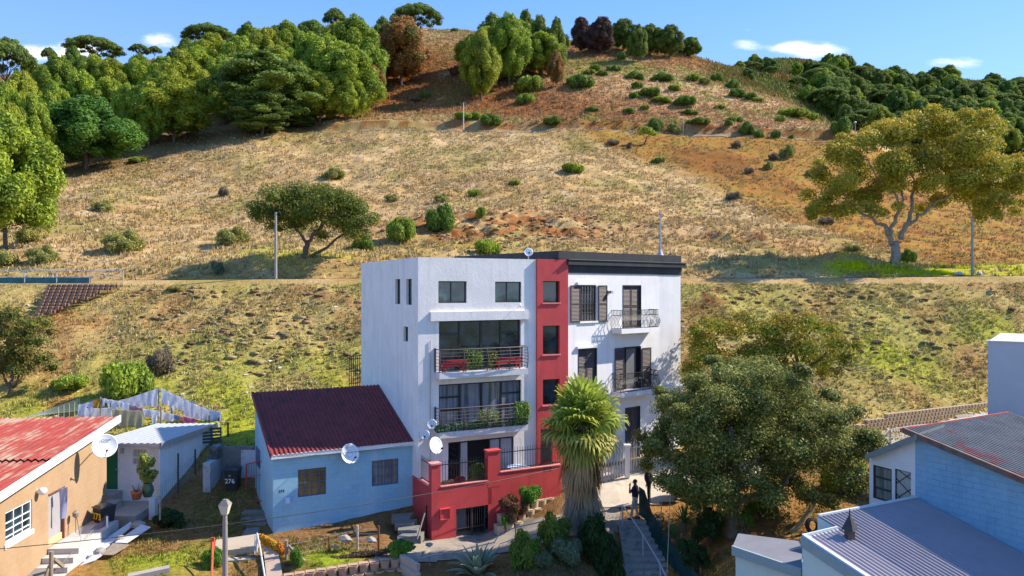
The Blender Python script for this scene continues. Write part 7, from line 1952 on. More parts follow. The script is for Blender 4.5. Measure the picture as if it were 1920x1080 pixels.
m.tube([(q.x, q.y, -9.3), (q.x+.2, q.y, -9.05), (q.x+.39, q.y, -9.3)], .012, 4); o = m.build('metal_rack', WPAINT); set_props(o, 'white wire rack leaning on the shed wall behind the pots', 'rack')
m = MB(); m.box(XY, P(281, 0, 33.4).x, P(292, 0, 33.4).x, -33.6, -33.3, -10.6, -9.4); o = m.build('low_pier', mat('pale_low_pier', (.5, .55, .62), .8)); set_props(o, 'short pale blue pier at the shed patio corner', 'pillar')
# wire fence beside the shed
wf = empty('wire_fence', P(335, 930, 33), 'sagging green wire fence on posts beside the white shed', 'fence')
for (x, y0, y1, d) in ((334, 850, 925, 33.5), (300, 930, 975, 31.5), (366, 842, 890, 36.0)):
    m = MB(); m.tube([P(x, y1, d), P(x, y0, d)], .04, 6); m.build('post', BLACKM if x > 310 else WOODG, wf)
m = MB()
for k in range(8):
    t = k/7; m.tube([P(296, 955-t*40, 31.5), P(334, 915-t*38, 33.5), P(366, 884-t*30, 36)], .006, 3)
for k in range(20):
    t = k/19; p = P(296, 955, 31.5).lerp(P(366, 884, 36), t); m.tube([p, p+Vector((0, 0, .85))], .005, 3)
m.build('mesh', mat('green_wire', (.08, .16, .16), .6), wf)

# white roofing sheets and boards lying along the orange house yard edge
def slab(name, corners, th, m_, label, cat):
    mb_ = MB(); cs = [Vector(c) for c in corners]; t = Vector((0, 0, th)); mb_.hexa([c-t for c in cs]+cs); o = mb_.build(name, m_); return set_props(o, label, cat)
SHEET = mat('white_sheeting', (.50, .51, .55), .5, var=.1, scale=2, streak=((.4, .36, .3), .4, 2))
def GP_(px, py, up_=0.0):
    v = hit(px, py, 24, 40); v.z += up_; return v
slab('roof_sheet', [P(93, 1082, 27.7), P(135, 1080, 27.7), P(250, 985, 31.9), P(245, 978, 32.1)], .03, SHEET, 'long white corrugated sheet lying along the orange house yard edge', 'roof sheet')
slab('roof_sheet', [P(150, 1060, 28.4), P(178, 1050, 28.7), P(192, 1040, 29.0), P(180, 1035, 29.2)], .03, SHEET, 'short white sheet offcut beside the long white sheet', 'roof sheet')
slab('roof_sheet', [P(215, 1017, 30.0), P(238, 1018, 30.0), P(283, 988, 31.4), P(265, 983, 31.6)], .02, SHEET, 'pale blue-white sheet at the top end of the yard edge', 'roof sheet')
slab('board', [P(190, 1040, 29.0), P(212, 1040, 29.0), P(243, 1021, 29.8), P(212, 1018, 30)], .03, WOODG, 'brown weathered board lying on the yard grass', 'board')
for (x, y, w, lab) in ((187, 1035, .22, 'round grey stone at the lower end of the white sheets'), (226, 1012, .2, 'grey stone holding down the brown board'), (259, 985, .3, 'large pale stone on the top end of the white sheets')):
    m = MB(); c = P(x, y, 29+(1040-y)/20); m.lathe(c, [(w, -.02), (w*.95, .08), (w*.5, .16), (0, .17)], 9); m.v = [(p[0]+.03*math.sin(p[1]*50), p[1]*1+.0, p[2]) for p in m.v]; o = m.build('stone', mat('grey_stone', (.28, .26, .23), .9, var=.25)); set_props(o, lab, 'stone')
yf = empty('yard_fence', P(150, 1020, 28.5), 'low wire and plank fence along the orange house steps', 'fence')
m = MB(); m.bar(P(154, 1013, 29.8), P(198, 977, 31.5), .32, .05); m.build('plank', mat('violet_plank', (.16, .14, .20), .7), yf)
m = MB(); a, b = P(118, 1062, 27.6), P(202, 968, 31.6)
for k in range(26):
    t = k/25; p = a.lerp(b, t); m.tube([p+Vector((0, 0, -.6)), p+Vector((0, 0, .12))], .006, 3)
for k in range(7): m.tube([a+Vector((0, 0, -.6+k*.12)), b+Vector((0, 0, -.6+k*.12))], .006, 3)
m.build('mesh', mat('grey_wire', (.30, .28, .25), .7), yf)
for (x, y0, y1, d, mm_) in ((201, 968, 1012, 31.0, TRIMW), (153, 1004, 1028, 29.3, TRIMW)):
    m = MB(); m.tube([P(x, y1, d), P(x, y0, d)], .04, 6); m.build('post', mm_, yf)
m = MB(); m.tube([P(95, 1085, 26.6), P(96.5, 1034, 26.6)], .075, 7); o = m.build('log_post', WOODG); set_props(o, 'thick weathered wooden post at the foot of the orange house steps', 'post')
m = MB(); m.tube([P(84, 1085, 26.4), P(93, 1060, 26.6)], .06, 6); o = m.build('log_post', WOODG); set_props(o, 'shorter wooden log leaning on the thick post', 'post')
m = MB(); m.bar(P(101, 1048, 26.8), P(118, 1062, 27.4), .1); o = m.build('timber', WOODG); set_props(o, 'short timber propped behind the wooden posts', 'timber')
slab('trough_plank', [P(50, 1080, 26.5), P(66, 1066, 27.0), P(104, 1066, 27.3), P(90, 1080, 26.8)], .05, CONCD, 'dark concrete slab below the orange house steps', 'slab')
m = MB(); q = OH.pt(OH.u(130), .25, 0); q.z = od[2]+.05
m.lathe(q+Vector((0, 0, .75)), [(.02, -.16), (.12, -.08), (.13, .05), (.05, .13)], 10); m.tube([q, q+Vector((0, 0, .9))], .02, 5); m.tube([q+Vector((.3, -.2, -.1)), q+Vector((.05, 0, .6))], .02, 5); o = m.build('garden_tool', WOODG); set_props(o, 'wooden handled tool with a grey bundle leaning by the orange house door', 'tool')
m = MB(); q = P(193, 975, 32.0); m.box(XY, q.x-.3, q.x+.3, -q.y-.2, -q.y+.2, q.z-.2, q.z+.1); o = m.build('orange_crate', mat('orange_plastic', (.72, .17, .03), .5)); set_props(o, 'bright orange plastic crate beside the numbered bin', 'crate')
m = MB(); m.box(XY, P(203, 0, 33.9).x, P(232, 0, 33.9).x, -34.4, -33.7, -10.9, -10.15); m.v = list(m.v); o = m.build('concrete_block', CONC); set_props(o, 'pale concrete block below the shed steps', 'block')

# ---------------------------------------------------------------- washing lines
CL = {}
def clm(col, nm):
    if nm not in CL:
        m = CL[nm] = mat('cloth_'+nm, col, .9, var=.06, scale=5); n, l = m.node_tree.nodes, m.node_tree.links; b = n['Principled BSDF']
        t = n.new('ShaderNodeBsdfTranslucent'); l.new(b.inputs['Base Color'].links[0].from_socket, t.inputs['Color']); x = n.new('ShaderNodeMixShader'); x.inputs[0].default_value = .45
        l.new(b.outputs[0], x.inputs[1]); l.new(t.outputs[0], x.inputs[2]); l.new(x.outputs[0], n['Material Output'].inputs['Surface'])
    return CL[nm]
WH = clm((.84, .84, .90), 'white'); WH2 = clm((.78, .78, .87), 'offwhite')
def garment(px0, px1, t0, t1, bot, d, m_, label, shape='sheet', cat='laundry', seed=1, d1=None, group=None):
    rs = np.random.RandomState(int(px0*7+seed)); d1 = d1 or d; n = max(4, int((px1-px0)/2)); nv = 6
    V = []; ph = rs.uniform(0, 6)
    for i in range(n+1):
        t = i/n; px = px0+(px1-px0)*t; dd = d+(d1-d)*t; top = t0+(t1-t0)*t+.8*math.sin(math.pi*t)
        if isinstance(bot, tuple): bb = bot[0]+(bot[1]-bot[0])*t+.8*math.sin(t*9+ph)
        elif shape == 'shirt':
            bb = bot if .22 < t < .78 else top+(bot-top)*.45
        elif shape == 'ragged': bb = bot+3*math.sin(t*14+ph)
        else: bb = bot+(t1-t0)*(t-.5)*.8+.8*math.sin(t*8+ph)
        for j in range(nv+1):
            s = j/nv; p = P(px, top+(bb-top)*s, dd); V.append((p.x, p.y+.05*s*math.sin(t*n*.9+ph)+.03*math.sin(px*.4+s*2), p.z))
    f = [(i*(nv+1)+j, (i+1)*(nv+1)+j, (i+1)*(nv+1)+j+1, i*(nv+1)+j+1) for i in range(n) for j in range(nv)]
    # thickness
    k = len(V); V2 = V+[(a, b+.012, c) for a, b, c in V]; f2 = f+[tuple(q+k for q in ff[::-1]) for ff in f]
    o = mesh_np({'shirt': 'shirt', 'sheet': 'cloth', 'ragged': 'blanket'}[shape], np.array(V2), f2, m_, smooth=True); return set_props(o, label, cat, group or 'washing on the lines behind the shed')
D1, D2 = 41.2, 42.6
YEL = clm((.72, .42, .05), 'yellow'); PNK = clm((.55, .25, .42), 'pink'); MAU = clm((.45, .36, .42), 'mauve'); CRM = clm((.66, .60, .40), 'cream'); BLU = clm((.22, .38, .60), 'blue'); ORG = clm((.70, .35, .22), 'peach'); MAG = clm((.60, .18, .45), 'magenta')
G_ = [
 (147, 163, 759, 755, 778, D1, WH, 'white cloth at the left end of the front washing line', 'sheet'), (164, 176, 755, 751, 771, D1, WH2, 'small white top left of the yellow shirt', 'shirt'),
 (174, 187, 752, 747, 763, D1, YEL, 'yellow shirt on the front washing line', 'shirt'), (147, 209, 766, 764, 797, D1+.5, WH, 'large white sheet hanging low below the yellow shirt', 'sheet'),
 (192, 196, 747, 747, 760, D1, WH, 'white sock pegged beside the thin line pole', 'sheet'), (198, 208, 747, 749, 764, D1, WH2, 'white top just right of the thin line pole', 'shirt'), (209, 219, 749, 751, 768, D1, WH, 'white cloth above the left end of the cream blanket', 'sheet'),
 (219, 229, 751, 753, 766, D1, WH2, 'pale blue-white top above the cream blanket', 'shirt'), (229, 243, 753, 757, 776, D1, WH, 'white square cloth left of the mauve one', 'sheet'), (243, 254, 758, 761, 772, D1, MAU, 'mauve cloth left of the pink top', 'sheet'),
 (253, 266, 761, 765, 777, D1, PNK, 'pink top on the front line', 'shirt'), (210, 267, 767, 770, 798, D1-.4, CRM, 'cream yellow blanket hanging low with a wavy top edge', 'ragged'), (266, 282, 766, 768, 780, D1, WH2, 'white vest right of the pink top', 'shirt'),
 (279, 298, 768, 770, 793, D1, WH, 'white long shirt right of the cream blanket', 'shirt'), (303, 317, 771, 774, 786, D1+.5, WH, 'first of two white pieces right of the middle post', 'sheet'), (316, 325, 774, 777, 787, D1+.5, WH2, 'second of two white pieces right of the middle post', 'sheet'),
 (325, 336, 777, 779, 785, D1+.6, BLU, 'small blue cloth at the right part of the front line', 'sheet'), (336, 345, 779, 781, 788, D1+.6, ORG, 'small peach cloth between the blue and magenta ones', 'sheet'), (345, 366, 781, 785, 790, D1+.6, MAG, 'magenta strip of small washing at the right', 'ragged'),
 (223, 282, 751, 733, (764, 762), D2, WH2, 'long pale sheet on the left slope of the high line', 'sheet'), (279, 297, 734, 727, 759, D2, WH, 'white shirt left of the tall middle pole', 'shirt'), (302, 316, 727, 734, 754, D2, WH, 'white towel right of the tall middle pole', 'sheet'),
 (316, 331, 735, 741, 766, D2, WH2, 'white shirt second right of the tall pole', 'shirt'), (331, 345, 741, 748, 765, D2, WH, 'white cloth third right of the tall pole', 'sheet'), (345, 362, 748, 756, 777, D2, WH2, 'white cloth fourth right of the tall pole', 'sheet'),
 (362, 378, 756, 763, 781, D2, WH, 'white cloth fifth right of the tall pole', 'sheet'), (378, 395, 763, 768, 786, D2, WH2, 'white cloth sixth right of the tall pole', 'sheet'), (395, 413, 768, 773, 792, D2, clm((.5, .58, .8), 'paleblue'), 'pale blue cloth at the right end of the high line', 'sheet')]
for (a, b, t0, t1, bo, d, m_, lab, shp) in G_: garment(a-.6, b+.6, t0, t1, (bo if isinstance(bo, tuple) else bo+(4 if d == D2 else 2)), d, m_, lab, shp)
for (x, y0, y1, d, mm_, lab) in ((188.5, 744, 790, D1, WOODG, 'thin wooden pole of the front washing line'), (148.5, 744, 770, D1+1, mat('green_post', (.03, .10, .07), .7), 'dark green post behind the left end of the front line'), (297.5, 726, 800, D2, WOODG, 'tall middle pole holding up the high washing line'),
      (302, 762, 800, D1, WOODG, 'thick short post in the middle of the washing'), (322, 765, 800, D2-.6, mat('green_post', (.03, .10, .07), .7), 'green post right of the middle post'), (392, 779, 815, D2-1.2, BLACKM, 'dark post near the right end of the washing'), (410, 783, 810, D2, BLACKM, 'thin dark post under the last pale blue cloth'),
      (427.5, 792, 822, 41, BLACKM, 'dark stump post right of the washing'), (81, 768, 785, 42, mat('green_post', (.03, .10, .07), .7), 'small green post above the red roof')):
    m = MB(); m.tube([P(x, y1, d)-Vector((0, 0, .2)), P(x, y0, d)], .05 if 'thick' in lab or 'stump' in lab else .035, 6); o = m.build('line_post', mm_); set_props(o, lab, 'post')
cable('washing_line', P(148, 757, D1), P(188, 746, D1), .02, .008, STEEL, 'short washing line left of the thin pole', 'washing line')
cable('washing_line', P(188, 746, D1), P(368, 785, D1+.6), .05, .008, STEEL, 'front washing line running right from the thin pole', 'washing line')
cable('washing_line', P(220, 753, D2), P(298, 726, D2), .03, .008, STEEL, 'left slope of the high washing line', 'washing line')
cable('washing_line', P(298, 726, D2), P(414, 773, D2), .05, .008, STEEL, 'right slope of the high washing line', 'washing line')
m = MB()
for k in range(10): m.tube([P(50+k*2, 782-k*.3, 41.5), P(148, 748+k*2.4, 42.5)], .01, 3)
for k in range(9): m.tube([P(60+k*10, 779-k*3.2, 41.6), P(60+k*10, 783, 41.4)], .008, 3)
o = m.build('wire_fence', mat('pale_green_wire', (.35, .42, .36), .6)); set_props(o, 'pale green wire fence left of the washing lines', 'fence')
m = MB()
for k in range(5): m.bar(P(377, 806+k*6, 39.4), P(415, 803+k*6, 40.2), .05, .09)
for x in (377, 396, 414): m.bar(P(x, 835, 39.6), P(x, 800, 39.8), .06)
o = m.build('slatted_panel', mat('dark_green_panel', (.05, .08, .075), .8, var=.2)); set_props(o, 'dark slatted panel right of the white shed', 'panel')

# garment on the orange house door
garment(110, 126, 916, 913, 972, 29.0, clm((.48, .52, .72), 'blueshirt'), 'blue and white garment hanging at the orange house door', 'shirt', group='-')
[o for o in COL.objects if o.get('group') == '-'][0].pop('group', None)

# ---------------------------------------------------------------- front garden of the blue cottage
def rail_post(px, y0, y1, d, r, m_, lab, cat='post'):
    m = MB(); m.tube([P(px, y1, d)-Vector((0, 0, .15)), P(px, y0, d)], [r, r*.9], 7); o = m.build('fence_post', m_); return set_props(o, lab, cat)
CP = mat('concrete_post', (.42, .38, .32), .9, var=.2, bump=.3)
rail_post(537, 1013, 1072, 29.2, .075, WOODG, 'thick wooden fence post left in front of the cottage')
m = MB(); m.bar(P(541, 1024, 29.2), P(571, 1052, 29.0), .09); o = m.build('fence_brace', WOODG); set_props(o, 'diagonal wooden brace of the left fence post', 'brace')
rail_post(617, 1005, 1045, 29.8, .035, RUST, 'thin rusty fence post in front of the cottage')
rail_post(670.5, 985, 1030, 30.2, .05, CP, 'pale fence post in front of the right cottage window')
rail_post(710, 986, 1031, 30.2, .05, RUST, 'rusty red fence post right of the pale one')
m = MB(); m.tube([P(782, 1011, 31.0), P(796, 962, 31.6)], .04, 6); o = m.build('leaning_pole', WOODG); set_props(o, 'grey pole leaning against the red wall side', 'pole')
m = MB()
for k in range(5): m.tube([P(537, 1066-k*11, 29.2), P(617, 1043-k*9, 29.8), P(670, 1028-k*9, 30.2), P(710, 1028-k*9, 30.2)], .005, 3)
o = m.build('fence_wire', STEEL); set_props(o, 'thin wires strung between the cottage fence posts', 'wire')
for (px, py, w, lab) in ((648, 1008, .24, 'large pale boulder in the cottage front garden'), (627, 1022, .12, 'small white stone left of the large boulder'), (695, 1010, .2, 'white rubble between the two garden posts'), (703, 1034, .10, 'white plastic bag at the foot of the rusty post'), (752, 1005, .16, 'broken pale rubble below the slab steps'), (806, 1018, .14, 'stone at the corner of the red wall')):
    m = MB(); c = P(px, py, 29.9 if py > 1000 else 30.4); c.z = max(c.z-.1, float(Zxy(c.x, c.y))-.02); r2 = np.random.RandomState(int(px)); vv = ICO_V*(1+r2.uniform(-.28, .28, (12, 1)))*np.array([w*1.2, w, w*.6])
    m.v = [(float(c.x+q[0]), float(c.y+q[1]), float(c.z+w*.3+q[2])) for q in vv]; m.f = [tuple(int(i) for i in t) for t in ICO_F]; o = m.build('stone', mat('garden_stone', (.30, .27, .24), .9, var=.2)); set_props(o, lab, 'stone')
m = MB()
for k in range(4): 
    a = P(736+k*6, 966+k*12, 33.0-k*.5); z = a.z; q_ = ((0, -.3), (.82, -.38+.1*(k%2)), (.9, .28), (-.05, .2)); m.hexa([Vector((a.x+dx, a.y+dy, z-.3)) for dx, dy in q_]+[Vector((a.x+dx, a.y+dy, z+dx*.04)) for dx, dy in q_])
o = m.build('slab_steps', CONCD); set_props(o, 'rough dark slab steps between the cottage and the red wall', 'steps')
# hedge line of dug earth
rs = np.random.RandomState(8); Lm = []
for k in range(40):
    t = k/39; p = P(540+t*200, 1062-t*30, 28.9+t*.9); Lm.append([p.x, p.y, p.z+.02, .16, .13, .09])
V, Fq, C = leaf_cloud(rs, np.array(Lm), 700, .05, [(.12, .075, .045), (.18, .12, .07), (.09, .06, .04)], core=.8); o = mesh_np('brushwood_row', V, Fq, GRASS, colors=C); set_props(o, 'row of dead brushwood above the trough-block wall', 'brushwood', None, 'stuff')
# red-orange plastic netting and left steps
cs = empty('cottage_steps', P(450, 1060, 29), 'cracked concrete path and steps leading down left of the street lamp garden', 'steps')
m = MB(); th = .12
def slabz(p0, p1, p2, p3, t=.12): 
    c4 = [p0, p1, p2, p3]; m.hexa([c-Vector((0, 0, t)) for c in c4]+c4)
slabz(P(402, 1035, 29.6), P(482, 1024, 29.9), P(489, 1000, 31.0), P(405, 1012, 30.6), .4); m.build('landing', mat('pale_landing', (.44, .36, .26), .9, var=.12, bump=.3, scale=2, spots=((.28, .23, .17), .5, 2, .55)), cs)
m = MB()
for k in range(5):
    z0 = P(0, 1040, 29.4).z-.20*k; a = P(400, 1040, 29.4-.35*k); b = P(484, 1030, 29.7-.35*k)
    m.hexa([Vector((a.x, a.y-.35, z0-.6)), Vector((b.x, b.y-.35, z0-.6)), Vector((b.x, b.y, z0-.6)), Vector((a.x, a.y, z0-.6)), Vector((a.x, a.y-.35, z0-.15)), Vector((b.x, b.y-.35, z0-.15)), Vector((b.x, b.y, z0-.15)), Vector((a.x, a.y, z0-.15))])
m.build('treads', CONC, cs)
m = MB(); slabz(P(447, 1015, 30.9), P(482, 1014, 30.9), P(487, 988, 32.2), P(462, 990, 32.2), .15); o = m.build('path_slab', CONCD); set_props(o, 'dark irregular path slab at the cottage corner in shade', 'slab')
m = MB(); m.tube([P(482, 1000, 29.9), P(488, 1030, 29.0), P(497, 1085, 27.8)], .035, 8); m.tube([P(482, 1002, 29.9), P(481, 1036, 29.9)], .03, 6); m.tube([P(479, 1003, 30.0), P(477, 1050, 29.8)], .03, 6); o = m.build('handrail', PALER); set_props(o, 'pale steel handrail beside the cracked concrete steps', 'handrail')
NETO = attr_mat('netting_coloured', .7, .3)
rs = np.random.RandomState(10); Lm = []
for k in range(26):
    t = rs.rand(); p = P(490+t*44, 1008+t*22+rs.uniform(-2, 26*t), 29.9-.6*t); Lm.append([p.x, p.y, p.z, .14, .1, .12])
V, Fq, C = leaf_cloud(rs, np.array(Lm), 900, .05, [(.70, .24, .03), (.75, .40, .03), (.55, .12, .02), (.65, .5, .05)], core=.85); o = mesh_np('barrier_netting', V, Fq, NETO, colors=C); set_props(o, 'crumpled orange and yellow barrier netting left of the wooden fence post', 'netting')
m = MB(); slabz(P(500, 1085, 28.0), P(530, 1080, 28.1), P(520, 1024, 29.7), P(493, 1020, 29.8), .1); o = m.build('gravel_ramp', mat('pinkish_gravel', (.46, .33, .25), .95, var=.15, bump=.4, fine=.3)); set_props(o, 'pinkish gravel ramp right of the pale handrail', 'ramp')
m = MB(); m.tube([P(397, 1085, 27.0), P(399, 1012, 28.5)], .04, 6); m.box(XY, P(395, 0, 28.4).x, P(402, 0, 28.4).x, -28.45, -28.4, P(0, 1030, 28.4).z, P(0, 1008, 28.4).z); o = m.build('marker_post', mat('red_marker', (.6, .1, .05), .6)); set_props(o, 'thin red marker post behind the street lamp', 'post')
m = MB(); m.bar(P(240, 1085, 26.9), P(318, 1068, 27.5), .35, .25); o = m.build('kerb_beam', CONC); set_props(o, 'pale concrete kerb beam at the bottom edge left of the street lamp', 'kerb')
m = MB(); m.bar(P(60, 1092, 25.4), P(63, 1086, 25.5), .1); 

# plants on the balconies and terrace
def plant_strip(name, label, u0, u1, w, z, h, pal, n, parent=None, seed=1, cat='plant', size=.045):
    rs = np.random.RandomState(seed); K = max(5, int((u1-u0)/.10)); Lm = []
    for i in range(K+1):
        p = WB.pt(u0+(u1-u0)*i/K, w+rs.uniform(-.03, .03), z+h*.5); Lm.append([p.x, p.y, p.z, .13, .12, h*.6])
    V, Fq, C = leaf_cloud(rs, np.array(Lm), n, size, pal, core=.5, jit=.3)
    o = mesh_np(name, V, Fq, LEAF, colors=C); return set_props(o, label, cat)
LB0, LB1 = WB.u(822, SW), WB.u(988, SW)
plant_strip('balcony_greenery', 'leafy green trough planting along the foot of the lower balcony railing', LB0, LB1, SW-.08, zs2+.0, .30, [(.06, .16, .05), (.10, .22, .07), (.45, .5, .42), (.05, .12, .05)], 2600, seed=2)
plant_strip('climbing_plant', 'pale green climbing plant with an orange flower in the middle of the lower balcony', WB.u(900, SW), WB.u(932, SW), SW-.02, zs2+.25, .55, [(.20, .30, .06), (.40, .44, .15), (.5, .5, .3)], 320, seed=3)
plant_strip('climbing_plant', 'green creeper on the right end of the lower balcony railing', WB.u(968, SW), WB.u(990, SW), SW-.0, zs2+.2, .85, [(.12, .26, .04), (.25, .36, .07)], 900, seed=4)
plant_strip('potted_palm', 'leafy green pot plant behind the upper balcony railing left of centre', WB.u(875, .2), WB.u(902, .2), .15, zs1+.0, .9, [(.10, .20, .03), (.18, .28, .04)], 420, seed=5)
plant_strip('potted_plant', 'dark green pot plant behind the upper balcony railing at centre right', WB.u(918, .2), WB.u(930, .2), .15, zs1+.0, .8, [(.06, .13, .03), (.2, .2, .05)], 600, seed=6)
plant_strip('terrace_plant', 'thin yellow-green plants in pots behind the left terrace railing', WB.u(885, 1.4), WB.u(902, 1.4), 1.35, cz1-.05, .75, [(.25, .26, .06), (.15, .18, .05)], 600, seed=7)
plant_strip('terrace_flowers', 'pink and cream flowers on the terrace coping at the left', WB.u(832, 1.5), WB.u(848, 1.5), 1.5, cz1+.02, .18, [(.55, .25, .2), (.5, .42, .25)], 300, seed=8)
plant_strip('red_flowers', 'dark red flower cluster behind the left terrace railing', WB.u(858, 1.5), WB.u(868, 1.5), 1.5, cz1+.05, .22, [(.45, .03, .05), (.3, .05, .05)], 300, seed=9)
for nm, pl_ in (('pot', POT),):
    m = MB(); c = wloc(pl_); m.lathe(c-Vector((0, 0, .45)), [(.02, 0), (.13, 0), (.18, .3), (.02, .28)], 12); m.build('pot', POTM, pl_)
    rs = np.random.RandomState(14); V, Fq, C = leaf_cloud(rs, np.array([[c.x, c.y, c.z+.15+.12*i, .22, .2, .15] for i in range(4)]), 900, .06, [(.10, .18, .03), (.2, .24, .05)], core=.3); mesh_np('foliage', V, Fq, LEAF, pl_, colors=C)

# ---------------------------------------------------------------- people
SKIN = mat('skin_brown', (.22, .11, .07), .6, var=.05); HAIRM = mat('dark_hair', (.03, .018, .014), .7); NAVY = mat('navy_cloth', (.018, .018, .045), .85, var=.15); BEIGE = mat('beige_trousers', (.40, .38, .36), .85, var=.08)
DARKC = mat('dark_jacket', (.012, .014, .03), .8, var=.2); DTR = mat('dark_trousers', (.02, .025, .03), .85); SHOE = mat('shoe', (.05, .05, .06), .6)
def person(base, facing, scale, joints, bones, mats_, hair, label, shoes=SHOE, hair_len=.0):
    """joints: name -> ((x,y,z), radius) in a frame x=right of the person, y=forward; bones: (a,b,material index)"""
    root = empty('person', base, label, 'person'); fz = Vector(facing).normalized(); rt = Vector((fz.y, -fz.x, 0)); base = Vector(base)
    def T(p): return base+(rt*p[0]+fz*p[1]+Vector((0, 0, p[2])))*scale
    names = list(joints); me = bpy.data.meshes.new('tmp'); me.from_pydata([T(joints[n][0]) for n in names], [(names.index(a), names.index(b)) for a, b, _ in bones], []); 
    ob = bpy.data.objects.new('tmp', me); COL.objects.link(ob)
    md = ob.modifiers.new('s', 'SKIN'); md.use_smooth_shade = True; sub = ob.modifiers.new('ss', 'SUBSURF'); sub.levels = 2; sub.render_levels = 2
    lay = me.skin_vertices[0].data if len(me.skin_vertices) else None
    if lay is None:
        bpy.context.view_layer.objects.active = ob
        import bmesh
        bm = bmesh.new(); bm.from_mesh(me); bm.verts.layers.skin.verify(); bm.to_mesh(me); bm.free(); lay = me.skin_vertices[0].data
    for i, n in enumerate(names):
        r = joints[n][1]*scale; lay[i].radius = (r if isinstance(joints[n][1], float) else r, r); lay[i].use_root = (n == 'pelvis')
    dg = bpy.context.evaluated_depsgraph_get(); m2 = bpy.data.meshes.new_from_object(ob.evaluated_get(dg)); bpy.data.objects.remove(ob)
    V = np.array([tuple(v.co) for v in m2.vertices]); Fc = [tuple(p.vertices) for p in m2.polygons]
    # widen the torso sideways a little
    o = mesh_np('body', V, Fc, None, root, smooth=True)
    for mm_ in mats_: o.data.materials.append(mm_)
    segs = [(np.array(T(joints[a][0])), np.array(T(joints[b][0])), mi, joints[a][1]) for a, b, mi in bones]
    for p in o.data.polygons:
        c = np.array(tuple(p.center))+np.array(tuple(wloc(root))); best = 1e9; bi = 0
        for a, b, mi, r in segs:
            t = np.clip(np.dot(c-a, b-a)/max(1e-9, np.dot(b-a, b-a)), 0, 1); dd = np.linalg.norm(c-(a+(b-a)*t))/max(.03, r)
            if dd < best: best = dd; bi = mi
        p.material_index = bi
    hd = T((joints['head'][0][0], joints['head'][0][1], joints['head'][0][2]))
    # hair cap
    m = MB(); hp = hd+(-fz*.018+Vector((0, 0, .022)))*scale; n = 14
    m.lathe(hp, [(.099*scale*math.cos(a), .108*scale*math.sin(a)) for a in [(-.15 if not hair_len else -.7)+k*.23 for k in range(8 if not hair_len else 10)] if a < 1.56]+[(0.001, .108*scale)], n)
    h = m.build('hair', hair, root, smooth=True)
    for sgn in (-1, 1):
        m = MB(); m.lathe(T((joints['head'][0][0]+sgn*.088, joints['head'][0][1]-.0, joints['head'][0][2]-.01)), [(.001, -.01), (.028*scale, 0), (.001, .012)], 8, rt); m.build('ear', mats_[0], root)
        m = MB(); m.lathe(T((joints['head'][0][0]+sgn*.032, joints['head'][0][1]+.092, joints['head'][0][2]+.01)), [(.001, -.006), (.013*scale, 0), (.001, .008)], 8, fz); m.build('eye', BLACKM, root)
    m = MB(); c = T((joints['head'][0][0], joints['head'][0][1]+.10, joints['head'][0][2]-.02)); m.lathe(c, [(.018*scale, -.02), (.012*scale, .012), (.002, .03)], 8, fz); m.build('nose', mats_[0], root)
    m = MB(); c = T((joints['head'][0][0], joints['head'][0][1]+.088, joints['head'][0][2]-.055)); m.bar(c-rt*.022, c+rt*.022, .012); m.build('mouth', mat('lips', (.2, .07, .06), .6), root)
    # hands: palm with five fingers
    for sgn, nm, el in ((-1, 'hand_l', 'elbow_l'), (1, 'hand_r', 'elbow_r')):
        hpnt = Vector(joints[nm][0]); dirh = (hpnt-Vector(joints[el][0])).normalized(); side = dirh.cross(Vector((0, 1, 0)))
        side = side.normalized() if side.length > .1 else Vector((1, 0, 0))
        m = MB(); m.bar(T(hpnt), T(hpnt+dirh*.085), .075*scale, .03*scale)
        for k in range(4):
            off = side*(.028-.0187*k); L = (.07, .08, .075, .058)[k]; curl = dirh.cross(side)*.02
            m.tube([T(hpnt+dirh*.08+off), T(hpnt+dirh*(.08+L*.5)+off+curl*.5), T(hpnt+dirh*(.08+L)+off+curl*1.8)], [.009*scale, .0085*scale, .006*scale], 6)
        m.tube([T(hpnt+dirh*.02+side*.035), T(hpnt+dirh*.05+side*.06), T(hpnt+dirh*.08+side*.065)], [.011*scale, .01*scale, .008*scale], 6)
        m.build('hand', mats_[0], root)
    for sgn, an in ((-1, 'ankle_l'), (1, 'ankle_r')):
        a = joints[an][0]; m = MB()
        m.tube([T((a[0], a[1]-.06, .05)), T((a[0], a[1]+.02, .055)), T((a[0], a[1]+.12, .04)), T((a[0], a[1]+.19, .03))], [.048*scale, .05*scale, .045*scale, .03*scale], 8)
        m.build('shoe', shoes, root)
    return root
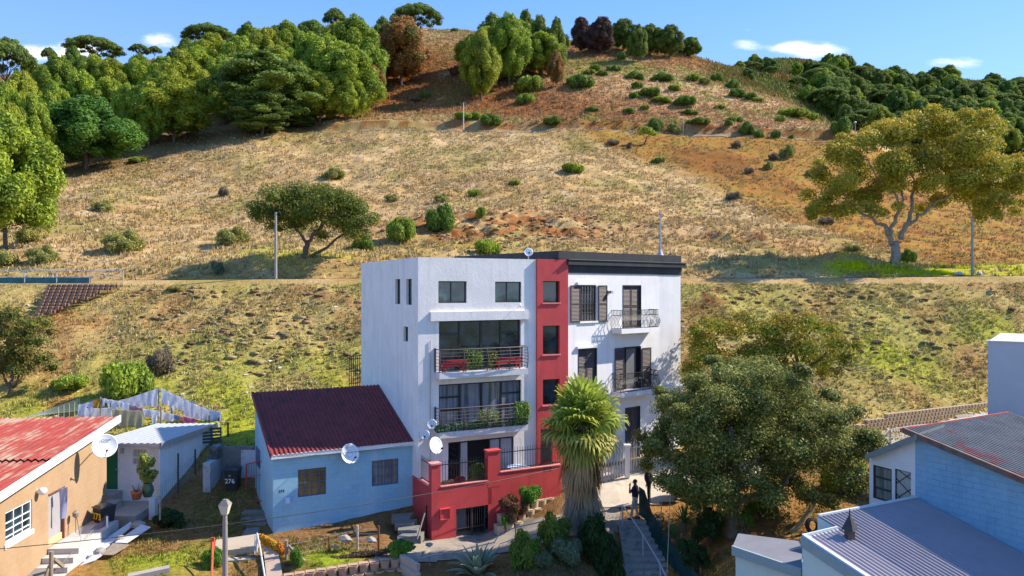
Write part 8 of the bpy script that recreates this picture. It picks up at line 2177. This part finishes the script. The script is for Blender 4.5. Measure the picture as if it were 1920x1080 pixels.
def joints_std(**over):
    j = dict(pelvis=((0, 0, .97), .165), waist=((0, 0, 1.10), .155), chest=((0, .01, 1.30), .18), upper=((0, 0, 1.42), .135), neck=((0, .0, 1.52), .055), head=((0, .02, 1.645), .098), crown=((0, .01, 1.70), .085),
        sh_l=((-.17, 0, 1.42), .065), elbow_l=((-.25, -.02, 1.14), .045), hand_l=((-.26, .08, .92), .03), sh_r=((.17, 0, 1.42), .065), elbow_r=((.25, -.02, 1.14), .045), hand_r=((.26, .08, .92), .03),
        hip_l=((-.09, 0, .90), .095), knee_l=((-.11, .01, .50), .068), ankle_l=((-.13, -.01, .09), .05), hip_r=((.09, 0, .90), .095), knee_r=((.11, .01, .50), .068), ankle_r=((.13, -.01, .09), .05),
        mid_l=((-.22, -.01, 1.25), .052), mid_r=((.22, -.01, 1.25), .052))
    j.update(over); return j
BON = [('pelvis', 'waist', 1), ('waist', 'chest', 1), ('chest', 'upper', 1), ('upper', 'neck', 0), ('neck', 'head', 0), ('head', 'crown', 0), ('upper', 'sh_l', 1), ('sh_l', 'mid_l', 1), ('mid_l', 'elbow_l', 0), ('elbow_l', 'hand_l', 0), ('upper', 'sh_r', 1), ('sh_r', 'mid_r', 1), ('mid_r', 'elbow_r', 0), ('elbow_r', 'hand_r', 0),
       ('pelvis', 'hip_l', 2), ('hip_l', 'knee_l', 2), ('knee_l', 'ankle_l', 2), ('pelvis', 'hip_r', 2), ('hip_r', 'knee_r', 2), ('knee_r', 'ankle_r', 2)]
pm = P(1191, 977, 32.68); pm.z = szt
person(pm, (-.75, .45, 0), 1.0, joints_std(elbow_l=((-.30, .14, 1.20), .045), mid_l=((-.26, .08, 1.30), .052), hand_l=((-.12, .20, 1.47), .032), elbow_r=((.27, -.06, 1.14), .045), hand_r=((.24, .04, .93), .03), ankle_l=((-.15, .12, .09), .05), knee_l=((-.12, .09, .50), .068), ankle_r=((.14, -.1, .09), .05)),
       BON, [SKIN, NAVY, BEIGE], HAIRM, 'man in navy shirt and pale trousers atop the steps, one hand at his face')
pw = P(1217, 0, 33.9); pw.z = float(Zxy(pw.x, pw.y))+.06
BON2 = [(a, b, 1 if ('elbow' in a or 'mid' in a) else m_) for a, b, m_ in BON]
jw = joints_std(chest=((0, .02, 1.30), .23), waist=((0, .02, 1.08), .22), pelvis=((0, 0, .95), .21), upper=((0, 0, 1.42), .17), mid_l=((-.24, 0, 1.25), .08), mid_r=((.24, 0, 1.25), .08), elbow_l=((-.29, .02, 1.12), .07), elbow_r=((.29, .02, 1.12), .07)); 
person(pw, (-.9, .3, 0), 1.0, jw, BON2, [SKIN, DARKC, DTR], mat('brown_hair', (.12, .05, .025), .6), 'person in a dark bulky jacket with brown hair standing behind the green net', hair_len=1)
